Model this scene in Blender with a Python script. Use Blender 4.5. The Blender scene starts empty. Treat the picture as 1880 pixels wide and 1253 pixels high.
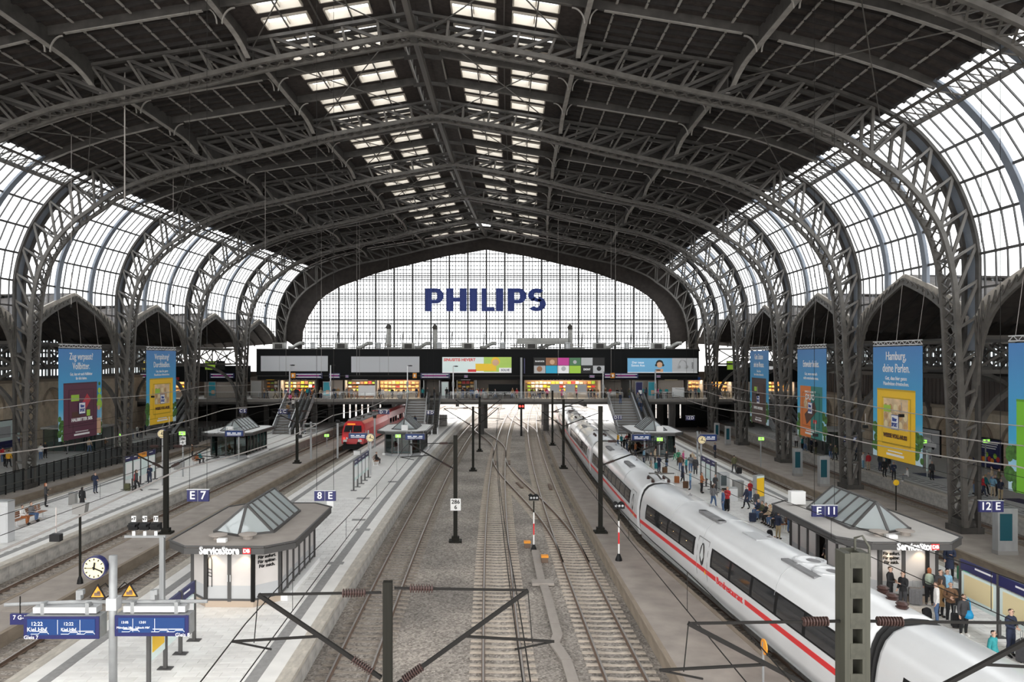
import bpy, bmesh, math, random
from mathutils import Vector, Matrix
random.seed(7)
S = bpy.context.scene
COL = S.collection
PI = math.pi
# ---------------------------------------------------------------- camera, sky, exposure
F_PX, VX, VY, CAMZ = 1400.0, 863.0, 658.0, 11.8
cam_data = bpy.data.cameras.new('camera')
cam_data.sensor_fit = 'HORIZONTAL'; cam_data.sensor_width = 36.0
cam_data.lens = F_PX * 36.0 / 1880.0
cam_data.shift_x = (940.0 - VX) / 1880.0
cam_data.shift_y = (VY - 626.5) / 1880.0
cam_data.clip_start = 0.3; cam_data.clip_end = 1500
cam = bpy.data.objects.new('camera', cam_data); COL.objects.link(cam)
cam.location = (0, 0, CAMZ); cam.rotation_euler = (PI / 2, 0, 0)
S.camera = cam
world = bpy.data.worlds.new('overcast_sky'); S.world = world
world.use_nodes = True
_bg = world.node_tree.nodes['Background']
_bg.inputs[0].default_value = (1.0, 0.985, 0.965, 1); _bg.inputs[1].default_value = 1.0
S.view_settings.view_transform = 'Standard'
try: S.view_settings.look = 'None'
except Exception: pass
S.view_settings.gamma = 1.0; S.view_settings.use_curve_mapping = False
S.view_settings.exposure = 2.15
S.cycles.use_denoising = True
S.cycles.max_bounces = 8; S.cycles.diffuse_bounces = 5; S.cycles.transparent_max_bounces = 24
S.cycles.caustics_reflective = False; S.cycles.caustics_refractive = False
# ---------------------------------------------------------------- geometry of the place
KG, KH, XC, DF = 0.0003, 0.000425, -4.8, 16.8   # track bend, hall bend, hall centre, frame spacing
def gx(u, v): return u + KG * v * v
def ga(v): return -math.atan(2 * KG * v)
def hx(v): return XC + KH * v * v
def px(x, y, z):                                  # a spot seen in the photo, on the level z
    v = F_PX * (CAMZ - z) / (y - VY)
    return ((x - VX) * v / F_PX, v)
# ---------------------------------------------------------------- materials
M = {}
def mat(name, col, rough=0.6, metal=0.0, var=0.0, scale=4.0, emit=0.0, ecol=None, bump=0.0, spec=0.5, tint=None):
    m = bpy.data.materials.new(name); m.use_nodes = True
    nt = m.node_tree; b = nt.nodes['Principled BSDF']
    b.inputs['Base Color'].default_value = (*col, 1); b.inputs['Roughness'].default_value = rough
    b.inputs['Metallic'].default_value = metal; b.inputs['Specular IOR Level'].default_value = spec
    if emit:
        b.inputs['Emission Color'].default_value = (*(ecol or col), 1); b.inputs['Emission Strength'].default_value = emit
    if var or bump:
        tc = nt.nodes.new('ShaderNodeTexCoord'); no = nt.nodes.new('ShaderNodeTexNoise')
        no.inputs['Scale'].default_value = scale; no.inputs['Detail'].default_value = 4
        nt.links.new(tc.outputs['Object'], no.inputs['Vector'])
        if var:
            r = nt.nodes.new('ShaderNodeValToRGB')
            r.color_ramp.elements[0].position = .3; r.color_ramp.elements[1].position = .7
            lo = tint or tuple(c * (1 - var) for c in col)
            r.color_ramp.elements[0].color = (*lo, 1)
            r.color_ramp.elements[1].color = (*[min(1, c * (1 + var)) for c in col], 1)
            nt.links.new(no.outputs['Fac'], r.inputs[0]); nt.links.new(r.outputs[0], b.inputs['Base Color'])
        if bump:
            bp = nt.nodes.new('ShaderNodeBump'); bp.inputs['Strength'].default_value = bump; bp.inputs['Distance'].default_value = .03
            nt.links.new(no.outputs['Fac'], bp.inputs['Height']); nt.links.new(bp.outputs[0], b.inputs['Normal'])
    M[name] = m; return m
def glassmat(name, tint, gloss=0.1, rough=0.03):
    m = bpy.data.materials.new(name); m.use_nodes = True; nt = m.node_tree
    for n in list(nt.nodes): nt.nodes.remove(n)
    o = nt.nodes.new('ShaderNodeOutputMaterial'); mx = nt.nodes.new('ShaderNodeMixShader')
    t = nt.nodes.new('ShaderNodeBsdfTransparent'); g = nt.nodes.new('ShaderNodeBsdfGlossy')
    t.inputs[0].default_value = (*tint, 1); g.inputs['Roughness'].default_value = rough; mx.inputs[0].default_value = gloss
    nt.links.new(t.outputs[0], mx.inputs[1]); nt.links.new(g.outputs[0], mx.inputs[2]); nt.links.new(mx.outputs[0], o.inputs[0])
    M[name] = m; return m
mat('steel_dark', (.05, .046, .042), .55, .0, .35, 1.5)
mat('steel_mid', (.088, .081, .073), .5, .0, .25, 2)
mat('flange', (.27, .255, .235), .5, .0, .2, 2)
mat('rib_blue', (.17, .195, .235), .45, .0, .12, 1)
mat('roof_board', (.036, .028, .025), .8, 0, .4, 3)
mat('roof_joist', (.018, .015, .014), .8, 0, .3, 3)
mat('aisle_roof', (.03, .024, .021), .85, 0, .35, 1.5)
mat('light_beam', (.42, .385, .34), .7, 0, .2, 2)
mat('skyframe', (.55, .5, .43), .6)
mat('mullion', (.06, .058, .058), .5)
mat('paving', (.80, .785, .755), .62, 0, .07, 1.2)
mat('paving_grey', (.70, .69, .67), .65, 0, .1, 2)
mat('joint_grey', (.46, .445, .42), .8)
mat('guide_strip', (.29, .285, .28), .75, 0, .12, 6)
mat('coping', (.50, .46, .40), .75, 0, .2, 3)
mat('platform_face', (.42, .40, .37), .8, 0, .25, 2.5)
mat('asphalt', (.335, .295, .262), .85, 0, .16, .9)
mat('ballast_bed', (.20, .175, .15), .95, 0, .4, 9, bump=.6)
mat('ballast_light', (.36, .32, .275), .95, 0, .45, 7, bump=.6)
mat('stone', (.27, .235, .2), .95, 0, .5, 5)
mat('sleeper_conc', (.46, .40, .335), .85, 0, .2, 4)
mat('sleeper_dark', (.26, .225, .19), .85, 0, .25, 4)
mat('rail_top', (.42, .39, .37), .42, .6)
mat('rail_side', (.17, .115, .085), .7, .2)
mat('black', (.006, .006, .0065), .6, spec=.3)
mat('black_board', (.004, .0048, .0058), .6, spec=.2)
mat('white_paint', (.82, .82, .81), .5)
mat('screen_grey', (.62, .64, .67), .5)
mat('ice_white', (.68, .69, .70), .22, 0, .03, .6, spec=.6)
mat('ice_grey', (.42, .43, .44), .35)
mat('ice_red', (.72, .03, .035), .3)
mat('ice_window', (.028, .03, .034), .06, 0, spec=.8)
mat('rubber', (.02, .02, .021), .75)
mat('under', (.055, .05, .046), .8, 0, .3, 5)
mat('db_red', (.62, .04, .045), .35, 0, .08, 1)
mat('db_roof', (.2, .2, .205), .6, 0, .2, 2)
mat('lamp_white', (1, .93, .8), .5, emit=1.6)
mat('shop_lamp', (1, .93, .8), .5, emit=7, ecol=(1, .85, .62))
mat('lamp_red', (.9, .03, .02), .5, emit=1.2)
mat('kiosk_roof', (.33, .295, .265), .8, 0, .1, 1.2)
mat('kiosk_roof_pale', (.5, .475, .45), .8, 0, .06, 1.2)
mat('kiosk_frame', (.065, .063, .062), .5)
mat('kiosk_panel', (.60, .57, .55), .4, 0, .06, 1)
mat('brushed', (.55, .45, .36), .35, .6)
mat('grey_metal', (.33, .34, .345), .45, .3, .1, 3)
mat('light_metal', (.6, .61, .62), .4, .4)
mat('sign_blue', (.012, .014, .095), .4)
mat('led_blue', (.003, .034, .14), .4, emit=.025, ecol=(.005, .08, .4))
mat('sign_white', (.85, .85, .85), .5)
mat('lit_white', (.85, .85, .85), .5, emit=.08)          # letters on screens and light boxes
mat('lit_orange', (.85, .33, .03), .5, emit=.2)
mat('philips_blue', (.0, .03, .27), .45)
mat('yellow', (.86, .53, .02), .5)
mat('orange', (.85, .33, .03), .5)
mat('exit_green', (.25, .7, .08), .5, emit=.35, ecol=(.3, .9, .1))
mat('cream', (.8, .68, .4), .5)
mat('clock_dial', (.8, .68, .4), .5, emit=.03)
mat('mast_olive', (.05, .05, .037), .6, .1, .2, 3)
mat('mast', (.013, .0125, .0095), .7, 0, .2, 3, spec=.2)
mat('insul', (.06, .034, .03), .4, spec=.3)
mat('cable', (.014, .013, .012), .7, spec=.2)
mat('cable_light', (.36, .33, .31), .6)
mat('tan_stone', (.5, .42, .32), .9, 0, .2, 1.2, bump=.2)
mat('tan_dark', (.27, .22, .17), .9, 0, .2, 1.5)
mat('clad_brown', (.115, .095, .085), .7, 0, .15, 3)
mat('fence_panel', (.06, .066, .066), .5, 0, .15, 3)
mat('shop_dark', (.11, .085, .07), .7)
mat('shop_wall', (.45, .4, .35), .7)
mat('wood', (.3, .13, .06), .5, 0, .2, 6)
mat('bin', (.28, .275, .265), .5, .3)
glassmat('glass', (.93, .95, .965), .06)
glassmat('glass_dim', (.80, .86, .88), .1)
def sky_sheen_glass(name, col, f):
    glassmat(name, (.8, .85, .87), .12); nt = M[name].node_tree; mx = [n for n in nt.nodes if n.type == 'MIX_SHADER'][0]; o = [n for n in nt.nodes if n.type == 'OUTPUT_MATERIAL'][0]
    d = nt.nodes.new('ShaderNodeBsdfDiffuse'); d.inputs[0].default_value = (*col, 1); m2 = nt.nodes.new('ShaderNodeMixShader'); m2.inputs[0].default_value = f
    nt.links.new(mx.outputs[0], m2.inputs[1]); nt.links.new(d.outputs[0], m2.inputs[2]); nt.links.new(m2.outputs[0], o.inputs[0])
sky_sheen_glass('kiosk_glass', (.62, .66, .66), .42)  # pale diffuse share paints the reflected sky into the skylight panes
glassmat('glass_teal', (.42, .58, .58), .16)
glassmat('glass_rail', (.96, .97, .97), .04)
# ---------------------------------------------------------------- builders
class MB:
    def __init__(s): s.v = []; s.f = []; s.mi = []
    def add(s, vs, fs, mi=0):
        o = len(s.v); s.v += [tuple(p) for p in vs]; s.f += [tuple(i + o for i in f) for f in fs]; s.mi += [mi] * len(fs)
        return s
    def box(s, c, d, rz=0.0, mi=0):
        hx_, hy, hz = d[0] / 2, d[1] / 2, d[2] / 2; ca, sa = math.cos(rz), math.sin(rz)
        vs = []
        for z in (-hz, hz):
            for (x, y) in ((-hx_, -hy), (hx_, -hy), (hx_, hy), (-hx_, hy)):
                vs.append((c[0] + x * ca - y * sa, c[1] + x * sa + y * ca, c[2] + z))
        return s.add(vs, BOXF, mi)
    def bar(s, a, b, w, h=None, up=(0, 0, 1), mi=0):
        h = h or w; a = Vector(a); b = Vector(b); d = (b - a)
        if d.length < 1e-6: return s
        d.normalize(); u = Vector(up)
        if abs(d.dot(u)) > .98: u = Vector((1, 0, 0)) if abs(d.x) < .9 else Vector((0, 1, 0))
        r = d.cross(u).normalized() * (w / 2); t = r.cross(d).normalized() * (h / 2)
        vs = [a - r - t, a + r - t, a + r + t, a - r + t, b - r - t, b + r - t, b + r + t, b - r + t]
        return s.add(vs, BARF, mi)
    def sweep(s, pts, sec, up=(0, 1, 0), mi=0, closed=False, cap=True):
        # sec: list of (a, b) offsets, a along side = tangent x up, b along up
        pts = [Vector(p) for p in pts]; n = len(pts); k = len(sec); vs = []; up = Vector(up)
        for i in range(n):
            t = (pts[min(n - 1, i + 1)] - pts[max(0, i - 1)]).normalized()
            sd = t.cross(up).normalized(); up2 = sd.cross(t).normalized()
            for (a, b) in sec: vs.append(pts[i] + sd * a + up2 * b)
        fs = []
        for i in range(n - 1):
            for j in range(k):
                j2 = (j + 1) % k
                fs.append((i * k + j, i * k + j2, (i + 1) * k + j2, (i + 1) * k + j))
        if cap: fs += [tuple(range(k - 1, -1, -1)), tuple((n - 1) * k + j for j in range(k))]
        return s.add(vs, fs, mi)
    def rect(s, pts, w, h, up=(0, 1, 0), mi=0):
        return s.sweep(pts, [(-w / 2, -h / 2), (w / 2, -h / 2), (w / 2, h / 2), (-w / 2, h / 2)], up, mi)
    def tube(s, pts, r, k=6, mi=0):
        up = (0.123, .231, .965)
        return s.sweep(pts, [(r * math.cos(2 * PI * j / k), r * math.sin(2 * PI * j / k)) for j in range(k)], up, mi)
    def lathe(s, c, prof, k=12, mi=0, axis='z'):
        vs = []
        for (r, h) in prof:
            for j in range(k):
                a = 2 * PI * j / k; x, y = r * math.cos(a), r * math.sin(a)
                p = (x, y, h) if axis == 'z' else ((x, h, y) if axis == 'y' else (h, x, y))
                vs.append((c[0] + p[0], c[1] + p[1], c[2] + p[2]))
        fs = []
        for i in range(len(prof) - 1):
            for j in range(k):
                j2 = (j + 1) % k; fs.append((i * k + j, i * k + j2, (i + 1) * k + j2, (i + 1) * k + j))
        fs += [tuple(range(k - 1, -1, -1)), tuple((len(prof) - 1) * k + j for j in range(k))]
        return s.add(vs, fs, mi)
    def prism(s, poly, z0, z1, mi=0):
        k = len(poly); vs = [(x, y, z0) for x, y in poly] + [(x, y, z1) for x, y in poly]
        fs = [tuple(range(k - 1, -1, -1)), tuple(range(k, 2 * k))] + [(i, (i + 1) % k, k + (i + 1) % k, k + i) for i in range(k)]
        return s.add(vs, fs, mi)
    def plate(s, poly, off, mi=0):                 # 3D polygon given a thickness vector
        k = len(poly); o = Vector(off); vs = [Vector(p) for p in poly] + [Vector(p) + o for p in poly]
        fs = [tuple(range(k - 1, -1, -1)), tuple(range(k, 2 * k))] + [(i, (i + 1) % k, k + (i + 1) % k, k + i) for i in range(k)]
        return s.add(vs, fs, mi)
    def mesh(s, name, mats, smooth=False):
        me = bpy.data.meshes.new(name); me.from_pydata(s.v, [], s.f)
        for m in (mats if isinstance(mats, (list, tuple)) else [mats]): me.materials.append(M[m] if isinstance(m, str) else m)
        if any(s.mi): me.polygons.foreach_set('material_index', s.mi)
        bm = bmesh.new(); bm.from_mesh(me); bmesh.ops.recalc_face_normals(bm, faces=bm.faces); bm.to_mesh(me); bm.free()
        if smooth: me.polygons.foreach_set('use_smooth', [True] * len(me.polygons))
        return me
    def build(s, name, mats, parent=None, smooth=False, **kw):
        return link(name, s.mesh(name, mats, smooth), parent, **kw)
BOXF = [(3, 2, 1, 0), (4, 5, 6, 7), (0, 1, 5, 4), (1, 2, 6, 5), (2, 3, 7, 6), (3, 0, 4, 7)]
BARF = BOXF
def link(name, data, parent=None, loc=None, rz=None, **kw):
    o = bpy.data.objects.new(name, data); COL.objects.link(o)
    if parent is not None: o.parent = parent
    if loc is not None: o.location = loc
    if rz is not None: o.rotation_euler = (0, 0, rz)
    for k, v in kw.items(): o[k] = v
    return o
def tag(o, label=None, category=None, group=None, kind=None):
    if label: o['label'] = label
    if category: o['category'] = category
    if group: o['group'] = group
    if kind: o['kind'] = kind
    return o
def thing(name, label, category, loc=(0, 0, 0), rz=0.0, group=None, kind=None):
    return tag(link(name, None, None, loc, rz), label, category, group, kind)
def copy_tree(o, parent=None):
    c = o.copy(); COL.objects.link(c)
    if parent is not None: c.parent = parent
    for ch in o.children: copy_tree(ch, c)
    return c
_unit = {}
def unit_cube(m):
    if m not in _unit: _unit[m] = MB().box((0, 0, 0), (1, 1, 1)).mesh('block_' + m, m)
    return _unit[m]
def bar_part(name, a, b, w, h, m, parent, up=(0, 0, 1), **kw):    # one straight member, sharing a unit block
    a = Vector(a); b = Vector(b); d = b - a; L = d.length; d.normalize(); u = Vector(up)
    if abs(d.dot(u)) > .98: u = Vector((1, 0, 0)) if abs(d.x) < .9 else Vector((0, 1, 0))
    r = d.cross(u).normalized(); t = r.cross(d).normalized()
    o = link(name, unit_cube(m), parent, **kw)
    R = Matrix((r, d, t)).transposed().to_4x4()
    o.matrix_basis = Matrix.Translation((a + b) / 2) @ R @ Matrix.Diagonal((w, L, h, 1))
    return o
def box_part(name, c, d, m, parent, rz=0.0, **kw):
    o = link(name, unit_cube(m), parent, **kw)
    o.matrix_basis = Matrix.Translation(c) @ Matrix.Rotation(rz, 4, 'Z') @ Matrix.Diagonal((d[0], d[1], d[2], 1))
    return o
_txt = []
def text_part(name, body, size, m, parent, loc, rot=(PI / 2, 0, 0), width=None, ext=.01, bold=0.0, align='CENTER', **kw):
    c = bpy.data.curves.new(name, 'FONT'); c.body = body; c.size = size; c.extrude = ext; c.offset = bold
    c.align_x = align; c.align_y = 'CENTER'; c.resolution_u = 2
    t = bpy.data.objects.new('tmp', c); COL.objects.link(t)
    o = link(name, bpy.data.meshes.new(name), parent, loc, **kw); o.rotation_euler = rot
    _txt.append((t, o, width, m)); return o
def fit_text():                                       # lettering becomes plain meshes
    dg = bpy.context.evaluated_depsgraph_get(); dg.update()
    for t, o, w, m in _txt:
        me = bpy.data.meshes.new_from_object(t.evaluated_get(dg)); me.materials.clear(); me.materials.append(M[m])
        if w:
            xs = [v.co.x for v in me.vertices]; k = w / max(1e-4, max(xs) - min(xs))
            for v in me.vertices: v.co.x *= k
        o.data = me; me.name = o.name
    for t, *_ in _txt: bpy.data.objects.remove(t)
def lerp(a, b, t): return a + (b - a) * t
def along(prof, t):                                   # point at fraction t of a polyline's length
    L = [math.dist(prof[i], prof[i + 1]) for i in range(len(prof) - 1)]; s = t * sum(L)
    for i, l in enumerate(L):
        if s <= l or i == len(L) - 1:
            k = s / l if l else 0; return tuple(lerp(prof[i][j], prof[i + 1][j], k) for j in range(len(prof[0])))
        s -= l
def smooth_poly(pts, n):                              # Catmull-Rom
    P = [Vector(p).to_3d() if len(p) == 2 else Vector(p) for p in pts]; out = []
    for i in range(len(P) - 1):
        p0, p1, p2, p3 = P[max(0, i - 1)], P[i], P[i + 1], P[min(len(P) - 1, i + 2)]
        for k in range(n):
            t = k / n
            out.append(.5 * ((2 * p1) + (p2 - p0) * t + (2 * p0 - 5 * p1 + 4 * p2 - p3) * t * t + (3 * p1 - p0 - 3 * p2 + p3) * t ** 3))
    out.append(P[-1]); return [(q.x, q.y) if len(pts[0]) == 2 else (q.x, q.y, q.z) for q in out]
# ================================================================ THE HALL
Z0 = CAMZ
INNER = [(36.0, .4), (35.8, 7.8), (35.6, 11.8), (35.45, 14.8), (35.2, 17.3), (34.5, 20.0), (33.3, 22.0), (31.7, 23.7), (29.9, 25.0), (28.0, 26.3),
         (23.7, 28.0), (18.7, 29.1), (13.8, 30.2), (9.7, 31.2), (4.5, 32.2), (0.0, 33.0)]
OUTER = [(36.8, .4), (36.85, 15.6), (36.8, 18.8), (36.3, 21.1), (35.4, 23.3), (34.2, 25.1), (32.5, 26.9), (30.0, 28.3), (26.0, 29.7), (20.9, 30.9),
         (10.8, 32.5), (0.0, 34.3)]
INNER_S = smooth_poly(INNER, 4); OUTER_S = smooth_poly(OUTER, 4)
ROOF = [(31.35, 28.1), (30.0, 28.75), (26.0, 30.1), (20.9, 31.3), (10.8, 32.95), (1.3, 34.5)]
def roof_z(x):
    x = abs(x)
    for (a, za), (b, zb) in zip(ROOF, ROOF[1:]):
        if b <= x <= a: return lerp(za, zb, (a - x) / (a - b))
    return ROOF[0][1] if x > ROOF[0][0] else ROOF[-1][1]
def cut_at(poly, z):                                   # x on a profile (height rising) at level z
    for (a, za), (b, zb) in zip(poly, poly[1:]):
        if za <= z <= zb: return lerp(a, b, (z - za) / (zb - za) if zb > za else 0)
    return poly[-1][0]
ARCH_NAMES = {2: 'the one just beyond the viewing gallery', 3: 'standing behind the green chocolate banner', 4: 'between the first two long blue banners',
              5: 'standing between the orange and teal banner and the yellow banner', 6: 'standing before the brown chocolate banner',
              7: 'standing directly at the shop footbridge', 8: 'framing the glazed end wall'}
# ---- one latticed arch frame: two planes, chords, web braces, cross lacing
def make_frame():
    root = thing('arch_frame', 'x', 'arch', kind='structure')
    HW = .7
    stations = [i / 26 for i in range(27)]
    for side in (-1, 1):
        ch = MB(); oc = MB()
        for y in (-HW, HW):
            ch.rect([(side * x, y, z) for x, z in INNER_S], .3, .26)
            oc.rect([(side * x, y, z) for x, z in OUTER_S], .2, .36)
        ch.rect([(side * x, -HW - .05, z) for x, z in INNER_S], .26, .05)
        ch.build('inner_chord', 'steel_mid', root); oc.build('outer_chord', 'steel_dark', root)
        oc = MB()
        pl = [p for p in OUTER_S if 12 < p[1] and p[0] > 31.5]
        oc.rect([(side * (x + .12), 0, z) for x, z in pl], .06, 1.5)
        oc.build('glazing_flange', 'rib_blue', root)
        lac = MB()
        # X lacing between the two planes along the inner chord
        N = 74
        q = [along(INNER_S, i / N) for i in range(N + 1)]
        for i in range(N):
            (xa, za), (xb, zb) = q[i], q[i + 1]
            lac.bar((side * xa, -HW, za), (side * xb, HW, zb), .12, .06); lac.bar((side * xa, HW, za), (side * xb, -HW, zb), .12, .06)
        lac.build('lacing', 'steel_mid', root, kind='stuff')
        for y in (-HW, HW):
            prev = None
            for k, t in enumerate(stations):
                a = along(INNER_S, t); b = along(OUTER_S, t)
                pa, pb = (side * a[0], y, a[1]), (side * b[0], y, b[1])
                if k: bar_part('strut', pa, pb, .16, .16, 'steel_mid', root, up=(0, 1, 0))
                if prev: bar_part('brace', prev[0] if k < 14 else prev[1], pb if k < 14 else pa, .2, .15, 'steel_mid' if k < 14 else 'steel_dark', root, up=(0, 1, 0))
                prev = (pa, pb)
        bs = MB(); bs.box((side * 36.4, 0, .55), (1.5, 1.7, .4)).box((side * 36.4, 0, .95), (1.1, 1.3, .5))
        for yy in (-.5, .5):
            for dx in (-.35, .35): bs.lathe((side * 36.4 + dx, yy, .75), [(.22, 0), (.25, .15), (.15, .35)], 8)
        bs.build('column_foot', 'steel_dark', root)
    MB().box((0, 0, 33.6), (.5, 1.3, 1.5)).build('crown_plate', 'steel_dark', root)
    return root
frame0 = make_frame()
FRAMES = {}
for n in range(2, 9):
    o = frame0 if n == 2 else copy_tree(frame0)
    v = n * DF; o.location = (hx(v), v, 0)
    tag(o, 'latticed steel arch frame spanning the hall, ' + ARCH_NAMES[n], 'arch', 'arch frames of the hall', 'structure'); FRAMES[n] = o
def bay_place(o, n):
    v = n * DF; o.location = (hx(v), v, 0)
    sh = Matrix.Identity(4); sh[0][1] = (hx(v + DF) - hx(v)) / DF
    for ch in o.children: ch.matrix_parent_inverse = sh      # each bay leans with the bend of the hall
    return o
SUB = DF / 3
BAYW = {0: 'behind the viewing gallery', 1: 'over the viewing gallery', 2: 'next to the viewing gallery', 3: 'two bays on from the gallery', 4: 'above the two middle kiosks', 5: 'before the stairs',
        6: 'above the foot of the stairs', 7: 'above the shop footbridge'}
# ---- one bay of the dark boarded roof
def make_roof_bay():
    root = tag(link('ceiling', None), None, None, None, 'structure')
    for side in (-1, 1):
        # boards: one strip per roof facet between battens, with the skylight holes left open
        SKY = [(2.6, 5.4), (6.5, 9.3)]
        xs = sorted({1.3, 2.6, 5.4, 6.5, 9.3, 10.8} | {10.8 + i * 10.1 / 6 for i in range(7)} | {20.9 + i * 10.45 / 6 for i in range(7)})
        ys = []
        for s_ in range(3):
            for r in range(2):
                y0 = s_ * SUB + .75 + r * 2.4; ys.append((y0, y0 + 1.5))
        for i in range(len(xs) - 1):
            a, b = xs[i], xs[i + 1]; sky = any(abs(a - p) < .01 and abs(b - q) < .01 for p, q in SKY)
            spans = []
            if sky:
                c = 0.0
                for y0, y1 in ys: spans.append((c, y0)); c = y1
                spans.append((c, DF))
            else: spans = [(0, DF)]
            m = MB()
            for y0, y1 in spans:
                m.plate([(side * a, y0, roof_z(a)), (side * b, y0, roof_z(b)), (side * b, y1, roof_z(b)), (side * a, y1, roof_z(a))], (0, 0, .12))
            m.build('roof_board', 'roof_board', root)
            if sky:
                for y0, y1 in ys:
                    za, zb = roof_z(a), roof_z(b)
                    MB().plate([(side * a, y0, za + .35), (side * b, y0, zb + .35), (side * b, y1, zb + .35), (side * a, y1, za + .35)], (0, 0, .02)).build('skylight_pane', 'glass', root)
                    f = MB()
                    for yy in (y0, y1): f.bar((side * a, yy, za + .12), (side * b, yy, zb + .12), .1, .5)
                    for xx, zz in ((a, za), (b, zb)): f.bar((side * xx, y0, zz + .12), (side * xx, y1, zz + .12), .1, .5)
                    xm = (a + b) / 2; f.bar((side * xm, y0, roof_z(xm) + .2), (side * xm, y1, roof_z(xm) + .2), .07, .3)
                    f.build('skylight_frame', 'skyframe', root)
        # dark joists running with the arch
        j = MB()
        for s_ in range(3):
            for k in range(1, 5):
                y = s_ * SUB + k * SUB / 5
                pts = [(side * x, y, roof_z(x) - .12) for x in (31.3, 30, 26, 20.9, 16, 10.8)]
                j.rect(pts, .24, .16)
        j.build('joist', 'roof_joist', root, kind='stuff')
        # rafters: deep dark webs with pale lower flanges
        for y in (SUB, 2 * SUB):
            xs_r = [31.3, 30, 26, 20.9, 16, 10.8, 6, 1.2]
            MB().rect([(side * x, y, roof_z(x) - .28) for x in xs_r], .56, .14).build('rafter', 'steel_dark', root)
            for lo, hi in ((31.0, 22.0), (19.9, 11.8), (9.9, 1.4)):
                xr = [lerp(lo, hi, t / 5) for t in range(6)]
                MB().rect([(side * x, y - .02, roof_z(x) - .58) for x in xr], .05, .24).build('rafter_flange', 'flange' if lo > 10 else 'steel_mid', root)
            # curved brackets where the rafters meet the long purlins
            for xp in (10.8, 20.9):
                for d in (-1, 1):
                    br = MB(); zt = roof_z(xp) - .5
                    br.rect([(side * (xp + d * (.15 + .75 * (1 - math.cos(a)))), y + .0, zt - 1.0 + .95 * math.sin(a)) for a in [i * PI / 2 / 6 for i in range(7)]], .07, .1)
                    br.build('bracket', 'flange', root)
        # pale short battens between the rafters
        for lo, hi in ((10.8, 20.9), (20.9, 31.35)):
            for i in range(1, 6):
                x = lerp(lo, hi, i / 6)
                for s_ in range(3):
                    bar_part('batten', (side * x, s_ * SUB + .35, roof_z(x) - .2), (side * x, (s_ + 1) * SUB - .35, roof_z(x) - .2), .13, .08, 'flange', root)
        for x in (3.9, 5.95, 8.0):
            bar_part('batten', (side * x, .4, roof_z(x) - .16), (side * x, DF - .4, roof_z(x) - .16), .09, .08, 'steel_mid', root)
        # purlins: plate web with a haunched pale lower flange
        for xp, dep in ((10.8, 1.45), (20.9, 1.75)):
            ny = 14; lowr = []
            for i in range(ny + 1):
                y = .5 + (DF - 1.0) * i / ny; e = min(i, ny - i) / 3.0
                lowr.append((y, roof_z(xp) - (dep * .62 + dep * .38 * max(0, 1 - e) ** 2)))
            zt = roof_z(xp) - .1
            MB().plate([(side * xp - .04, y, z) for y, z in lowr] + [(side * xp - .04, lowr[-1][0], zt), (side * xp - .04, lowr[0][0], zt)], (.08, 0, 0)).build('purlin', 'steel_dark', root)
            MB().rect([(side * xp, y, z - .03) for y, z in lowr], .32, .07, up=(0, 0, 1)).build('purlin_flange', 'flange', root)
        # latticed eave girder between the boards and the side glazing
        A, B = (32.6, 26.9), (31.3, 27.5)
        for (x, z) in (A, B): bar_part('eave_chord', (side * x, 0, z), (side * x, DF, z), .16, .16, 'steel_mid', root)
        k = 18; lz = MB()
        for i in range(k):
            y0, y1 = DF * i / k, DF * (i + 1) / k
            p, q = (A, B) if i % 2 else (B, A)
            lz.bar((side * p[0], y0, p[1]), (side * q[0], y1, q[1]), .09); lz.bar((side * q[0], y0, q[1]), (side * p[0], y1, p[1]), .06)
        lz.build('eave_lacing', 'steel_mid', root, kind='stuff')
        # crossed wind ties
        for (x0, x1) in ((1.5, 10.5), (21.5, 30.5)):
            z0, z1 = roof_z(x0) - 1.0, roof_z(x1) - 1.0
            for (ya, yb) in ((0.6, DF - .6), (DF - .6, .6)):
                bar_part('wind_tie', (side * x0, ya, z0), (side * x1, yb, z1), .06, .06, 'steel_mid', root)
        # low ventilated lantern along the ridge
        MB().plate([(side * 1.3, 0, 34.62), (side * 1.3, DF, 34.62), (side * 1.3, DF, 35.35), (side * 1.3, 0, 35.35)], (side * .03, 0, 0)).build('lantern_pane', 'glass', root)
        for i in range(9):
            y = DF * i / 9; bar_part('lantern_bar', (side * 1.25, y, 34.4), (side * 1.25, y, 35.4), .1, .1, 'steel_mid', root)
        bar_part('lantern_curb', (side * 1.25, 0, 34.45), (side * 1.25, DF, 34.45), .12, .3, 'flange', root)
    MB().plate([(-1.9, 0, 35.4), (0, 0, 35.8), (1.9, 0, 35.4), (1.9, DF, 35.4), (0, DF, 35.8), (-1.9, DF, 35.4)], (0, 0, .1)).build('lantern_roof', 'roof_board', root)
    bar_part('ridge_beam', (0, 0, 33.3), (0, DF, 33.3), .34, .6, 'steel_mid', root)
    rr = MB()
    for y in (SUB, 2 * SUB): rr.rect([(x, y, 34.0 - abs(x) * .1) for x in (-1.4, -.5, 0, .5, 1.4)], .3, .14)
    rr.build('ridge_strut', 'steel_dark', root)
    return root
roof0 = make_roof_bay()
for n in range(0, 8):
    o = bay_place(roof0 if n == 0 else copy_tree(roof0), n)
    tag(o, 'dark boarded roof bay with skylights, ' + BAYW[n], 'roof', 'roof bays', 'structure')
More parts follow.
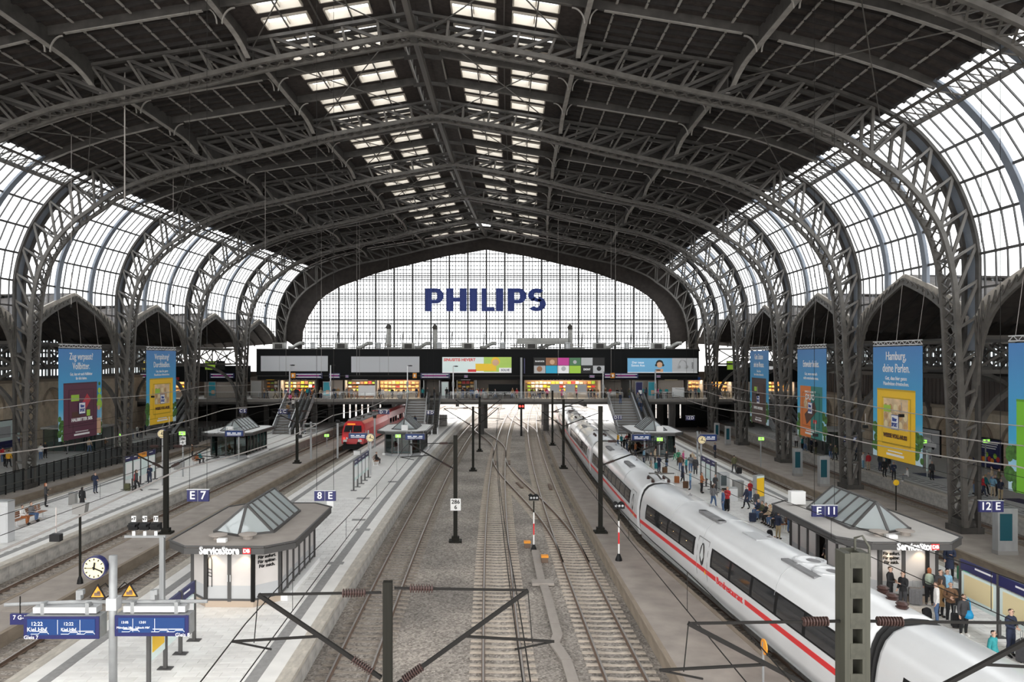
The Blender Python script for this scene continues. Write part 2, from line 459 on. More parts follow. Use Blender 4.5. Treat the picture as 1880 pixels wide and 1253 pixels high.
# ---- side glazing: curved bays of panes over a pointed arcade arch
GL = [(31.3, 28.1), (32.75, 27.1), (34.5, 25.2), (35.75, 23.2), (36.65, 21.0), (37.05, 18.6), (37.1, 16.4), (37.1, 14.4)]
def arc_top(y):
    t = 1 - abs(y - DF / 2) / (DF / 2); return 14.4 + 3.6 * t ** .72
def make_glass_bay(side):
    root = tag(link('window_1', None), None, None, None, 'structure')
    for s_ in range(3):
        for c in range(5):
            y0 = s_ * SUB + c * SUB / 5; y1 = y0 + SUB / 5
            for r in range(7):
                (xa, za), (xb, zb) = GL[r], GL[r + 1]
                b0, b1 = max(zb, arc_top(y0)), max(zb, arc_top(y1))
                if b0 >= za - .02 and b1 >= za - .02: continue
                b0, b1 = min(b0, za - .01), min(b1, za - .01)
                f0, f1 = (za - b0) / (za - zb), (za - b1) / (za - zb)
                MB().plate([(side * xa, y0, za), (side * xa, y1, za), (side * lerp(xa, xb, f1), y1, b1), (side * lerp(xa, xb, f0), y0, b0)], (side * .02, 0, 0)).build('pane', 'glass', root)
    th = MB()
    for s_ in range(3):
        for c in range(1, 5):
            y = s_ * SUB + c * SUB / 5
            pts = [(side * (x - .04), y, z) for x, z in GL if z > arc_top(y)] + [(side * 37.06, y, arc_top(y))]
            th.rect(pts, .1, .085)
    th.build('glazing_bar', 'mullion', root, kind='stuff')
    for (x, z) in GL[:-1]:
        yy = [DF * i / 12 for i in range(13)]
        if z > 18.05: bar_part('transom', (side * (x - .12), 0, z), (side * (x - .12), DF, z), .1, .17, 'mullion', root)
        else:
            t = 1 - ((z - 14.4) / 3.6) ** (1 / .72); e = (1 - t) * DF / 2
            bar_part('transom', (side * (x - .12), 0, z), (side * (x - .12), e, z), .1, .13, 'mullion', root)
            bar_part('transom', (side * (x - .12), DF - e, z), (side * (x - .12), DF, z), .1, .13, 'mullion', root)
    for y in (SUB, 2 * SUB):
        pts = [(side * (x - .2), y, z) for x, z in smooth_poly(GL[:6], 3)] + [(side * 36.85, y, arc_top(y) - .2)]
        MB().rect(pts, .12, .62).rect([(p[0] + side * .18, p[1], p[2]) for p in pts], .3, .1).build('glazing_rib', 'rib_blue', root)
    return root
def make_arcade(side):
    root = tag(link('wall_arcade', None), None, None, None, 'structure')
    half = [(.55, 9.3), (.8, 11.3), (1.3, 13.2), (2.4, 14.9), (4.2, 16.1), (6.3, 17.0), (8.4, 17.75)]
    low = smooth_poly(half, 3)
    up = [(y, arc_top(y) if y > 1.2 else 14.0 + y * .6) for y in [i * 8.4 / 18 for i in range(1, 19)]]
    for mir in (0, 1):
        f = (lambda y: DF - y) if mir else (lambda y: y)
        MB().rect([(side * 36.75, f(y), z) for y, z in low], .5, .22, up=(1, 0, 0)).build('arch_chord', 'steel_mid', root)
        MB().rect([(side * 36.85, f(y), z) for y, z in up], .6, .16, up=(1, 0, 0)).build('arch_chord', 'light_beam', root)
        z_ = MB(); N = 13
        for i in range(N):
            a = along(low[4:], i / N); b = along(up, (i + .5) / N); c = along(low[4:], (i + 1) / N)
            for xx in (36.6, 37.0):
                z_.bar((side * xx, f(a[0]), a[1]), (side * xx, f(b[0]), b[1]), .07); z_.bar((side * xx, f(b[0]), b[1]), (side * xx, f(c[0]), c[1]), .07)
        z_.build('arch_lacing', 'steel_mid', root, kind='stuff')
    # dark roof of the side aisle behind this arch
    for (ya, za, yb, zb) in ((0, 14.3, DF / 2, 18.1), (DF / 2, 18.1, DF, 14.3)):
        MB().plate([(side * 37.2, ya, za), (side * 37.2, yb, zb), (side * 53.2, yb, zb - 1.2), (side * 53.2, ya, za - .2)], (0, 0, .15)).build('aisle_roof', 'aisle_roof', root)
        for k in range(1, 9):
            x = 37.4 + k * 1.7
            bar_part('aisle_joist', (side * x, ya, za - .1 - k * .02), (side * x, yb, zb - .1 - k * .14), .16, .2, 'roof_joist', root)
    # horizontal beams and cross trusses of the aisle
    for z, w in ((13.3, .5), (10.7, .3)):
        bar_part('aisle_beam', (side * 45, 0, z), (side * 45, DF, z), .3, w, 'steel_mid', root)
    for z in (13.2, 10.9):
        bar_part('aisle_beam', (side * 37.0, .6, z), (side * 37.0, DF - .6, z) if False else (side * 53, .6, z), .22, .26, 'steel_mid', root)
    for k in range(4):
        xa, xb = 37.2 + k * 3.9, 37.2 + (k + 1) * 3.9
        bar_part('aisle_brace', (side * xa, .6, 10.9), (side * xb, .6, 13.2), .2, .16, 'steel_mid', root)
        bar_part('aisle_brace', (side * xa, .6, 13.2), (side * xb, .6, 10.9), .2, .16, 'steel_dark', root)
        bar_part('aisle_post', (side * xb, .6, 10.9), (side * xb, .6, 13.2), .16, .16, 'steel_mid', root)
    for k in range(5):
        ya, yb = k * DF / 5, (k + 1) * DF / 5
        bar_part('aisle_brace', (side * 45, ya, 10.7), (side * 45, yb, 13.2), .14, .14, 'steel_mid', root)
        bar_part('aisle_brace', (side * 45, ya, 13.2), (side * 45, yb, 10.7), .14, .14, 'steel_dark', root)
    arc = [(37.2 + 6.2 * (1 - math.cos(a)), .6, 5.2 + 5.5 * math.sin(a)) for a in [i * PI / 2 / 8 for i in range(9)]]
    MB().rect([(side * x, y, z) for x, y, z in arc], .35, .4).build('aisle_bracket', 'steel_mid', root)
    MB().rect([(side * (2 * 45 - x), y, z) for x, y, z in arc], .35, .4).build('aisle_bracket', 'steel_mid', root)
    return root
def make_outer_wall(side):
    root = tag(link('wall_aisle', None), None, None, None, 'structure')
    X = 53.4
    lo = 6.6 if side > 0 else 9.0
    m = MB()
    # stone arcade with recessed round arches
    k = 3; w = DF / k
    for i in range(k):
        yc = (i + .5) * w; r = w * .34; zs = lo - 1.2 - r
        m.box((side * (X + .6), yc, (lo) / 2), (.2, w, lo))
        m.box((side * X, i * w + (w / 2 - r) / 2, lo / 2), (1.0, w / 2 - r, lo)); m.box((side * X, (i + 1) * w - (w / 2 - r) / 2, lo / 2), (1.0, w / 2 - r, lo))
        arcp = [(yc + r * math.cos(a), zs + r * math.sin(a)) for a in [j * PI / 10 for j in range(11)]]
        m.plate([(side * (X - .5), y, z) for y, z in arcp] + [(side * (X - .5), yc - r, lo), (side * (X - .5), yc + r, lo)], (side * 1.0, 0, 0))
    m.build('stone_arcade', 'tan_stone', root)
    for i in range(k):
        yc = (i + .5) * w; r = w * .34; zs = lo - 1.2 - r
        MB().rect([(side * (X - .55), yc + r * 1.08 * math.cos(a), zs + r * 1.08 * math.sin(a)) for a in [j * PI / 10 for j in range(11)]], .22, .25, up=(1, 0, 0)).build('arch_moulding', 'tan_dark', root)
    bar_part('cornice', (side * (X - .5), 0, lo), (side * (X - .5), DF, lo), .4, .35, 'tan_dark', root)
    if side > 0:
        box_part('upper_wall', (side * (X + .1), DF / 2, 10.35), (.2, DF, .9), 'aisle_roof', root)
        for i in range(42):
            bar_part('cladding_strip', (side * X, (i + .5) * .4, lo + .15), (side * X, (i + .5) * .4, 9.9), .34, .2 if i % 2 else .12, 'clad_brown', root)
        bar_part('cladding_back', (side * (X + .15), 0, (lo + 9.9) / 2), (side * (X + .15), DF, (lo + 9.9) / 2), .1, 9.9 - lo, 'clad_brown', root)
    for z, h in ((9.8 if side > 0 else lo + .3, .5), (15.0, 1.5)):
        bar_part('wall_beam', (side * X, 0, z), (side * X, DF, z), .4, h, 'light_beam' if z > 12 else 'steel_mid', root)
    g0 = 10.8 if side > 0 else lo + .5
    for i in range(24):
        y = i * DF / 24; bar_part('window_post', (side * X, y, g0), (side * X, y, 14.3), .2 if i % 4 else .5, .16, 'mullion', root)
        MB().plate([(side * (X + .1), y, g0), (side * (X + .1), y + DF / 24, g0), (side * (X + .1), y + DF / 24, 14.3), (side * (X + .1), y, 14.3)], (side * .02, 0, 0)).build('pane', 'glass_dim', root)
    for z, h in ((10.9, .25), (11.7, .5), (12.5, .2), (13.1, .45)): bar_part('window_rail', (side * X, 0, z), (side * X, DF, z), .2, h, 'steel_dark', root)
    return root
for side, word in ((-1, 'fenced-off track'), (1, 'busy far platform')):
    gl, ar, ow = make_glass_bay(side), make_arcade(side), make_outer_wall(side)
    i0 = 0
    for n in range(0, 8):
        for proto, nm, lab, cat in ((gl, 'window_%d' % (n + 1), 'curved side glazing with grey-blue ribs on the side of the %s, ' % word, 'window'),
                                    (ar, 'wall_arcade', 'pointed lattice arch of the side aisle along the %s, ' % word, 'arcade'),
                                    (ow, 'wall_aisle', 'tan stone outer wall behind the %s, ' % word, 'wall')):
            o = bay_place(proto if n == 0 else copy_tree(proto), n); o.name = nm
            tag(o, lab + BAYW[n].replace('above', 'level with').replace('over', 'beside'), cat, cat + ' bays', 'structure')
# ---- glazed end wall with the big sign
VG = 8 * DF
gable = tag(link('wall_gable', None, None, (hx(VG), VG + .6, 0)), 'tall glazed end wall gridded with dark bars behind blue letters', 'wall', None, 'structure')
GB = [(32.6, 13.0), (32.4, 16.5), (31.5, 19.0), (29.8, 21.7), (28.3, 23.0), (25.8, 24.5), (22.7, 25.6), (19.5, 26.8), (16.3, 27.7), (13.1, 28.4), (9.9, 29.2), (6.7, 29.9), (3.3, 30.4), (0, 31.0)]
def gz(x):
    x = abs(x)
    for (a, za), (b, zb) in zip(GB, GB[1:]):
        if b <= x <= a: return lerp(za, zb, (a - x) / (a - b) if a > b else 1)
    return 13.0
CW = 32.6 * 2 / 20
for i in range(20):
    xa = -32.6 + i * CW; xb = xa + CW
    zr = [13.0 + 2.3 * k for k in range(9)]
    for k in range(8):
        z0, z1 = zr[k], zr[k + 1]; ha, hb = gz(xa + .02), gz(xb - .02)
        if z0 >= max(ha, hb) - .05: continue
        poly = [(xa, 0, z0), (xb, 0, z0)] if True else 0
        poly = [(xa, 0, min(z0, ha)), (xb, 0, min(z0, hb)), (xb, 0, min(z1, hb)), (xa, 0, min(z1, ha))]
        MB().plate(poly, (0, .02, 0)).build('pane', 'glass', gable)
    if i: bar_part('mullion', (xa, -.1, 13), (xa, -.1, gz(xa)), 0.3, .34, 'mullion', gable, up=(0, 1, 0))
fine = MB()
for i in range(20 * 6):
    x = -32.6 + i * CW / 6
    if i % 6: fine.bar((x, 0, 13), (x, 0, gz(x)), .12, .1, up=(0, 1, 0))
for k in range(26):
    z = 13.0 + .69 * k; xm = 0
    for j in range(400):
        if gz(j * .0815) >= z: xm = j * .0815
    fine.bar((-xm, 0, z), (xm, 0, z), .1, .12)
fine.build('glazing_bar', 'mullion', gable, kind='stuff')
for z in (15.3, 17.9, 18.6, 22.3, 23.1, 25.7, 26.4, 28.9):
    xm = max((j * .0815 for j in range(401) if gz(j * .0815) >= z), default=0)
    bar_part('transom', (-xm, -.08, z), (xm, -.08, z), .2, .16, 'mullion', gable)
for s_ in (-1, 1):
    pts = [(s_ * x, z) for x, z in GB]; op = [(s_ * x, z + .2) for x, z in INNER if z > 12]
    ring = [(x, 0, z) for x, z in pts] + [(x, 0, z) for x, z in reversed(op)]
    MB().plate(ring, (0, -.5, 0)).build('gable_arch_band', 'aisle_roof', gable)
ov = MB()
op = [(x, z) for x, z in OUTER if z > 12]
MB().plate([(x, .3, z) for x, z in [(36, 13)] + INNER[4:]] + [(-x, .3, z) for x, z in reversed(INNER[4:-1])] + [(-36, .3, 13), (-38, .3, 13)] + [(-x, .3, z + .8) for x, z in op] + [(x, .3, z + .8) for x, z in reversed(op[:-1])] + [(38, .3, 13)], (0, .2, 0)).build('gable_rim', 'aisle_roof', gable)
pw = 21.2
sign = thing('letter_sign', 'huge royal blue capital letters hung before the glazed end wall', 'sign', (gx(0, 0), 0, 0))
sgx = (892 - VX) * 133.2 / F_PX
sign.location = (sgx, 133.2, CAMZ + (VY - 572) * 133.2 / F_PX); sign.rotation_euler = (0, 0, 0)
lx = [(781, 'P'), (819.5, 'H'), (862, 'I'), (884, 'L'), (910.5, 'I'), (932, 'P'), (968, 'S')]; wd = [33.5, 37.5, 13.5, 25, 13.5, 34, 34]
LH = 42 * 133.2 / F_PX
def letter_poly(ch, w, h):
    t = min(w * .36, 1.25); b = h * .17
    m = MB(); e = (0, -.35, 0)
    def pl(pts): m.plate([(x, 0, z) for x, z in pts], e)
    def ring(cx, cz, ro, rzo, ri, rzi, a0, a1, n=14):
        for i in range(n):
            a, c = lerp(a0, a1, i / n), lerp(a0, a1, (i + 1) / n)
            pl([(cx + ro * math.cos(a), cz + rzo * math.sin(a)), (cx + ro * math.cos(c), cz + rzo * math.sin(c)), (cx + ri * math.cos(c), cz + rzi * math.sin(c)), (cx + ri * math.cos(a), cz + rzi * math.sin(a))])
    if ch == 'I': t = w
    if ch in 'PHIL': pl([(0, 0), (t, 0), (t, h), (0, h)])
    if ch == 'H': pl([(w - t, 0), (w, 0), (w, h), (w - t, h)]); pl([(t, h * .42), (w - t, h * .42), (w - t, h * .6), (t, h * .6)])
    if ch == 'L': pl([(t, 0), (w, 0), (w * .94, b * 1.1), (t, b * 1.1)])
    if ch == 'P':
        r = h * .33; cx = w - r
        pl([(t, h - b), (cx, h - b), (cx, h), (t, h)]); pl([(t, h - 2 * r), (cx, h - 2 * r), (cx, h - 2 * r + b), (t, h - 2 * r + b)])
        ring(cx, h - r, r, r, r - t * .95, r - b, -PI / 2, PI / 2)
    if ch == 'S':
        r1 = h * .30; r2 = h * .32; cx = w / 2; hw = w / 2
        ring(cx, h - r1, hw * .92, r1, hw * .28, r1 - b, PI * .2, PI * 1.35); ring(cx, r2, hw, r2, hw * .33, r2 - b, -PI * .8, PI * .42)
        pl([(cx - hw * .62, h * .52), (cx - hw * .1, h * .6), (cx + hw * .62, h * .48), (cx + hw * .1, h * .40)])
    return m
for (x0, ch), w_ in zip(lx, wd):
    s_ = 133.2 / F_PX; o = letter_poly(ch, w_ * s_, LH).build('letter', 'philips_blue', sign); o.location = ((x0 - 892) * s_, 0, 0)
for k, z in enumerate((.25, .82)):
    bar_part('sign_rail', (-10.4, .15, LH * z), (10.5, .15, LH * z), .08, .08, 'mullion', sign)
for k in range(8): bar_part('sign_bracket', (-9.5 + k * 2.75, .15, LH * .82), (-9.5 + k * 2.75, 1.3, LH * .82), .06, .06, 'mullion', sign)
# ================================================================ GROUND, TRACKS, PLATFORMS
def ballast_material():
    m = bpy.data.materials.new('ballast'); m.use_nodes = True; nt = m.node_tree; b = nt.nodes['Principled BSDF']; L = nt.links
    tc = nt.nodes.new('ShaderNodeTexCoord')
    vo = nt.nodes.new('ShaderNodeTexVoronoi'); vo.inputs['Scale'].default_value = 11; L.new(tc.outputs['Object'], vo.inputs['Vector'])
    n2 = nt.nodes.new('ShaderNodeTexNoise'); n2.inputs['Scale'].default_value = .22; n2.inputs['Detail'].default_value = 5; L.new(tc.outputs['Object'], n2.inputs['Vector'])
    r1 = nt.nodes.new('ShaderNodeValToRGB'); r1.color_ramp.elements[0].color = (.15, .135, .122, 1); r1.color_ramp.elements[1].color = (.54, .505, .465, 1)
    L.new(vo.outputs['Color'], r1.inputs[0])
    r2 = nt.nodes.new('ShaderNodeValToRGB'); r2.color_ramp.elements[0].position = .35; r2.color_ramp.elements[1].position = .7
    r2.color_ramp.elements[0].color = (.62, .6, .58, 1); r2.color_ramp.elements[1].color = (1.15, 1.1, 1.05, 1); L.new(n2.outputs['Fac'], r2.inputs[0])
    mx = nt.nodes.new('ShaderNodeMix'); mx.data_type = 'RGBA'; mx.blend_type = 'MULTIPLY'; mx.inputs[0].default_value = 1
    L.new(r1.outputs[0], mx.inputs[6]); L.new(r2.outputs[0], mx.inputs[7]); L.new(mx.outputs[2], b.inputs['Base Color'])
    bp = nt.nodes.new('ShaderNodeBump'); bp.inputs['Strength'].default_value = .9; bp.inputs['Distance'].default_value = .05
    L.new(vo.outputs['Distance'], bp.inputs['Height']); L.new(bp.outputs[0], b.inputs['Normal']); b.inputs['Roughness'].default_value = .95
    M['ballast'] = m
ballast_material()
tag(MB().box((5, 150, -.41), (420, 330, .4)).build('floor', 'ballast'), 'grey-brown ballast ground between the tracks', 'ground', None, 'structure')
def vs(v0, v1, st=4.0):
    n = max(1, int(math.ceil((v1 - v0) / st))); return [v0 + (v1 - v0) * i / n for i in range(n + 1)]
def strip(u0, u1, z0, z1, v0, v1, name, m, parent=None, st=4.0, **kw):      # long slab following the bend of the tracks
    mb = MB(); V = vs(v0, v1, st); k = len(V); vv = []
    U = lambda u, v: u(v) if callable(u) else u
    for v in V: vv += [(gx(U(u0, v), v), v, z0), (gx(U(u1, v), v), v, z0), (gx(U(u1, v), v), v, z1), (gx(U(u0, v), v), v, z1)]
    fs = []
    for i in range(k - 1):
        for j in range(4): fs.append((i * 4 + j, i * 4 + (j + 1) % 4, i * 4 + 4 + (j + 1) % 4, i * 4 + 4 + j))
    fs += [(3, 2, 1, 0), tuple(4 * (k - 1) + j for j in range(4))]
    return mb.add(vv, fs).build(name, m, parent, **kw)
# ---- tracks
def sleeper_mesh(m):
    b = MB()
    prof = [(-1.3, -.12), (-1.28, .0), (-.5, .0), (-.25, -.035), (.25, -.035), (.5, .0), (1.28, .0), (1.3, -.12), (1.3, -.2), (-1.3, -.2)]
    b.plate([(x, -.085, z) for x, z in prof], (0, .17, 0)); return b.mesh('sleeper', m)
SL = {'c': sleeper_mesh('sleeper_conc'), 'd': sleeper_mesh('sleeper_dark')}
RAIL = [(-.07, -.16), (.07, -.16), (.07, -.14), (.018, -.115), (.018, -.045), (.036, -.03), (.036, 0), (-.036, 0), (-.036, -.03), (-.018, -.045), (-.018, -.115), (-.07, -.14)]
def rail(fu, v0, v1, off, parent, st=3.0):
    b = MB(); V = vs(v0, v1, st); k = len(RAIL); vv = []
    for v in V:
        x = gx(fu(v), v); d = (gx(fu(v + .1), v + .1) - x) / .1; n = Vector((1, -d, 0)).normalized()
        for a, z in RAIL: p = Vector((x, v, z)) + n * (a + off); vv.append(p)
    fs = []; mi = []
    for i in range(len(V) - 1):
        for j in range(k):
            fs.append((i * k + j, i * k + (j + 1) % k, (i + 1) * k + (j + 1) % k, (i + 1) * k + j)); mi.append(1 if j == 6 else 0)
    b.add(vv, fs); b.mi = mi
    return b.build('rail', ['rail_side', 'rail_top'], parent)
def track(fu, v0, v1, kind, label, sv1=140, sp=.63, names='railway_track', group='railway tracks'):
    if not callable(fu): c_ = fu; fu = lambda v: c_
    t = thing(names, label, 'track', (0, 0, 0), 0, group)
    for off in (-.75, .75): rail(fu, v0, v1, off, t)
    v = max(v0, 14)
    while v < min(sv1, v1):
        x = gx(fu(v), v); d = (gx(fu(v + .1), v + .1) - x) / .1
        o = link('sleeper', SL[kind], t, (x, v, -.15 + random.uniform(-.012, .012)), -math.atan(d)); v += sp
    return t
def ti(v):                                            # the express train's track, bending away near the gallery
    return 11.45 if v >= 47 else 12.11 + .055 * (47 - v) - KG * v * v
T8, T9, T10, TICE, T11, T12, T6, T7, T5 = -4.75, 1.0, 5.55, ti, 26.7, 34.9, -23.6, -17.7, -36.4
track(T8, 12, 230, 'd', 'dark-sleepered track beside the white platform with the two-pole kiosk')
track(T9, 12, 230, 'c', 'pale concrete-sleepered track running between the kilometre post and the cable trough')
track(T10, 12, 230, 'c', 'concrete-sleepered track crossed by the switch beside the brown service strip')
track(TICE, 12, 200, 'd', 'track under the white express train')
track(T11, 25, 190, 'd', 'sunken track between the crowded platform and the arch columns', 120)
track(T12, 30, 190, 'd', 'track in front of the grey concrete platform wall', 120)
track(T6, 20, 190, 'd', 'track between the bench platform and the brown service strip', 120)
track(T7, 18, 190, 'd', 'track on which the red locomotive stands', 120)
track(T5, 40, 190, 'd', 'dark track along the black mesh fence', 110)
def sw(a, b, va, vb):
    def f(v):
        t = min(1, max(0, (v - va) / (vb - va))); t = t * t * (3 - 2 * t); return lerp(a, b, t)
    return f
xo = thing('switch_track', 'diverging switch rails linking the two middle tracks', 'track')
f1 = sw(T10, T9, 46, 92)
for off in (-.75, .75): rail(f1, 44, 96, off, xo, 1.5)
v = 57.0
while v < 84:
    link('sleeper', SL['c'], xo, (gx(f1(v), v), v, -.145), ga(v) + .12); v += .63
f2 = sw(T9, T8, 96, 140)
xo2 = thing('switch_track', 'diverging switch rails in the shade of the footbridge', 'track')
for off in (-.75, .75): rail(f2, 94, 150, off, xo2, 2)
f3 = sw(T10, T9 + .2, 120, 160)
xo3 = thing('switch_track', 'switch rails bending away under the footbridge by the red signal', 'track')
for off in (-.75, .75): rail(f3, 118, 170, off, xo3, 2)
# guard plates near the switch frogs
for v, u, sl, wh in ((86.8, .6, 0, 'inside the rails of the pale middle track'), (87.0, 2.2, 0, 'outside the pale middle track'), (71.5, 3.1, 1, 'between the diverging switch rails'), (70.6, 5.9, 0, 'inside the track near the service strip')):
    a = -math.atan((gx(f1(v + .5), v + .5) - gx(f1(v - .5), v - .5))) if sl else ga(v); x = gx(u, v)
    tag(MB().box((x, v, -.13), (.26, 3.0, .07), a).box((x, v, -.085), (.18, 2.7, .05), a).build('switch_cover', 'rail_side'), 'rusty steel cover plate ' + wh, 'cover plate', 'switch cover plates')
# ---- platforms
def tile_mats():
    out = []
    for i, c in enumerate(((.84, .825, .80), (.79, .775, .75), (.875, .865, .84))): out.append(mat('tile_%d' % i, c, .6, 0, .05, 3).name)
    return out
TM = tile_mats()
TILE = [MB().box((0, 0, 0), (.785, .385, .05)).mesh('tile', m) for m in TM]
def platform(name, label, uL, uR, v0, v1, z=.76, tiles=None, singles=0, guides=(True, True), faces=(True, True), st_out=None, pave='paving'):
    root = tag(link(name, None), label, 'platform', 'platforms', 'structure')
    strip(uL + .05, uR - .05, -.3, z - .04, v0, v1, 'platform_body', 'platform_face', root)
    strip(uL + .45, uR - .45, z - .06, z - .012 if tiles else z, v0, v1, 'paved_surface', 'joint_grey' if tiles else pave, root)
    if tiles:
        strip(uL + .45, uR - .45, z - .05, z - .001, tiles[1], v1, 'far_paving', pave, root)
    for side, (u, g, f) in enumerate(((uL, guides[0], faces[0]), (uR, guides[1], faces[1]))):
        s = 1 if side == 0 else -1
        a, b = sorted((u - s * .08, u + s * .45))
        v = max(v0, 16)
        while v < min(v1, 100):                       # coping stones, one by one
            L = 1.6 if v < 70 else 4
            box_part('coping_stone', (gx((a + b) / 2, v + L / 2), v + L / 2, z - .07), (b - a, L - .03, .16), 'coping', root, ga(v)); v += L
        if v < v1: strip(a, b, z - .15, z + .01, v, v1, 'coping_edge', 'coping', root)
        if f:
            v = max(v0, 16)
            while v < min(v1, 95):
                L = 1.2 if v < 70 else 3
                box_part('face_slab', (gx(u + s * .06, v + L / 2), v + L / 2, .2), (.1, L - .03, .75), 'platform_face', root, ga(v)); v += L
        if g:
            a, b = sorted((u + s * .45, u + s * 1.05)); strip(a, b, z - .02, z + .002, v0, v1, 'edge_slab', 'paving', root)
            a, b = sorted((u + s * 1.05, u + s * 1.5)); strip(a, b, z - .01, z + .006, v0, v1, 'guide_strip', 'guide_strip', root)
    if tiles:
        n = 0; extra = [MB() for _ in TM]; v = tiles[0]; row = 0
        A, B = uL + (1.5 if guides[0] else .45), uR - (1.5 if guides[1] else .45)
        while v < tiles[1]:
            a = A - (.4 if row % 2 else 0)
            while a < B - .05:
                l, r = max(a, A), min(a + .8, B); w = r - l; u = (l + r) / 2; a += .8
                if w < .1: continue
                k = random.choice((0, 0, 1, 2)); p = (gx(u, v), v + .2, z - .028 + random.uniform(0, .004))
                if n < singles: link('tile', TILE[k], root, p, ga(v)).scale = (w / .8, 1, 1); n += 1
                else: extra[k].add([(p[0] - w / 2 + .008, p[1] - .19, p[2] + .025), (p[0] + w / 2 - .008, p[1] - .19, p[2] + .025), (p[0] + w / 2 - .008, p[1] + .19, p[2] + .025), (p[0] - w / 2 + .008, p[1] + .19, p[2] + .025)], [(0, 1, 2, 3)])
            v += .4; row += 1
        for k, e in enumerate(extra):
            if e.v: e.build('paving_tiles', TM[k], root, kind='stuff')
    return root
def service_strip(name, label, uL, uR, v0, v1, z=.35):
    root = tag(link(name, None), label, 'platform', 'platforms', 'structure')
    fR = uR if callable(uR) else (lambda v: uR)
    strip(uL + .2, lambda v: fR(v) - .2, -.3, z, v0, v1, 'asphalt_top', 'asphalt', root)
    for fu in (lambda v: uL + .1, lambda v: fR(v) - .1):
        v = max(v0, 14)
        while v < min(95, v1):
            box_part('kerb_stone', (gx(fu(v + 1), v + 1), v + 1, z / 2 - .1), (.22, 1.99, z + .24), 'tan_dark', root, -math.atan(gx(fu(v + 2), v + 2) / 2 - gx(fu(v), v) / 2)); v += 2
        if v < v1: strip(fu(v) - .1, fu(v) + .1, -.3, z + .02, v, v1, 'kerb', 'tan_dark', root)
    return root
service_strip('service_platform', 'brown asphalt strip behind the fence of the dark track', -46, -38.3, 40, 118)
platform('platform', 'white paved platform with benches and the coloured notice board', -34.5, -25.4, 22, 160, tiles=(30, 62), singles=0)
service_strip('service_platform', 'brown asphalt strip below the round clock signals', -22.4, -19.7, 14, 160)
platform('platform', 'white paved platform carrying the kiosk and the two blue train displays', -16.0, -6.4, 14, 160, tiles=(24, 60), singles=300)
service_strip('service_platform', 'brown asphalt strip alongside the white express train', 7.2, lambda v: ti(v) - 1.7, 10, 160)
platform('platform', 'crowded pale platform between the express train and the arch columns', 15.0, 25.0, 16, 160, tiles=(22, 60), singles=0, pave='paving')
service_strip('service_platform', 'brown asphalt strip carrying the arch columns and grey display steles', 28.4, 33.2, 25, 118)
platform('platform', 'far pale platform with dotted guide line below the big banners', 36.6, 50.5, 25, 160, z=1.0, guides=(False, False), pave='paving_grey')
platform('platform', 'grey platform behind the black mesh fence', -58, -43.5, 40, 160, z=.9, guides=(False, False), faces=(False, False), pave='paving_grey')
# dotted guide marks on the far platform
gm = tag(link('guide_marking', None), 'row of dark guide tiles along the far platform edge', 'marking', None, 'structure')
v = 36.0
while v < 110:
    box_part('guide_tile', (gx(38.2, v), v, 1.005), (.5, .35, .03), 'guide_strip', gm, ga(v)); v += 1.1
strip(37.55, 37.7, .98, 1.012, 30, 110, 'guide_line', 'guide_strip', gm); strip(38.75, 38.85, .98, 1.012, 30, 110, 'guide_line', 'guide_strip', gm)
# dark mats, manholes and drains
for u, v, w, l in ((-7.6, 49, .9, .55), (-7.7, 41.0, .8, .5), (-8.4, 52, .9, .5), (-27.8, 64, .8, .5), (-9.5, 60, 1.0, .6), (-8.2, 68, 1.0, .6)):
    tag(MB().box((gx(u, v), v, .77), (w, l, .02)).box((gx(u, v), v, .775), (w - .12, l - .12, .02)).build('drain_grate', 'guide_strip'), 'dark rectangular drain grate let into the white paving', 'drain', 'drain grates')
for u, v in ((40.6, 44), (40.6, 57), (40.7, 70)):
    tag(MB().box((gx(u, v), v, 1.01), (1.3, 3.2, .02)).build('floor_sticker', 'sign_blue'), 'blue rectangle marked on the far platform floor', 'marking', 'blue floor markings')
tag(MB().lathe((gx(-21.0, 46), 46, .35), [(.55, 0), (.55, .02), (.48, .02), (.48, .012)], 20).build('manhole_cover', 'asphalt'), 'round manhole cover in the brown asphalt strip', 'manhole')
tag(MB().box((gx(-21.0, 35), 35, .36), (1.1, 1.1, .03)).box((gx(-21.0, 35), 35, .37), (.8, .8, .03)).build('hatch_cover', 'asphalt'), 'square metal hatch in the brown asphalt strip', 'hatch')
# concrete cable trough
ct = thing('cable_trough', 'kinked grey concrete cable trough between the two middle tracks', 'cable trough')
tp = [px(x, y, -.15) for x, y in ((982, 1012), (993, 1065), (1001, 1083), (1014, 1130), (1024, 1168), (1018, 1182), (1040, 1215), (1052, 1253), (1058, 1290))]
for i in range(len(tp) - 1):
    a, b = Vector((*tp[i], -.13)), Vector((*tp[i + 1], -.13)); n = max(1, int((b - a).length / 1.0))
    for k in range(n): bar_part('trough_lid', a.lerp(b, (k + .01) / n), a.lerp(b, (k + .985) / n), .42, .1, 'kiosk_roof', ct)
x, v = px(996, 1071, -.12); box_part('trough_box', (x, v, -.1), (1.15, .75, .14), 'kiosk_roof', ct)
# black mesh fence
fn = tag(link('mesh_fence', None), 'black mesh panel fence beside the dark track', 'fence')
v = 42.0
while v < 116:
    x = gx(-40.1, v); bar_part('fence_post', (x, v, .3), (x, v, 2.25), .09, .09, 'black', fn)
    box_part('fence_panel', (gx(-40.15, v + .575), v + .575, 1.25), (.05, 1.05, 1.6), 'fence_panel', fn, ga(v)); v += 1.15
strip(-40.2, -40.06, 2.1, 2.18, 42, 116, 'fence_rail', 'black', fn); strip(-39.98, -39.93, 1.15, 1.21, 42, 116, 'fence_rail', 'steel_mid', fn)
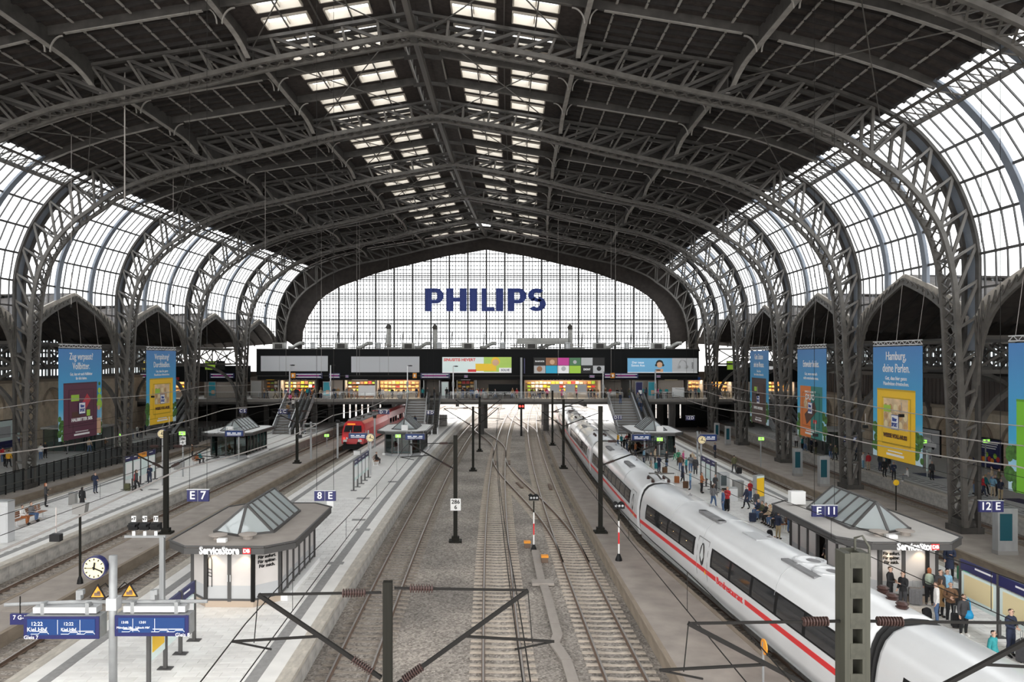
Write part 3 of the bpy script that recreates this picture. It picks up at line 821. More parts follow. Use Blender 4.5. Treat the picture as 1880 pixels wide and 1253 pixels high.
# ================================================================ SHOP FOOTBRIDGE
VB = 119.0
def bX(x, v=VB): return (x - VX) * v / F_PX
def bZ(y, v=VB): return CAMZ - (y - VY) * v / F_PX
DECK = 5.4
mat('fascia', (.2, .185, .17), .7, 0, .15, 1)
mat('deck_floor', (.42, .41, .4), .5)
br = tag(link('footbridge', None), 'broad grey footbridge with shops crossing above the platforms', 'footbridge', None, 'structure')
box_part('deck', (3, 126.2, DECK - .22), (116, 14.4, .44), 'fascia', br)
box_part('deck_floor', (3, 126.2, DECK + .01), (116, 14.2, .03), 'deck_floor', br)
for k in range(12): box_part('deck_beam', (-52 + k * 10, 126, DECK - .8), (.5, 13.8, .75), 'steel_dark', br)
box_part('edge_beam', (3, 119.3, DECK - .62), (116, .4, .4), 'steel_dark', br)
for x in (-49, -40, -29, -19.5, -2.6, 7.6, 27.5, 40, 49):
    for v in (120.5, 131): bar_part('pier', (x + KG * v * v, v, -.2), (x + KG * v * v, v, DECK - .4), .9 if abs(x - 7.6) > 9 else 1.2, .9, 'steel_dark', br)
X = bX(455)
while X < bX(1345):
    inside = any(bX(a) < X < bX(b) for a, b in ((533, 583), (757, 812), (1122, 1182)))
    if not inside:
        bar_part('rail_post', (X, 119.1, DECK), (X, 119.1, DECK + 1.08), .06, .06, 'grey_metal', br)
        MB().plate([(X + .05, 119.1, DECK + .1), (X + 1.6, 119.1, DECK + .1), (X + 1.6, 119.1, DECK + .98), (X + .05, 119.1, DECK + .98)], (0, .02, 0)).build('rail_pane', 'glass_rail', br)
        bar_part('handrail', (X, 119.1, DECK + 1.1), (X + 1.66, 119.1, DECK + 1.1), .08, .07, 'light_metal', br)
    X += 1.66
for a, b in ((-54, bX(455)), (bX(1345), 60)):
    bar_part('handrail', (a, 119.1, DECK + 1.1), (b, 119.1, DECK + 1.1), .08, .07, 'light_metal', br)
    MB().plate([(a, 119.1, DECK + .1), (b, 119.1, DECK + .1), (b, 119.1, DECK + .98), (a, 119.1, DECK + .98)], (0, .02, 0)).build('rail_pane', 'glass_rail', br)
# dark wall with slots below the deck at the far side
for (xa, xb, slots) in ((-54, bX(620, 132), 0), (bX(620, 132), bX(800, 132), 1), (bX(1150, 132), bX(1260, 132), 1), (bX(1260, 132), 62, 0)):
    x = xa + .5
    while x < xb:
        box_part('slot_pier', (x, 132.4, 2.4), (.75 if slots else 1.06, .5, 5.4), 'black', br); x += 1.05
    box_part('slot_sill', ((xa + xb) / 2, 132.4, .6), (xb - xa, .5, 1.6), 'black', br); box_part('slot_head', ((xa + xb) / 2, 132.4, 4.6), (xb - xa, .5, .9), 'black', br)
# building above
blk = tag(link('shop_block', None), 'black shop block with advertising screens standing on the footbridge', 'building', None, 'structure')
X0, X1 = bX(470, 120.5), bX(1284, 120.5)
box_part('fascia_board', ((X0 + X1) / 2, 121.2, 11.15), (X1 - X0, 1.0, 4.1), 'black_board', blk)
box_part('upper_body', ((X0 + X1) / 2, 127.5, 11.1), (X1 - X0, 11.6, 3.8), 'black_board', blk)
box_part('lower_fascia', ((X0 + X1) / 2, 121.6, 8.75), (X1 - X0, .6, .75), 'black_board', blk)
box_part('shop_ceiling', ((X0 + X1) / 2, 127, 8.5), (X1 - X0, 10.5, .2), 'shop_dark', blk)
box_part('rear_wall', ((X0 + X1) / 2, 131.8, 7.4), (X1 - X0 + 40, .3, 4.2), 'shop_dark', blk)
bar_part('cornice_rail', (X0, 120.6, 13.25), (X1, 120.6, 13.25), .12, .12, 'steel_mid', blk)
bar_part('cable_rail', (X0, 120.4, 9.0), (X1, 120.4, 9.0), .06, .06, 'steel_mid', blk)
for (xa, xb, cols) in ((bX(250, 121), X0 - 1.5, 5), (X1 + 1.5, bX(1480, 121), 5)):
    box_part('side_fascia', ((xa + xb) / 2, 122.5, 9.3), (xb - xa, .8, 2.6), 'black_board', blk)
def screen(x0, x1, y0, y1, label, v=120.55):
    t = thing('advertising_screen', label, 'screen', (bX((x0 + x1) / 2, v), v, bZ((y0 + y1) / 2, v)))
    w, h = (x1 - x0) * v / F_PX, (y1 - y0) * v / F_PX
    box_part('frame', (0, .06, 0), (w + .2, .12, h + .2), 'black', t)
    return t, w, h
t, w, h = screen(479, 602, 654, 682, 'blank pale grey advertising screen at the end of the shop block'); box_part('panel', (0, -.02, 0), (w, .04, h), 'screen_grey', t)
t, w, h = screen(645, 770, 655, 684, 'blank pale grey advertising screen beside the one for a sinus medicine'); box_part('panel', (0, -.02, 0), (w, .04, h), 'screen_grey', t)
def cmat(name, c, e=.07):                             # a print colour, and the same colour on a lit screen
    if name not in M: mat(name, c, .5); mat('lit_' + name, c, .5, emit=e) if e else mat('lit_' + name, c, .5)
    return name
cmat('ad_green', (.42, .62, .12)); cmat('ad_pale', (.72, .84, .82)); cmat('ad_yellow', (.85, .55, .03)); cmat('ad_red', (.62, .03, .03)); cmat('ad_skin', (.62, .38, .24))
cmat('ad_magenta', (.55, .05, .3)); cmat('ad_cyan', (.02, .38, .6)); cmat('ad_lime', (.36, .6, .06)); cmat('ad_grey', (.45, .46, .47)); cmat('ad_brown', (.3, .14, .07)); cmat('ad_white', (.88, .88, .88)); cmat('ad_sky', (.16, .42, .66)); cmat('ad_teal', (.02, .3, .38), .03); cmat('ad_darkgreen', (.08, .2, .1)); cmat('ad_black', (.02, .02, .02), 0)
def sx(f, w): return (f - .5) * w
def patch(t, w, h, x0, x1, z0, z1, m, lay=1, name='panel'):
    return box_part(name, (sx((x0 + x1) / 2, w), -.02 - .012 * lay, sx((z0 + z1) / 2, h)), (w * (x1 - x0), .02, h * (z1 - z0)), m, t)
t, w, h = screen(812, 939, 656, 685, 'advertising screen for a sinus medicine in pale green and yellow')
patch(t, w, h, 0, .6, 0, 1, 'lit_ad_pale', 0); patch(t, w, h, .6, 1, 0, 1, 'lit_ad_green', 0); patch(t, w, h, .48, .78, .12, .58, 'lit_ad_yellow', 1); patch(t, w, h, .37, .49, .06, .22, 'lit_ad_red', 2); patch(t, w, h, .82, 1, .02, .32, 'lit_ad_white', 1); patch(t, w, h, .0, 1, .0, .06, 'lit_ad_white', 1)
hd = MB().lathe((sx(.77, w), -.05, sx(.66, h)), [(.02, -.02), (h * .2, 0), (h * .22, .01), (.02, .02)], 14, axis='y').build('portrait', 'lit_ad_skin', t)
MB().lathe((sx(.77, w), -.04, sx(.72, h)), [(.02, -.02), (h * .27, 0), (h * .28, .01), (.02, .02)], 14, axis='y').build('portrait_hair', 'lit_ad_yellow', t)
text_part('headline', 'SINUSITIS HEVERT', .62, 'lit_ad_red', t, (sx(.25, w), -.06, sx(.82, h)), width=w * .46, bold=.02)
text_part('small_print', 'SOLVE', .45, 'sign_blue', t, (sx(.91, w), -.07, sx(.17, h)), width=w * .12, bold=.01)
t, w, h = screen(980, 1110, 657, 686, 'mosaic advertising screen with magenta, cyan and lime squares')
grid = [['lit_ad_black', 'lit_ad_brown', 'lit_ad_magenta', 'lit_ad_darkgreen', 'lit_ad_grey', 'lit_ad_black'], ['lit_ad_grey', 'lit_ad_cyan', 'lit_ad_white', 'lit_ad_lime', 'lit_ad_black', 'lit_ad_grey']]
for r in range(2):
    for c in range(6): patch(t, w, h, c / 6 + .003, (c + 1) / 6 - .003, (1 - r) / 2 + .01, (2 - r) / 2 - .01, grid[r][c], 0)
text_part('lettering', 'DKNY', .42, 'lit_ad_white', t, (sx(.75, w), -.06, sx(.25, h)), width=w * .1, bold=.015)
text_part('lettering', 'FRANKFURTER', .3, 'lit_ad_white', t, (sx(.083, w), -.06, sx(.76, h)), width=w * .13, bold=.01)
for (cx, cz, m_, rr) in ((.26, .72, 'lit_ad_skin', .16), (.58, .72, 'lit_ad_grey', .12), (.92, .3, 'lit_ad_black', .15), (.08, .28, 'lit_ad_brown', .18), (.42, .3, 'lit_ad_grey', .15)):
    MB().lathe((sx(cx, w), -.045, sx(cz, h)), [(.02, -.01), (h * rr, 0), (.02, .01)], 9, axis='y').build('picture', m_, t)
t, w, h = screen(1152, 1280, 658, 685, 'advertising screen with a man in headphones on sky blue and grey')
patch(t, w, h, 0, .64, 0, 1, 'lit_ad_sky', 0); patch(t, w, h, .64, 1, 0, 1, 'lit_ad_grey', 0); patch(t, w, h, 0, 1, 0, .05, 'lit_ad_white', 1)
text_part('headline', 'Der neue\nSonos Ace', .48, 'lit_ad_white', t, (sx(.15, w), -.06, sx(.6, h)), width=w * .19, bold=.008)
MB().lathe((sx(.46, w), -.05, sx(.62, h)), [(.02, -.01), (h * .26, 0), (.02, .01)], 16, axis='y').build('portrait_hair', 'lit_ad_black', t)
MB().lathe((sx(.46, w), -.065, sx(.54, h)), [(.02, -.01), (h * .2, 0), (.02, .01)], 16, axis='y').build('portrait', 'lit_ad_skin', t)
patch(t, w, h, .41, .51, .05, .26, 'lit_ad_skin', 2, 'portrait_neck')
for d in (-1, 1): MB().lathe((sx(.46, w) + d * h * .24, -.075, sx(.52, h)), [(.02, -.01), (h * .08, 0), (.02, .01)], 10, axis='y').build('earphone', 'lit_ad_black', t)
hp = MB(); hp.rect([(sx(.79, w) + h * .26 * math.cos(a), -.05, sx(.55, h) + h * .32 * math.sin(a)) for a in [PI * i / 10 for i in range(11)]], .12, .03); hp.build('headphone_band', 'light_metal', t)
for d in (-1, 1): MB().lathe((sx(.79, w) + d * h * .24, -.06, sx(.4, h)), [(.02, -.01), (h * .12, 0), (.02, .01)], 10, axis='y').build('headphone_cup', 'light_metal', t)
text_part('lettering', 'SONOS', .3, 'lit_ad_black', t, (sx(.93, w), -.06, sx(.5, h)), rot=(PI / 2, PI / 2, 0), bold=.01)
# far screens seen past the columns
for i, (x0, x1, m_) in enumerate(((377, 395, 'lit_ad_lime'), (398, 412, 'lit_ad_black'), (256, 276, 'lit_ad_yellow'), (1335, 1350, 'lit_ad_lime'), (1352, 1366, 'lit_ad_white'), (1412, 1432, 'lit_ad_white'))):
    t, w, h = screen(x0, x1, 664, 679, ['small lime green screen by the shop columns', 'small black screen beside the lime green one', 'small yellow screen past the white-nut banner', 'small lime screen next to the headphones advert', 'small white screen behind the arch columns', 'small white screen behind the brown banner'][i], 121.9)
    box_part('panel', (0, -.03, 0), (w, .04, h), m_, t)
# platform direction boards under the black block
for i, (x0, x1) in enumerate(((541, 592), (604, 624), (772, 826), (1128, 1172), (1110, 1122), (634, 640), (852, 859), (1205, 1213), (1082, 1092), (385, 430), (233, 275))):
    v = 120.0; y0, y1 = (685.5, 695) if x1 - x0 > 10 else (689, 694)
    t = thing('direction_board', ['long glowing blue departure board above the stairs beside the red locomotive platform', 'short blue board beside the stair-top departure board', 'long glowing blue departure board above the stairs of the kiosk platform', 'long glowing blue departure board above the crowded platform stairs', 'small blue exit board beside the mosaic screen', 'tiny blue pictogram board under the second blank screen', 'tiny blue pictogram board under the sinus advert', 'tiny blue pictogram board under the headphones advert', 'tiny blue pictogram board under the mosaic screen', 'blue departure board seen between the arch columns', 'blue departure board behind the white-nut banner'][i], 'board', (bX((x0 + x1) / 2, v), v, bZ((y0 + y1) / 2, v)))
    w, h = (x1 - x0) * v / F_PX, (y1 - y0) * v / F_PX
    box_part('housing', (0, .12, 0), (w, .2, h), 'sign_blue', t)
    for k in range(3): box_part('text_line', (0, .0, (k - 1) * h * .28), (w * (.9 - .15 * (k % 2)), .03, h * .09), 'lit_white' if k != 1 else 'lit_ad_magenta', t)
    for d in (-.4, .4): bar_part('hanger', (d * w, .1, 0), (d * w, 1.5, 0), .05, .05, 'grey_metal', t)
for i, x in enumerate((538, 761, 1124)):
    t = thing('orange_sign_box', 'orange sign cube at the top of the ' + ['first stairs, by the red locomotive', 'stairs on the kiosk platform', 'crowded platform stairs'][i], 'sign', (bX(x + .5, 119.6), 119.6, bZ(690, 119.6)))
    box_part('cube', (0, 0, 0), (.6, .5, .8), 'orange', t); box_part('mark', (0, -.26, 0), (.25, .02, .4), 'sign_white', t); bar_part('bracket', (0, .2, .2), (0, 2.0, .2), .08, .08, 'grey_metal', t)
# lamp posts on the deck edge
for i, (x, yt) in enumerate(((532, 671), (607, 671), (748, 672), (832, 673), (1107, 684), (1203, 680))):
    v = 119.35; t = thing('lamp_post', 'slim grey camera and lamp mast on the deck edge ' + ['before the first blank screen', 'between the two blank screens', 'before the second blank screen', 'before the sinus advert', 'beside the mosaic screen', 'before the headphones advert'][i], 'mast', (bX(x, v), v, DECK))
    H = bZ(yt, v) - DECK; bar_part('mast_pole', (0, 0, 0), (0, 0, H), .16, .16, 'light_metal', t); bar_part('lamp_arm', (0, 0, H), (.55, 0, H + .05), .1, .1, 'black', t); box_part('lamp_head', (.5, -.1, H), (.5, .3, .15), 'black', t)
    box_part('junction_box', (0, -.15, H * .45), (.35, .25, .8), 'grey_metal', t)
t = thing('totem_mast', 'tall grey mast with vertical blue flag before the mosaic screen', 'mast', (bX(957, 119.3), 119.3, DECK)); H = bZ(657, 119.3) - DECK
bar_part('mast_pole', (0, 0, 0), (0, 0, H), .3, .3, 'grey_metal', t); box_part('flag', (.5, 0, H - 1.3), (.18, .3, 2.4), 'sign_blue', t)
# ---- shops
SHOPS = [(460, 481, 'grey metal counter kiosk', 'shop_wall', None, None), (482, 512, 'dark cafe with a yellow sign', 'unlit', 'lit_ad_yellow', None), (514, 579, 'wood-fronted coffee bar', 'dim', 'lit_white', 'STARBUCKS'),
         (606, 629, 'pale grey closed shopfront', 'shop_wall', None, None), (632, 690, 'brightly lit snack shop with a white sign', 'dim', 'lit_white', None), (691, 772, 'glowing orange bakery with red and yellow signs', 'warm', 'lit_ad_red', None),
         (777, 808, 'brown passage at the stair head', 'passage', None, None), (838, 872, 'dark fashion shop with a white sign', 'unlit', 'lit_white', None), (873, 958, 'dark glazed shopfront', 'passage', None, None), (962, 1104, 'wide warm-lit burger restaurant', 'warm2', 'lit_white', 'BURGER KING'),
         (1106, 1158, 'grey passage at the stair head of the crowded platform', 'passage', None, None), (1160, 1206, 'pale panelled passage wall', 'shop_wall', None, None), (1208, 1255, 'cream-lit sausage stand', 'shop_wall', 'lit_cream', None), (1262, 1292, 'orange-lit newsstand with a blue sign', 'warm', 'led_blue', None), (1305, 1345, 'orange-lit drinks shop', 'warm', None, None),
         (240, 300, 'warm-lit kiosk seen between the columns', 'warm2', None, None), (302, 340, 'red-lit snack stand behind the white-nut banner', 'warm', 'lit_ad_red', None), (375, 440, 'brown shop behind the columns', 'shop_wall', None, None), (1385, 1460, 'warm shop behind the blue banners', 'warm', None, None)]
goods = ['ad_red', 'ad_yellow', 'ad_brown', 'ad_white', 'ad_lime', 'cream', 'orange']
mat('lit_cream', (.8, .68, .4), .5, emit=.1); mat('goods_warm', (.85, .5, .2), .5); mat('warm_dim', (.6, .4, .25), .6)
for i, (x0, x1, lab, kd, sg, word) in enumerate(SHOPS):
    v = 122.4; t = thing('shop', lab + ' on the footbridge', 'shop', (bX((x0 + x1) / 2, v), v, DECK)); w = (x1 - x0) * v / F_PX; H = 3.0
    back = {'warm': 'warm_dim', 'warm2': 'warm_dim', 'dim': 'shop_dark', 'unlit': 'shop_dark', 'shop_wall': 'shop_wall', 'passage': 'shop_wall'}[kd]
    dep = {'shop_wall': .3, 'passage': 7}.get(kd, 2.6)
    box_part('back_wall', (0, dep, H / 2), (w, .1, H), back, t)
    for s in (-1, 1): box_part('side_wall', (s * (w / 2 - .08), dep / 2, H / 2), (.16, dep, H), 'shop_wall' if kd != 'passage' else 'grey_metal', t)
    box_part('lintel', (0, -.05, H + .1), (w, .3, .5), 'shop_dark', t)
    if kd in ('warm', 'warm2', 'dim', 'unlit'):
        if kd != 'unlit': box_part('ceiling_lamp', (0, .9, H - .12), (w * .8, .4, .06), 'shop_lamp', t)
        box_part('counter', (0, .9, .55), (w * .8, .6, 1.1), 'wood' if kd == 'dim' else 'shop_wall', t)
        nb = max(4, int(w / .7))
        for r in range(3):
            box_part('shelf', (0, dep - .35, 1.0 + r * .6), (w * .92, .5, .05), 'wood', t)
            for k in range(nb):
                hh = random.uniform(.2, .45); box_part('goods', ((k + .5) / nb * w * .9 - w * .45, dep - .4, 1.03 + r * .6 + hh / 2), (w * .9 / nb * .8, .3, hh), 'goods_warm' if kd == 'warm' and random.random() < .7 else random.choice(goods), t)
    if sg:
        box_part('sign_panel', (0, -.25, H + .12), (w * (.5 if not word else .62), .1, .42), sg if not word else 'shop_dark', t)
        if word: text_part('sign_text', word, .55, 'lit_white', t, (0, -.33, H + .12), width=w * .55, bold=.02)
# grey hoardings and free standing panels before the shops
for i, (x0, x1, y0, y1, m_) in enumerate(((462, 480, 704, 733, 'bin'), (658, 689, 708, 727, 'white_paint'), (1010, 1027, 706, 720, 'ad_grey'), (1038, 1055, 706, 720, 'ad_grey'), (1060, 1077, 706, 720, 'ad_grey'), (1234, 1256, 714, 731, 'white_paint'), (897, 955, 706, 728, 'black_board'))):
    v = 120.2; w, h = (x1 - x0) * v / F_PX, (y1 - y0) * v / F_PX; t = thing('hoarding', ['grey steel cabinet by the first shop column', 'white hoarding before the orange bakery', 'first blank grey panel before the burger restaurant', 'middle blank grey panel before the burger restaurant', 'last blank grey panel before the burger restaurant', 'white notice panel before the sausage stand', 'dark tinted screen wall below the sinus advert'][i], 'panel', (bX((x0 + x1) / 2, v), v, DECK))
    z1 = max(.3, bZ(y1, v) - DECK); box_part('board', (0, 0, z1 + h / 2), (w, .25, h), m_, t)
    for s in (-1, 1): bar_part('post', (s * w * .45, 0, 0), (s * w * .45, 0, z1 + h), .08, .08, 'grey_metal', t)
for i, (x, m_) in enumerate(((600, 'ad_teal'), (817, 'ad_pale'), (1173, 'sign_blue'), (1196, 'ad_teal'), (390, 'ad_teal'))):
    v = 120.4; t = thing('poster_stele', ['teal poster stele beside the first blank hoarding', 'pale green poster stele under the sinus advert', 'blue ticket stele beside the crowded platform stairs', 'teal poster stele beside the sausage stand', 'teal poster stele between the arch columns'][i], 'stele', (bX(x, v), v, DECK)); box_part('case', (0, 0, 1.35), (1.15, .3, 2.7), 'grey_metal', t); box_part('poster', (0, -.16, 1.55), (.98, .03, 2.1), m_, t); box_part('figure', (.15, -.18, 1.05), (.5, .02, .6), 'ad_skin' if m_ == 'ad_teal' else 'ad_white', t)
for i, x in enumerate((626, 735, 1220, 1222 + 90, 890, 1140)):
    t = thing('litter_bin', 'round steel litter bin on the footbridge deck', 'bin', (bX(x, 119.8), 119.8, DECK), group='litter bins on the footbridge'); MB().lathe((0, 0, 0), [(.35, 0), (.38, .9), (.3, .95)], 12).build('bin_body', 'bin', t); MB().lathe((0, 0, .95), [(.3, 0), (.32, .06), (.2, .1)], 12).build('bin_lid', 'light_metal', t)
# ---- plant on the roof of the block
mat('duct', (.42, .42, .4), .5, .3, .2, 2)
rd = random.Random(3)
for i in range(26):
    x = lerp(X0 + 2, X1 - 2, (i + .5) / 26) + rd.uniform(-.7, .7); k = i % 4
    t = thing('roof_duct', ['boxy grey air handler on top of the black shop block', 'bent round grey duct on top of the black shop block', 'round fan cowl on top of the black shop block', 'pair of pipes on stands on top of the black shop block'][k], 'duct', (x, 122.6 + rd.random() * 2, 13.0), 0, 'ventilation plant on the shop block')
    if k == 0: box_part('duct_box', (0, 0, .75), (2.0, 1.2, 1.1), 'duct', t); box_part('duct_foot', (0, 0, .1), (1.6, 1, .2), 'steel_dark', t); box_part('grille', (0, -.62, .75), (1.2, .05, .7), 'steel_dark', t)
    elif k == 1:
        MB().tube([(-1.3, 0, .5), (-.5, 0, .55), (0, 0, .9), (.6, 0, 1.2), (1.3, 0, 1.2)], .3, 10).build('duct_pipe', 'duct', t, True); bar_part('duct_foot', (0, 0, 0), (0, 0, .8), .1, .1, 'steel_mid', t)
    elif k == 2: MB().lathe((0, 0, 0), [(.4, 0), (.4, 1.1), (.5, 1.15), (.5, 1.3), (.1, 1.4)], 12).build('fan_cowl', 'light_metal', t); bar_part('pipe', (-1.2, .2, .3), (1.4, .2, .3), .14, .14, 'duct', t)
    else:
        bar_part('pipe', (-1.3, 0, .45), (1.3, 0, .45), .2, .2, 'duct', t); bar_part('pipe', (-1.3, .1, .9), (1.3, .1, .9), .16, .16, 'light_beam', t); bar_part('duct_foot', (-.6, 0, 0), (-.6, 0, 1.1), .1, .1, 'steel_mid', t); bar_part('duct_foot', (.7, 0, 0), (.7, 0, 1.3), .1, .1, 'steel_mid', t)
for i, (x, yt) in enumerate(((714, 599), (799, 600), (1047, 600))):
    t = thing('exhaust_stack', 'upright ribbed exhaust stack before the glazed end wall ' + ['below the letter-free left glazing', 'below the first blue letter', 'past the last blue letter'][i].replace('left ', ''), 'stack', (bX(x, 125), 125, 13.0)); H = bZ(yt, 125) - 13; MB().lathe((0, 0, 0), [(.42, 0), (.42, H - .5)], 10).build('stack_pipe', 'duct', t); MB().tube([(0, 0, H - .5), (0, 0, H - .1), (-.35, 0, H + .1)], .45, 10).build('stack_head', 'steel_mid', t)
t = thing('big_duct', 'long rectangular grey duct above the mosaic screen', 'duct', (bX(996, 124), 124, 13.0)); box_part('duct_box', (0, 0, 1.55), (8.2, 1.2, .95), 'duct', t)
for d in (-3.6, 0, 3.6): bar_part('duct_foot', (d, 0, 0), (d, 0, 1.2), .14, .14, 'steel_mid', t)
t = thing('maintenance_rail', 'thin dark maintenance gangway running before the glazed end wall', 'gangway', (0, 128, 0))
zz = bZ(610, 128); bar_part('walkway', (bX(566, 128), 0, zz), (bX(1216, 128), 0, zz), .5, .16, 'steel_mid', t); bar_part('walkway', (bX(566, 128), 0, zz - .9), (bX(1216, 128), 0, zz - .9), .1, .08, 'steel_mid', t)
for i in range(21): xx = lerp(bX(590, 128), bX(1190, 128), i / 20); bar_part('bracket_post', (xx, 0, zz), (xx - .25, 0, 13.0), .12, .12, 'steel_mid', t)
# ---- stairs and escalators down to the platforms
def stairs(label, uL, uM, uR, v_top=119.2, zb=.76, esc_right=True):
    run = 8.6; n = 26; c = gx(0, 114); root = thing('staircase', 'wide concrete staircase from the footbridge down to ' + label, 'stairs')
    for k in range(n):
        z = DECK - (k + 1) * (DECK - zb) / n; v = v_top - (k + .5) * run / n
        box_part('tread', (c + (uL + uM) / 2, v, z - .12), (uM - uL, run / n + .04, .26), 'grey_metal' if k % 2 else 'fascia', root)
    for u in (uL, uM):
        a, b = (c + u, v_top, DECK), (c + u, v_top - run, zb)
        MB().plate([(a[0] - .05, a[1], a[2] - .5), (b[0] - .05, b[1], b[2] - .1), (b[0] - .05, b[1], b[2] + 1.0), (a[0] - .05, a[1], a[2] + 1.0)], (.1, 0, 0)).build('balustrade', 'grey_metal', root)
        bar_part('handrail', (a[0], a[1], a[2] + 1.05), (b[0], b[1], b[2] + 1.05), .12, .1, 'light_metal', root)
    es = thing('escalator', 'pair of escalators with pale balustrades beside the staircase to ' + label, 'escalator')
    w = (uR - uM - .5) / 1
    for j in range(1):
        ua, ub = uM + .35, uR
        for k in range(30):
            z = DECK - (k + 1) * (DECK - zb) / 30; v = v_top - (k + .5) * run / 30
            box_part('step', (c + (ua + ub) / 2, v, z - .1), (ub - ua, run / 30 + .02, .2), 'steel_dark' if k % 2 else 'steel_mid', es)
        for u in (ua, (ua + ub) / 2, ub):
            MB().plate([(c + u - .09, v_top + .6, DECK - .2), (c + u - .09, v_top - run - .8, zb), (c + u - .09, v_top - run - .8, zb + .85), (c + u - .09, v_top - run, zb + 1.0), (c + u - .09, v_top + .2, DECK + 1.0), (c + u - .09, v_top + .6, DECK + .9)], (.18, 0, 0)).build('escalator_side', 'light_metal', es)
            bar_part('moving_handrail', (c + u, v_top + .2, DECK + 1.04), (c + u, v_top - run, zb + 1.04), .12, .08, 'black', es)
stairs('the bench platform', -32.6, -30.2, -28.4, esc_right=False)
stairs('the kiosk platform', -13.6, -10.6, -8.6)
stairs('the crowded platform', 17.6, 21.3, 23.4)
stairs('the far platform', 40.5, 43.0, 45.0)
stairs('the fenced aisle platform', -51, -48.6, -46.8, esc_right=False)
# ================================================================ TRAINS
ICE_SEC = [(-1.36, .55), (-1.46, 1.0), (-1.5, 1.6), (-1.49, 2.2), (-1.42, 2.7), (-1.32, 3.1), (-1.16, 3.45), (-.9, 3.72), (-.55, 3.87), (0, 3.92),
           (.55, 3.87), (.9, 3.72), (1.16, 3.45), (1.32, 3.1), (1.42, 2.7), (1.49, 2.2), (1.5, 1.6), (1.46, 1.0), (1.36, .55)]
def sec_x(z):
    for (a, za), (b, zb) in zip(ICE_SEC, ICE_SEC[1:10]):
        if za <= z <= zb: return -lerp(a, b, (z - za) / (zb - za))
    return 1.4
def side_patch(m, side, y0, y1, z0, z1, off, n=3, mi=0):   # a thin patch lying on the curved flank
    zs = [lerp(z0, z1, i / n) for i in range(n + 1)]; v_ = []
    for z in zs:
        for y in (y0, y1): v_.append((side * (sec_x(z) + off), y, z))
    for z in reversed(zs):
        for y in (y0, y1): v_.append((side * (sec_x(z) - .01), y, z))
    k = n + 1; fs = []
    for i in range(2 * k - 1): fs.append((2 * i, 2 * i + 1, 2 * i + 3, 2 * i + 2))
    fs.append((4 * k - 2, 4 * k - 1, 1, 0)); fs.append(tuple(2 * i for i in range(2 * k))); fs.append(tuple(2 * i + 1 for i in reversed(range(2 * k))))
    return m.add(v_, fs, mi)
def oval_patch(m, side, yc, zc, ry, rz, off):
    k = 14; v_ = [(side * (sec_x(zc + rz * math.sin(a)) + off), yc + ry * math.cos(a), zc + rz * math.sin(a)) for a in [2 * PI * i / k for i in range(k)]]
    return m.add(v_, [tuple(range(k))])
mat('door_line', (.2, .2, .2), .5); mat('seat_lamp', (1, .72, .3), .5, emit=3, ecol=(1, .62, .2))
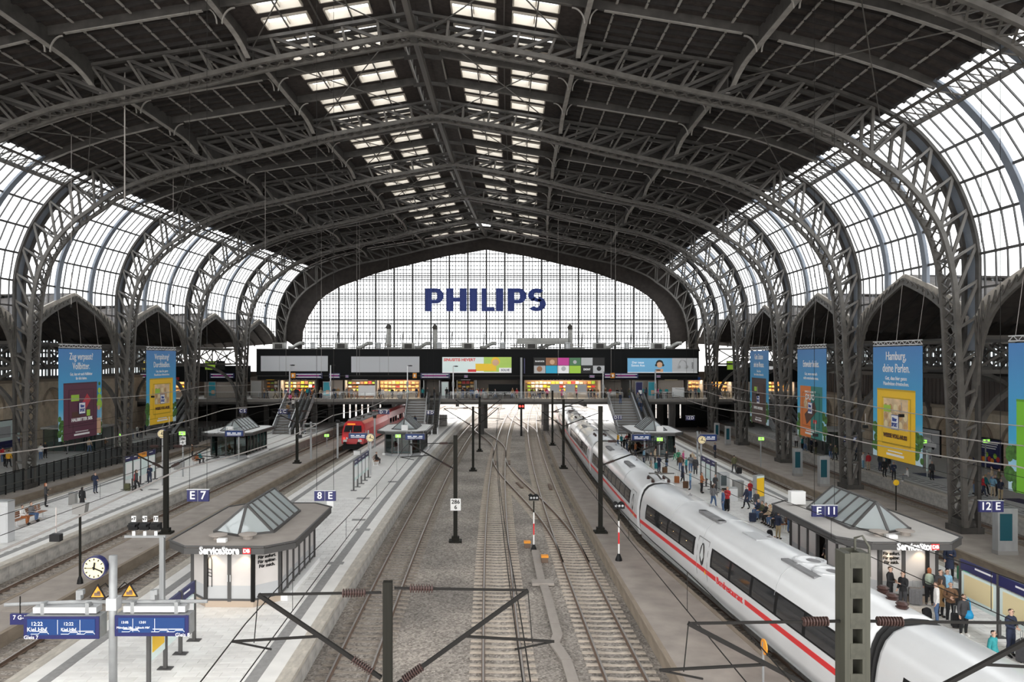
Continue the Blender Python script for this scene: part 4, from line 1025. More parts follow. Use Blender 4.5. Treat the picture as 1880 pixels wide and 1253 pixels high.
def ice_car(v0, label, doors, text=None, lamps=False, fans=False, vents=(), L=24.15):
    vc = v0 + L / 2; xa, xb = gx(ti(v0), v0), gx(ti(v0 + L), v0 + L); root = thing('train_carriage', label, 'train', ((xa + xb) / 2, vc, 0), -math.atan((xb - xa) / L), 'carriages of the white express train')
    H = L / 2
    MB().add([(x * (1 if 0 < i < 5 else .985), y, z if 0 < i < 5 else .55 + (z - .55) * .99) for i, y in enumerate((-H, -H + .15, -2, 2, H - .15, H)) for x, z in ICE_SEC],
             [(i * 19 + j, i * 19 + j + 1, (i + 1) * 19 + j + 1, (i + 1) * 19 + j) for i in range(5) for j in range(18)] + [(i * 19 + 18, i * 19, (i + 1) * 19, (i + 1) * 19 + 18) for i in range(5)] + [tuple(range(19)), tuple(95 + j for j in range(18, -1, -1))]).build('car_body', 'ice_white', root, True)
    for s in (-1, 1):
        gaps = sorted([(d - .75, d + .75) for d in doors] + [(-H, -H + .9), (H - .9, H)])
        spans = []; c = -H + .3
        for a, b in gaps:
            if a - c > .6: spans.append((c, a))
            c = max(c, b)
        if H - .3 - c > .6: spans.append((c, H - .3))
        for a, b in spans:
            MBb = MB(); side_patch(MBb, s, a + .35, b - .35, 1.98, 2.86, .012); MBb.build('window_band', 'black', root)
            n = max(1, int((b - a - .7) / 1.95)); w = (b - a - .9) / n
            for k in range(n):
                m = MB(); side_patch(m, s, a + .45 + k * w + .12, a + .45 + (k + 1) * w - .12, 2.06, 2.8, .02); m.build('window_pane', 'ice_window', root)
                if lamps and s < 0 and a > 1.5:
                    MB().lathe((s * (sec_x(2.4) + .022), a + .45 + (k + .5) * w, 2.34), [(.01, 0), (.09, .004), (.01, .008)], 8, axis='x').build('table_lamp', 'seat_lamp', root)
        st = [(-H + .1, H - .1)] if not text or s > 0 else [(-H + .1, text[1] - 1.6), (text[1] + 1.6, H - .1)]
        for a, b in st:
            cuts = [a] + [d + e for d in sorted(doors) for e in (-.72, .72) if a < d < b] + [b]
            for i in range(0, len(cuts) - 1, 1):
                if cuts[i + 1] - cuts[i] < .2: continue
                m = MB(); side_patch(m, s, cuts[i] + .03, cuts[i + 1] - .03, 1.5, 1.72, .012, 1); m.build('red_stripe', 'ice_red', root)
        m = MB(); side_patch(m, s, -H + .1, H - .1, .56, .64, .012, 1); m.build('grey_skirt_line', 'ice_grey', root)
        for d in doors:
            m = MB()
            for (ya, yb, za, zb) in ((d - .72, d - .68, .85, 3.05), (d + .68, d + .72, .85, 3.05), (d - .72, d + .72, 3.02, 3.06)): side_patch(m, s, ya, yb, za, zb, .01, 4)
            dr = m.build('door', 'door_line', root)
            m = MB(); oval_patch(m, s, d, 2.3, .3, .55, .014); m.build('door_window', 'ice_window', dr)
            m = MB(); side_patch(m, s, d - .5, d - .42, 1.45, 1.62, .02, 1); m.build('door_button', 'yellow', dr)
        if text and s < 0:
            text_part('side_lettering', text[0], .46, 'ice_red', root, (s * (sec_x(1.6) + .03), text[1], 1.62), rot=(PI / 2, 0, -PI / 2), width=2.9, bold=.0)
    for bz in (-H + 3.6, H - 3.6):
        bg = MB().box((0, bz, .55), (2.4, 3.4, .3)).box((-1.1, bz, .5), (.2, 3.2, .5)).box((1.1, bz, .5), (.2, 3.2, .5)).build('bogie', 'under', root)
        for d in (-1.25, 1.25):
            for s in (-.75, .75): MB().lathe((s, bz + d, .44), [(.3, -.07), (.44, -.06), (.44, .06), (.3, .07)], 14, axis='x').build('wheel', 'under', bg)
    MB().box((0, 0, .62), (2.5, L - 9.5, .5)).box((-1.1, 1, .5), (.4, 6, .4)).box((-1.1, -4.5, .5), (.4, 2.6, .4)).build('underfloor_case', 'under', root)
    for yv in vents:
        m = MB(); m.box((-.55, yv, 3.88), (.42, 2.6, .12)); m.lathe((-.55, yv - 1.3, 3.82), [(.21, 0), (.21, .12), (.18, .12)], 10); m.lathe((-.55, yv + 1.3, 3.82), [(.21, 0), (.21, .12), (.18, .12)], 10); m.build('roof_vent', 'db_roof', root)
    for yv in (-H + 3, -2, 5, H - 4):
        m = MB(); m.lathe((.35, yv, 3.86), [(.13, 0), (.13, .05), (.04, .08), (.03, .16)], 8); m.build('roof_fitting', 'db_roof', root)
    for yv in (-H + 6, 1.5, H - 6):
        m = MB(); m.rect([(x * 1.004, yv, z + .008) for x, z in ICE_SEC[4:15]], .03, .012); m.build('roof_seam', 'ice_grey', root)
    if fans:
        for yv in (-H + 4.9, -H + 6.4):
            f = MB().lathe((.15, yv, 3.86), [(.62, 0), (.62, .08), (.54, .09), (.54, .03)], 18).build('fan_ring', 'light_metal', root); MB().lathe((.15, yv, 3.88), [(.54, 0), (.2, .03), (.05, .04)], 14).build('fan_grille', 'db_roof', f)
        box_part('roof_louvre', (-.6, -H + 5.6, 3.84), (.3, 2.6, .08), 'db_roof', root)
        box_part('roof_panel', (-.2, -H + 10.5, 3.9), (.6, 1.5, .06), 'ice_grey', root)
        for k in range(3):
            m = MB(); m.lathe((.25 + .3 * k, -H + .7 + 1.0 * k, 3.78 - .05 * k), [(.17, 0), (.2, .07), (.13, .1), (.2, .17), (.13, .2), (.2, .27), (.1, .34)], 12); m.build('roof_insulator', 'insul', root)
    return root
JOINTS = [-3.4, 23.0, 48.3, 73.6, 99.0, 125.0, 150.0]
LB = ['nearest white express train carriage with insulators on its roof, past the dark gangway', 'white express train restaurant carriage with red lettering, table lamps and roof fans', 'white express train carriage with two long roof vents', 'white express train carriage whose roof carries a small pantograph', 'white express train carriage just before the footbridge', 'white express train carriage vanishing under the footbridge']
LB[0] = 'white express train carriage with a rounded side window and bolted roof hatch'
for i in range(6):
    a, b = JOINTS[i] + .32, JOINTS[i + 1] - .32; L = b - a
    ice_car(a, LB[i], [1.35] if i == 1 else [-L / 2 + 1.7], ('Bordrestaurant', -2.1) if i == 1 else None, lamps=(i == 1), fans=(i in (1,)), vents=((-4, 6) if i == 2 else ((2.5,) if i in (1, 3) else (0,))), L=L)
for i, j in enumerate(JOINTS[1:6]):
    t = thing('gangway_bellows', 'dark rubber gangway bellows between ' + ['the restaurant carriage and the hatch-roofed carriage', 'the restaurant carriage and the two-vent carriage', 'the two-vent carriage and the pantograph carriage', 'the pantograph carriage and the next one', 'the two carriages under the footbridge'][i], 'gangway', (gx(ti(j), j), j, 0), ga(j) if j > 49 else .02)
    for k in range(5):
        s = .93 if k % 2 else .88
        MB().add([(x * s, y, .75 + (z - .55) * s) for y in (-.06, .06) for x, z in ICE_SEC], [(q, q + 1, 19 + q + 1, 19 + q) for q in range(18)] + [(18, 0, 19, 37)] + [tuple(range(19)), tuple(range(37, 18, -1))]).build('bellow_fold', 'rubber', t).location = (0, (k - 2) * .13, 0)
# small folded pantograph / roof gear at the joint seen by the crowd
for i, (j, lab) in enumerate(((49.3, 'folded roof line gear behind the dark gangway of the two-vent carriage'), (78, 'folded pantograph lying on the white carriage roof'), (101, 'folded pantograph on the carriage before the footbridge'))):
    t = thing('pantograph', lab, 'pantograph', (gx(ti(j), j), j, 3.9), ga(j))
    for s in (-.5, .5):
        bar_part('base_bar', (s, -.8, .18), (s, .8, .18), .07, .07, 'steel_dark', t); MB().lathe((s, -.7, -.03), [(.1, 0), (.12, .05), (.08, .08), (.12, .12), (.06, .2)], 8).build('insulator', 'insul', t); MB().lathe((s, .7, -.03), [(.1, 0), (.12, .05), (.08, .08), (.12, .12), (.06, .2)], 8).build('insulator', 'insul', t)
    bar_part('lower_arm', (0, -.8, .2), (0, 1.0, .4), .08, .08, 'steel_dark', t); bar_part('upper_arm', (0, 1.0, .4), (0, -.9, .55), .06, .06, 'steel_dark', t); bar_part('collector_head', (-.8, -.9, .58), (.8, -.9, .58), .12, .06, 'steel_dark', t)
# ---- red locomotive and coaches
V0 = 97.0
lo = thing('red_locomotive', 'red electric locomotive with grey roof and two red tail lamps', 'locomotive', (gx(T7, V0 + 9), V0 + 9, 0), ga(V0 + 9))
LS = [(-1.45, .9), (-1.5, 1.3), (-1.48, 2.6), (-1.3, 3.35), (-.95, 3.72), (.95, 3.72), (1.3, 3.35), (1.48, 2.6), (1.5, 1.3), (1.45, .9)]
st = [(-9.3, .94, .55), (-8.9, .98, .7), (-8.2, 1, 1), (9, 1, 1)]
vv = []
for (y, sx_, k) in st:
    for x, z in LS: vv.append((x * sx_, y + (0 if z < 2 else (z - 2) * (.55 if y < -8.5 else 0)), .9 + (z - .9) * (1 if k == 1 else .99)))
MB().add(vv, [(i * 10 + j, i * 10 + (j + 1) % 10, (i + 1) * 10 + (j + 1) % 10, (i + 1) * 10 + j) for i in range(3) for j in range(10)] + [tuple(range(10)), tuple(range(39, 29, -1))]).build('loco_body', 'db_red', lo)
MB().plate([(-1.15, -9.1, 2.42), (1.15, -9.1, 2.42), (1.02, -8.67, 3.2), (-1.02, -8.67, 3.2)], (0, -.06, 0)).build('windscreen', 'ice_window', lo)
bar_part('windscreen_post', (0, -9.18, 2.42), (0, -8.75, 3.2), .08, .06, 'db_red', lo)
box_part('roof_cover', (0, 0.5, 3.78), (1.9, 16.5, .14), 'db_roof', lo)
for s in (-1, 1):
    box_part('white_stripe', (s * .95, -9.33, 1.32), (.5, .06, .3), 'white_paint', lo)
    MB().lathe((s * .72, -9.38, 1.62), [(.02, -.03), (.14, 0), (.14, .03)], 10, axis='y').build('headlamp', 'light_metal', lo); MB().lathe((s * 1.05, -9.38, 1.62), [(.02, -.03), (.11, 0), (.11, .03)], 8, axis='y').build('tail_lamp', 'lamp_red', lo)
    MB().lathe((s * .88, -9.7, 1.02), [(.22, -.12), (.22, -.08), (.08, -.06), (.08, .3)], 10, axis='y').build('buffer', 'black', lo)
box_part('destination_display', (-.3, -8.6, 3.36), (1.0, .14, .14), 'lit_orange', lo); box_part('snow_plough', (0, -9.1, .5), (2.6, .3, .55), 'black', lo); box_part('underframe', (0, 0, .7), (2.4, 17.4, .6), 'under', lo)
for y in (-5.5, 5.5):
    bg = MB().box((0, y, .55), (2.5, 4.2, .5)).build('bogie', 'under', lo)
    for d in (-1.4, 1.4):
        for s in (-.75, .75): MB().lathe((s, y + d, .55), [(.3, -.07), (.55, -.06), (.55, .06), (.3, .07)], 12, axis='x').build('wheel', 'under', bg)
for i in range(8): box_part('roof_equipment', (random.uniform(-.4, .4), -7 + i * 1.9, 3.92), (.5, .6, .18), 'db_roof' if i % 2 else 'steel_dark', lo)
for y in (-5, 5.5):
    bar_part('pantograph_arm', (0, y, 3.9), (0, y + 1.4, 4.4), .07, .07, 'steel_dark', lo); bar_part('pantograph_arm', (0, y + 1.4, 4.4), (0, y - .6, 4.75), .06, .06, 'steel_dark', lo); bar_part('pantograph_head', (-.8, y - .6, 4.78), (.8, y - .6, 4.78), .1, .05, 'steel_dark', lo)
    for s in (-.5, .5): MB().lathe((s, y + .3, 3.82), [(.1, 0), (.13, .08), (.08, .12), (.13, .2), (.06, .3)], 8).build('roof_insulator', 'insul', lo)
for k in range(2):
    c = thing('red_coach', 'red double-window coach ' + ('directly behind the red locomotive' if not k else 'at the tail of the red train under the footbridge'), 'train coach', (gx(T7, V0 + 31 + k * 26.5), V0 + 31 + k * 26.5, 0), ga(V0 + 31 + k * 26))
    MB().add([(x, y, z * 1.06 - .05) for y in (-12.9, 12.9) for x, z in LS], [(j, (j + 1) % 10, 10 + (j + 1) % 10, 10 + j) for j in range(10)] + [tuple(range(10)), tuple(range(19, 9, -1))]).build('coach_body', 'db_red', c)
    box_part('coach_roof', (0, 0, 3.9), (1.9, 25.6, .12), 'db_roof', c); box_part('underframe', (0, 0, .7), (2.4, 24, .6), 'under', c)
    for s in (-1, 1):
        for i in range(11): box_part('window_pane', (s * 1.485, -11 + i * 2.2, 2.25), (.05, 1.5, .8), 'ice_window', c)
    for y in (-9, 9):
        for s in (-.75, .75): MB().lathe((s, y, .46), [(.3, -.07), (.46, -.06), (.46, .06), (.3, .07)], 12, axis='x').build('wheel', 'under', c)
def hall_roof(X, v): return roof_z(X - hx(v)) - .05
# ================================================================ KIOSKS AND PLATFORM FURNITURE
PZ = .76
def kiosk(label, u, vc, glassy=False, words=True, mirror=1, doorside=False):
    t = thing('platform_kiosk', label, 'kiosk', (gx(u, vc), vc, PZ), ga(vc))
    HW, HL, CH = 2.85, 5.0, 1.1; H = 2.84
    def octo(w, l, c): return [(-w + c, -l), (w - c, -l), (w, -l + c), (w, l - c), (w - c, l), (-w + c, l), (-w, l - c), (-w, -l + c)]
    MB().prism(octo(HW, HL, CH), H - .32, H - .06).build('roof_fascia', 'kiosk_frame', t)
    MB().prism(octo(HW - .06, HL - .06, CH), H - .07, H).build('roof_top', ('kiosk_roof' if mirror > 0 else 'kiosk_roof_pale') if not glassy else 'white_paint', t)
    rim = MB(); o = octo(HW, HL, CH)
    for i in range(8): rim.bar((*o[i], H + .01), (*o[(i + 1) % 8], H + .01), .1, .06)
    rim.build('roof_rim', 'kiosk_frame', t)
    W, L, C = 2.0, 4.3, .95; w = octo(W, L, C)
    MB().prism(octo(W + .02, L + .02, C), 0, .3).build('plinth', 'brushed' if not glassy else 'grey_metal', t)
    for i in range(8):
        a, b = Vector((*w[i], 0)), Vector((*w[(i + 1) % 8], 0)); d = b - a; n = {1: 1}.get(0, max(1, round(d.length / 1.05)))
        nrm = Vector((d.y, -d.x, 0)).normalized()
        for k in range(n + 1):
            p = a.lerp(b, k / n)
            if k < n or True: bar_part('wall_post', p + Vector((0, 0, .25)), p + Vector((0, 0, H - .3)), .16 if k in (0, n) else .1, .16, 'kiosk_frame', t)
        for k in range(n):
            p, q = a.lerp(b, (k + .06) / n), a.lerp(b, (k + .94) / n)
            door = doorside and i == 6 and k == n // 2
            m_ = 'glass_teal' if glassy else ('kiosk_panel')
            if door: continue
            MB().plate([(p.x, p.y, .35), (q.x, q.y, .35), (q.x, q.y, H - .34), (p.x, p.y, H - .34)], nrm * -.04).build('wall_panel', m_, t)
            if not glassy:
                MB().plate([(p.x + nrm.x * .005, p.y + nrm.y * .005, .35), (q.x + nrm.x * .005, q.y + nrm.y * .005, .35), (q.x + nrm.x * .005, q.y + nrm.y * .005, .95), (p.x + nrm.x * .005, p.y + nrm.y * .005, .95)], nrm * -.01).build('panel_foot', 'ad_grey', t)
        bar_part('sill', a + Vector((0, 0, .33)), b + Vector((0, 0, .33)), .12, .08, 'kiosk_frame', t)
    if not glassy: MB().prism(octo(W - .25, L - .25, C) if not doorside else [(-.7, -L + .25), (W - .25 - C, -L + .25), (W - .25, -L + .25 + C), (W - .25, L - .25 - C), (W - .25 - C, L - .25), (-.7, L - .25)], .3, H - .35).build('inner_core', 'shop_wall', t)
    for s in (-1, 1): bar_part('white_ledge', (s * (W + .16), -L + C, .12), (s * (W + .16), L - C, .12), .34, .24, 'white_paint', t)
    if mirror < 0: box_part('air_conditioner', (-1.6, 3.6, H + .45), (.8, .45, .7), 'white_paint', t)
    # glazed ridge skylight
    sw_, s0, s1, ap = 1.4, -2.3, 2.7, 1.22; A, B = (0, s0 + .4, H + ap), (0, s1, H + ap)
    nb = 5
    for s in (-1, 1):
        for k in range(nb):
            y0, y1 = lerp(s0, s1, k / nb), lerp(s0, s1, (k + 1) / nb); ya, yb = max(y0, A[1]) if k == 0 else y0, y1
            MB().plate([(s * sw_, y0, H), (s * sw_, y1, H), (0, yb, H + ap), (0, max(ya, A[1]), H + ap)], (0, 0, .03)).build('skylight_pane', 'kiosk_glass', t)
            bar_part('skylight_bar', (s * sw_, y1, H + .03), (0, y1, H + ap + .03), .1, .1, 'kiosk_frame', t)
        bar_part('skylight_bar', (s * sw_, s0, H + .03), (0, A[1], H + ap + .03), .12, .1, 'kiosk_frame', t)
        MB().plate([(s * sw_, s0, H), (0, s0 - .75, H), (0, A[1], H + ap)], (0, 0, .03)).build('skylight_pane', 'kiosk_glass', t)
        bar_part('skylight_curb', (s * sw_, s0, H + .04), (s * sw_, s1, H + .04), .12, .12, 'kiosk_frame', t)
        bar_part('skylight_curb', (s * sw_, s0, H + .04), (0, s0 - .75, H + .04), .1, .1, 'kiosk_frame', t)
        MB().plate([(s * sw_, s1, H), (0, s1, H), (0, s1, H + ap)], (0, .03, 0)).build('skylight_pane', 'kiosk_glass', t)
    bar_part('skylight_bar', (0, s0 - .75, H), (0, A[1], H + ap), .12, .1, 'kiosk_frame', t); bar_part('skylight_ridge', A, B, .12, .1, 'kiosk_frame', t)
    if not glassy:
        for k, (x, y) in enumerate(((-.75, -3.6), (.55, -3.45))):
            MB().lathe((x, y, H), [(.22, 0), (.22, .16), (.4, .18), (.41, .22), (.15, .28)], 14).build('roof_vent', 'kiosk_roof', t)
        box_part('roof_box', (-.4, -4.1, H + .08), (.4, .25, .16), 'white_paint', t)
        for s in (-.7, .7):
            lamp = MB().lathe((s, -L - .12, H - .4), [(.07, 0), (.07, .05)], 8).build('spot_lamp', 'lamp_white', t)
            ld = bpy.data.lights.new('spot_light', 'SPOT'); ld.energy = 5; ld.color = (1, .75, .45); ld.spot_size = 1.5; ld.shadow_soft_size = .08
            q = link('spot_light', ld, t, (s, -L - .3, H - .42)); q.rotation_euler = (.25, 0, 0)
        sg = text_part('store_lettering', 'ServiceStore', .46, 'lit_white', t, (-.2 * mirror, -HL - .04, H - .16), width=1.75, bold=.02)
        box_part('logo_plate', (1.0, -HL - .03, H - .16), (.34, .04, .26), 'ice_red', t); text_part('logo_lettering', 'DB', .22, 'lit_white', t, (1.0, -HL - .07, H - .16), bold=.008)
        a, b = Vector((*w[1], 0)), Vector((*w[2], 0)); m_ = (a + b) / 2; d = (b - a).normalized(); nrm = Vector((d.y, -d.x, 0))
        if mirror > 0: text_part('window_lettering', 'Für sofort.\nFür später.\nFür mich.', .2, 'black', t, tuple(m_ + nrm * .03 + Vector((0, 0, 1.95))), rot=(PI / 2, 0, math.atan2(d.y, d.x)), width=.9, bold=.006)
        else: text_part('window_lettering', 'Für sofort.\nFür später.\nFür mich.', .2, 'black', t, (-.55, -L - .05, 2.0), width=.75, bold=.006)
        MB().rect([(-.95, -L - .03, .9), (-.95, -L - .03, 2.1), (-.86, -L - .03, 2.3), (-.78, -L - .03, 2.1), (-.78, -L - .03, .9)], .03, .02).build('door_arch_mark', 'black', t) if mirror > 0 else None
        for z in (1.55, 1.7, 1.4): bar_part('door_mark', (-.94, -L - .03, z), (-.79, -L - .03, z - .05), .03, .02, 'black', t) if mirror > 0 else None
        for s in (-.06, .06): bar_part('door_handle', (s, -L - .1, 1.15), (s, -L - .1, 1.45), .03, .03, 'light_metal', t)
    else:
        for k in range(4):
            box_part('shelf', (0, -2.6 + k * 1.8, .9), (2.2, .4, 1.1), random.choice(['shop_wall', 'wood', 'ad_red', 'bin']), t)
        MB().box((.3, -3.9, H + .35), (.7, .35, .6)).build('air_conditioner', 'white_paint', t)
    return t
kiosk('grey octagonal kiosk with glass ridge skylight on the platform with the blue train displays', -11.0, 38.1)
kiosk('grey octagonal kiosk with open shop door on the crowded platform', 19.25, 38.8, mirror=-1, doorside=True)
kiosk('glass-walled kiosk with white roof before the stairs of the kiosk platform', -9.9, 90, True)
kiosk('glass-walled kiosk with white roof on the bench platform', -28.9, 88, True)
kiosk('glass-walled kiosk with white roof behind the crowd on the platform', 18.6, 88.5, True)
# ---- hanging platform signs
def hang_sign(x, y, w_px, h_px, txt, v, label, back=False):
    X, Z = (x - VX) * v / F_PX, CAMZ - (y - VY) * v / F_PX; w, h = w_px * v / F_PX, h_px * v / F_PX
    t = thing('platform_sign', label, 'sign', (X, v, Z)); box_part('sign_panel', (0, 0, 0), (w, .14, h), 'sign_blue', t)
    box_part('sign_edge', (0, 0, h / 2), (w + .04, .18, .03), 'light_metal', t); bar_part('divider', (0, -.075, -h / 2), (0, -.075, h / 2), .01, .02, 'grey_metal', t)
    if len(txt) > 1:
        text_part('letter', txt[0], h * .95, 'sign_white', t, (-w * .25, -.085, 0), bold=h * .012); text_part('letter', txt[1], h * .95, 'sign_white', t, (w * .25, -.085, 0), bold=h * .012)
    else: text_part('letter', txt[0], h * .8, 'sign_white', t, (0, -.085, 0))
    for s in (-.4, .4): bar_part('hanger_wire', (s * w, 0, h / 2), (s * w, 0, h / 2 + (hall_roof(X + s * w, v) - Z)), .018, .018, 'cable', t)
    return t
hang_sign(364, 910, 40, 22, ('E', '7'), 38.5, 'blue hanging sign lettered E 7 beside the kiosk roof')
hang_sign(597, 910.5, 39, 19, ('8', 'E'), 38.5, 'blue hanging sign lettered 8 E past the kiosk roof')
hang_sign(1513.5, 938.5, 46, 21, ('E', '11'), 38.5, 'blue hanging sign lettered E 11 above the open kiosk')
hang_sign(1819, 930, 44, 21, ('12', 'E'), 38.5, 'blue hanging sign lettered 12 E before an arch column')
hang_sign(705, 757, 20, 8, ('D', '7'), 96, 'small blue hanging sign lettered D 7 above the red train')
hang_sign(790, 758, 14, 8, ('8', 'D'), 96, 'small blue hanging sign lettered 8 D at the stairs')
hang_sign(519, 756, 15, 9, ('6', 'C'), 96, 'small blue hanging sign lettered 6 C at the bench platform stairs')
hang_sign(446, 755, 14, 8, ('C', '5'), 96, 'small blue hanging sign lettered C 5 above the glass kiosk')
hang_sign(1134, 767, 15, 8, ('D', '11'), 90, 'small blue hanging sign lettered D 11 beside the crowded stairs')
hang_sign(1267, 768, 16, 8, ('12', 'D'), 90, 'small blue hanging sign lettered 12 D past the crowded stairs')
# ---- train displays
def display(x0, x1, y0, y1, v, gleis, label, big=False, post=None, hang=None):
    X, Z = ((x0 + x1) / 2 - VX) * v / F_PX, CAMZ - ((y0 + y1) / 2 - VY) * v / F_PX; w, h = (x1 - x0) * v / F_PX, (y1 - y0) * v / F_PX
    t = thing('train_display', label, 'display', (X, v, Z)); box_part('case', (0, .25, 0), (w, .5, h), 'grey_metal', t); box_part('bezel', (0, -.02, 0), (w, .06, h), 'sign_blue', t); box_part('screen', (0, -.055, h * .04), (w * .9, .02, h * .72), 'led_blue', t)
    if big:
        for f in (.22, .55): bar_part('screen_divider', ((f - .5) * w * (1 if gleis == 8 else -1) * .9, -.07, -h * .28), ((f - .5) * w * (1 if gleis == 8 else -1) * .9, -.07, h * .36), .012, .01, 'lit_white', t)
        L = [('12:22', .1, .12), ('Kiel Hbf', -.04, .13), ('12:22', .1, .1), ('Kiel Hbf', -.04, .1)] if gleis == 7 else [('13:05', .1, .075), ('München Hbf', -.04, .065), ('13:01', .1, .075), ('Lübeck Hbf', -.04, .065)]
        xs = (-.32, .1) if gleis == 7 else (-.36, -.12)
        for k, (s, dz, sz) in enumerate(L): text_part('screen_text', s, sz * 1.5, 'lit_white', t, ((xs[k // 2]) * w, -.075, dz * h * 1.8), ext=.003)
        for k in range(3):
            xa = (-.28, .12, .33)[k] * w; box_part('info_line', (xa, -.072, -.14 * h), (w * .2, .008, .02), 'lit_white', t)
            MB().rect([(xa - .12 * w, -.075, -.27 * h), (xa - .02 * w, -.075, -.27 * h), (xa, -.075, -.2 * h), (xa + .1 * w, -.075, -.2 * h), (xa + .12 * w, -.075, -.27 * h)], .012, .01, up=(0, 1, 0)).build('train_diagram', 'lit_white', t)
        text_part('track_text', 'Gleis %d' % gleis, .17, 'lit_white', t, ((-.4 if gleis == 7 else .42) * w, -.06, -.43 * h), ext=.003)
        for s in (-.3, .3): box_part('mount', (s * w, .3, h / 2 + .18), (.12, .3, .38), 'grey_metal', t)
        box_part('top_housing', (0, .35, h / 2 + .14), (w * .85, .4, .2), 'light_metal', t)
    else:
        for k in range(3): box_part('info_line', ((k - 1) * w * .28, -.07, .1 * h), (w * .2, .01, h * .12), 'lit_white', t); 
        for k in range(2): box_part('info_line', (0, -.07, -.1 * h - k * .15 * h), (w * .75, .01, h * .06), 'lit_white', t)
        for s in (-.42, .42): bar_part('support', (s * w, .25, h / 2), (s * w, .25, h / 2 + .3), .06, .06, 'grey_metal', t)
        if post: bar_part('post', (post * w, .3, PZ - Z), (post * w, .3, h / 2 + .3), .16, .16, 'grey_metal', t)
    return t
display(45, 183, 1132, 1173, 25, 7, 'large blue train display for Kiel beside the round clock', True)
display(212, 347, 1130, 1168, 25, 8, 'large blue train display for Lübeck above the yellow poster', True)
display(413, 447, 791, 802, 82, 0, 'blue train display before the glass kiosk of the bench platform', post=.2)
display(640, 674, 796, 806, 84, 0, 'blue train display before the red locomotive', post=.55)
display(744, 780, 797, 808, 84, 0, 'blue train display beside the glass kiosk at the kiosk platform stairs', post=-.2)
display(1160, 1195, 798, 809, 80, 0, 'blue train display at the edge of the waiting crowd', post=.2)
display(1285, 1316, 798, 810, 80, 0, 'blue train display next to the clock of the crowded platform', post=-.6)
display(1545, 1577, 800, 812, 78, 0, 'blue train display under the far aisle kiosk', post=-.2)
# near gantry pole
v = 25.0; X = (205 - VX) * v / F_PX
g = thing('display_gantry', 'grey pole with cross pipe carrying the two big displays and warning signs', 'gantry', (X, v + .1, PZ)); zt = CAMZ - (1022 - VY) * v / F_PX - PZ; zc = CAMZ - (1113 - VY) * v / F_PX - PZ
MB().lathe((0, 0, 0), [(.13, 0), (.13, zt)], 14).build('pole', 'grey_metal', g, True)
MB().tube([(-3.75, .3, zc - .1), (-1.5, .3, zc), (3.0, .3, zc + .02)], .06, 8).build('cross_pipe', 'grey_metal', g)
box_part('clamp', (0, .05, zc + .05), (.34, .4, .4), 'light_metal', g)
for s, (cx, cy) in ((-1, (177, 1089)), (1, (236, 1087))):
    xx, z = (cx - 205) * v / F_PX, CAMZ - (cy - VY) * v / F_PX - PZ
    a = .27; tri = MB().plate([(xx - a, -.02, z - .2), (xx + a, -.02, z - .2), (xx, -.02, z + .26)], (0, .04, 0)).build('warning_triangle', 'black', g)
    MB().plate([(xx - a * .78, -.03, z - .165), (xx + a * .78, -.03, z - .165), (xx, -.03, z + .185)], (0, .02, 0)).build('triangle_field', 'orange', tri)
    MB().box((xx, -.04, z - .07), (.2, .015, .1)).box((xx + .04, -.04, z - .0), (.09, .015, .07)).build('triangle_symbol', 'rail_side', tri)
    MB().tube([(xx, .05, z + .1), (xx * .6, .1, z + .25), (0, .1, z - .1)], .02, 6).build('sign_arm', 'cable', g)
for k, xx in enumerate((-1.2, 1.25)): MB().box((xx, .2, zc + .28), (.16, .2, .3)).box((xx + .12, .15, zc + .38), (.1, .16, .16)).build('camera_box', 'grey_metal', g)
def clock(x, y, d_px, v, label, zb=PZ, pole=True, off=0):
    X, Z = (x - VX) * v / F_PX, CAMZ - (y - VY) * v / F_PX; r = d_px * v / F_PX / 2
    t = thing('station_clock', label, 'clock', (X, v, Z)); MB().lathe((0, 0, 0), [(r * .5, -.12), (r, -.12), (r, .12), (r * .5, .12)], 28, axis='y').build('rim', 'sign_blue', t)
    MB().lathe((0, -.125, 0), [(.01, 0), (r * .9, 0), (r * .9, .01), (.01, .01)], 28, axis='y').build('dial', 'clock_dial', t)
    for k in range(12):
        a = k * PI / 6; bar_part('hour_mark', (r * .68 * math.sin(a), -.13, r * .68 * math.cos(a)), (r * .84 * math.sin(a), -.13, r * .84 * math.cos(a)), .035 * r / .37, .01, 'black', t, up=(0, 1, 0))
    for a, l, w in ((math.radians(8), .5, .06), (math.radians(112), .82, .045), (math.radians(-90), .75, .02)): bar_part('hand', (-r * .15 * math.sin(a), -.14, -r * .15 * math.cos(a)), (r * l * math.sin(a), -.14, r * l * math.cos(a)), w * r / .4, .01, 'black', t, up=(0, 1, 0))
    if pole: bar_part('pole', (off, .15, -(Z - zb)), (off, .15, r * .2 if off else -r * .8), .16, .16, 'grey_metal', t)
    return t
c = clock(176, 1042, 42, 25, 'large cream-faced station clock on the near gantry pole', pole=False); bar_part('bracket', (.2, .15, 0), (.52, .15, .02), .08, .08, 'grey_metal', c)
clock(298, 797, 17, 66, 'small station clock on the bench platform beyond the notice board')
clock(680, 804, 16, 72, 'small station clock on the kiosk platform beside the timetable row')
clock(1288, 808, 16, 72, 'small station clock above the crowded platform')
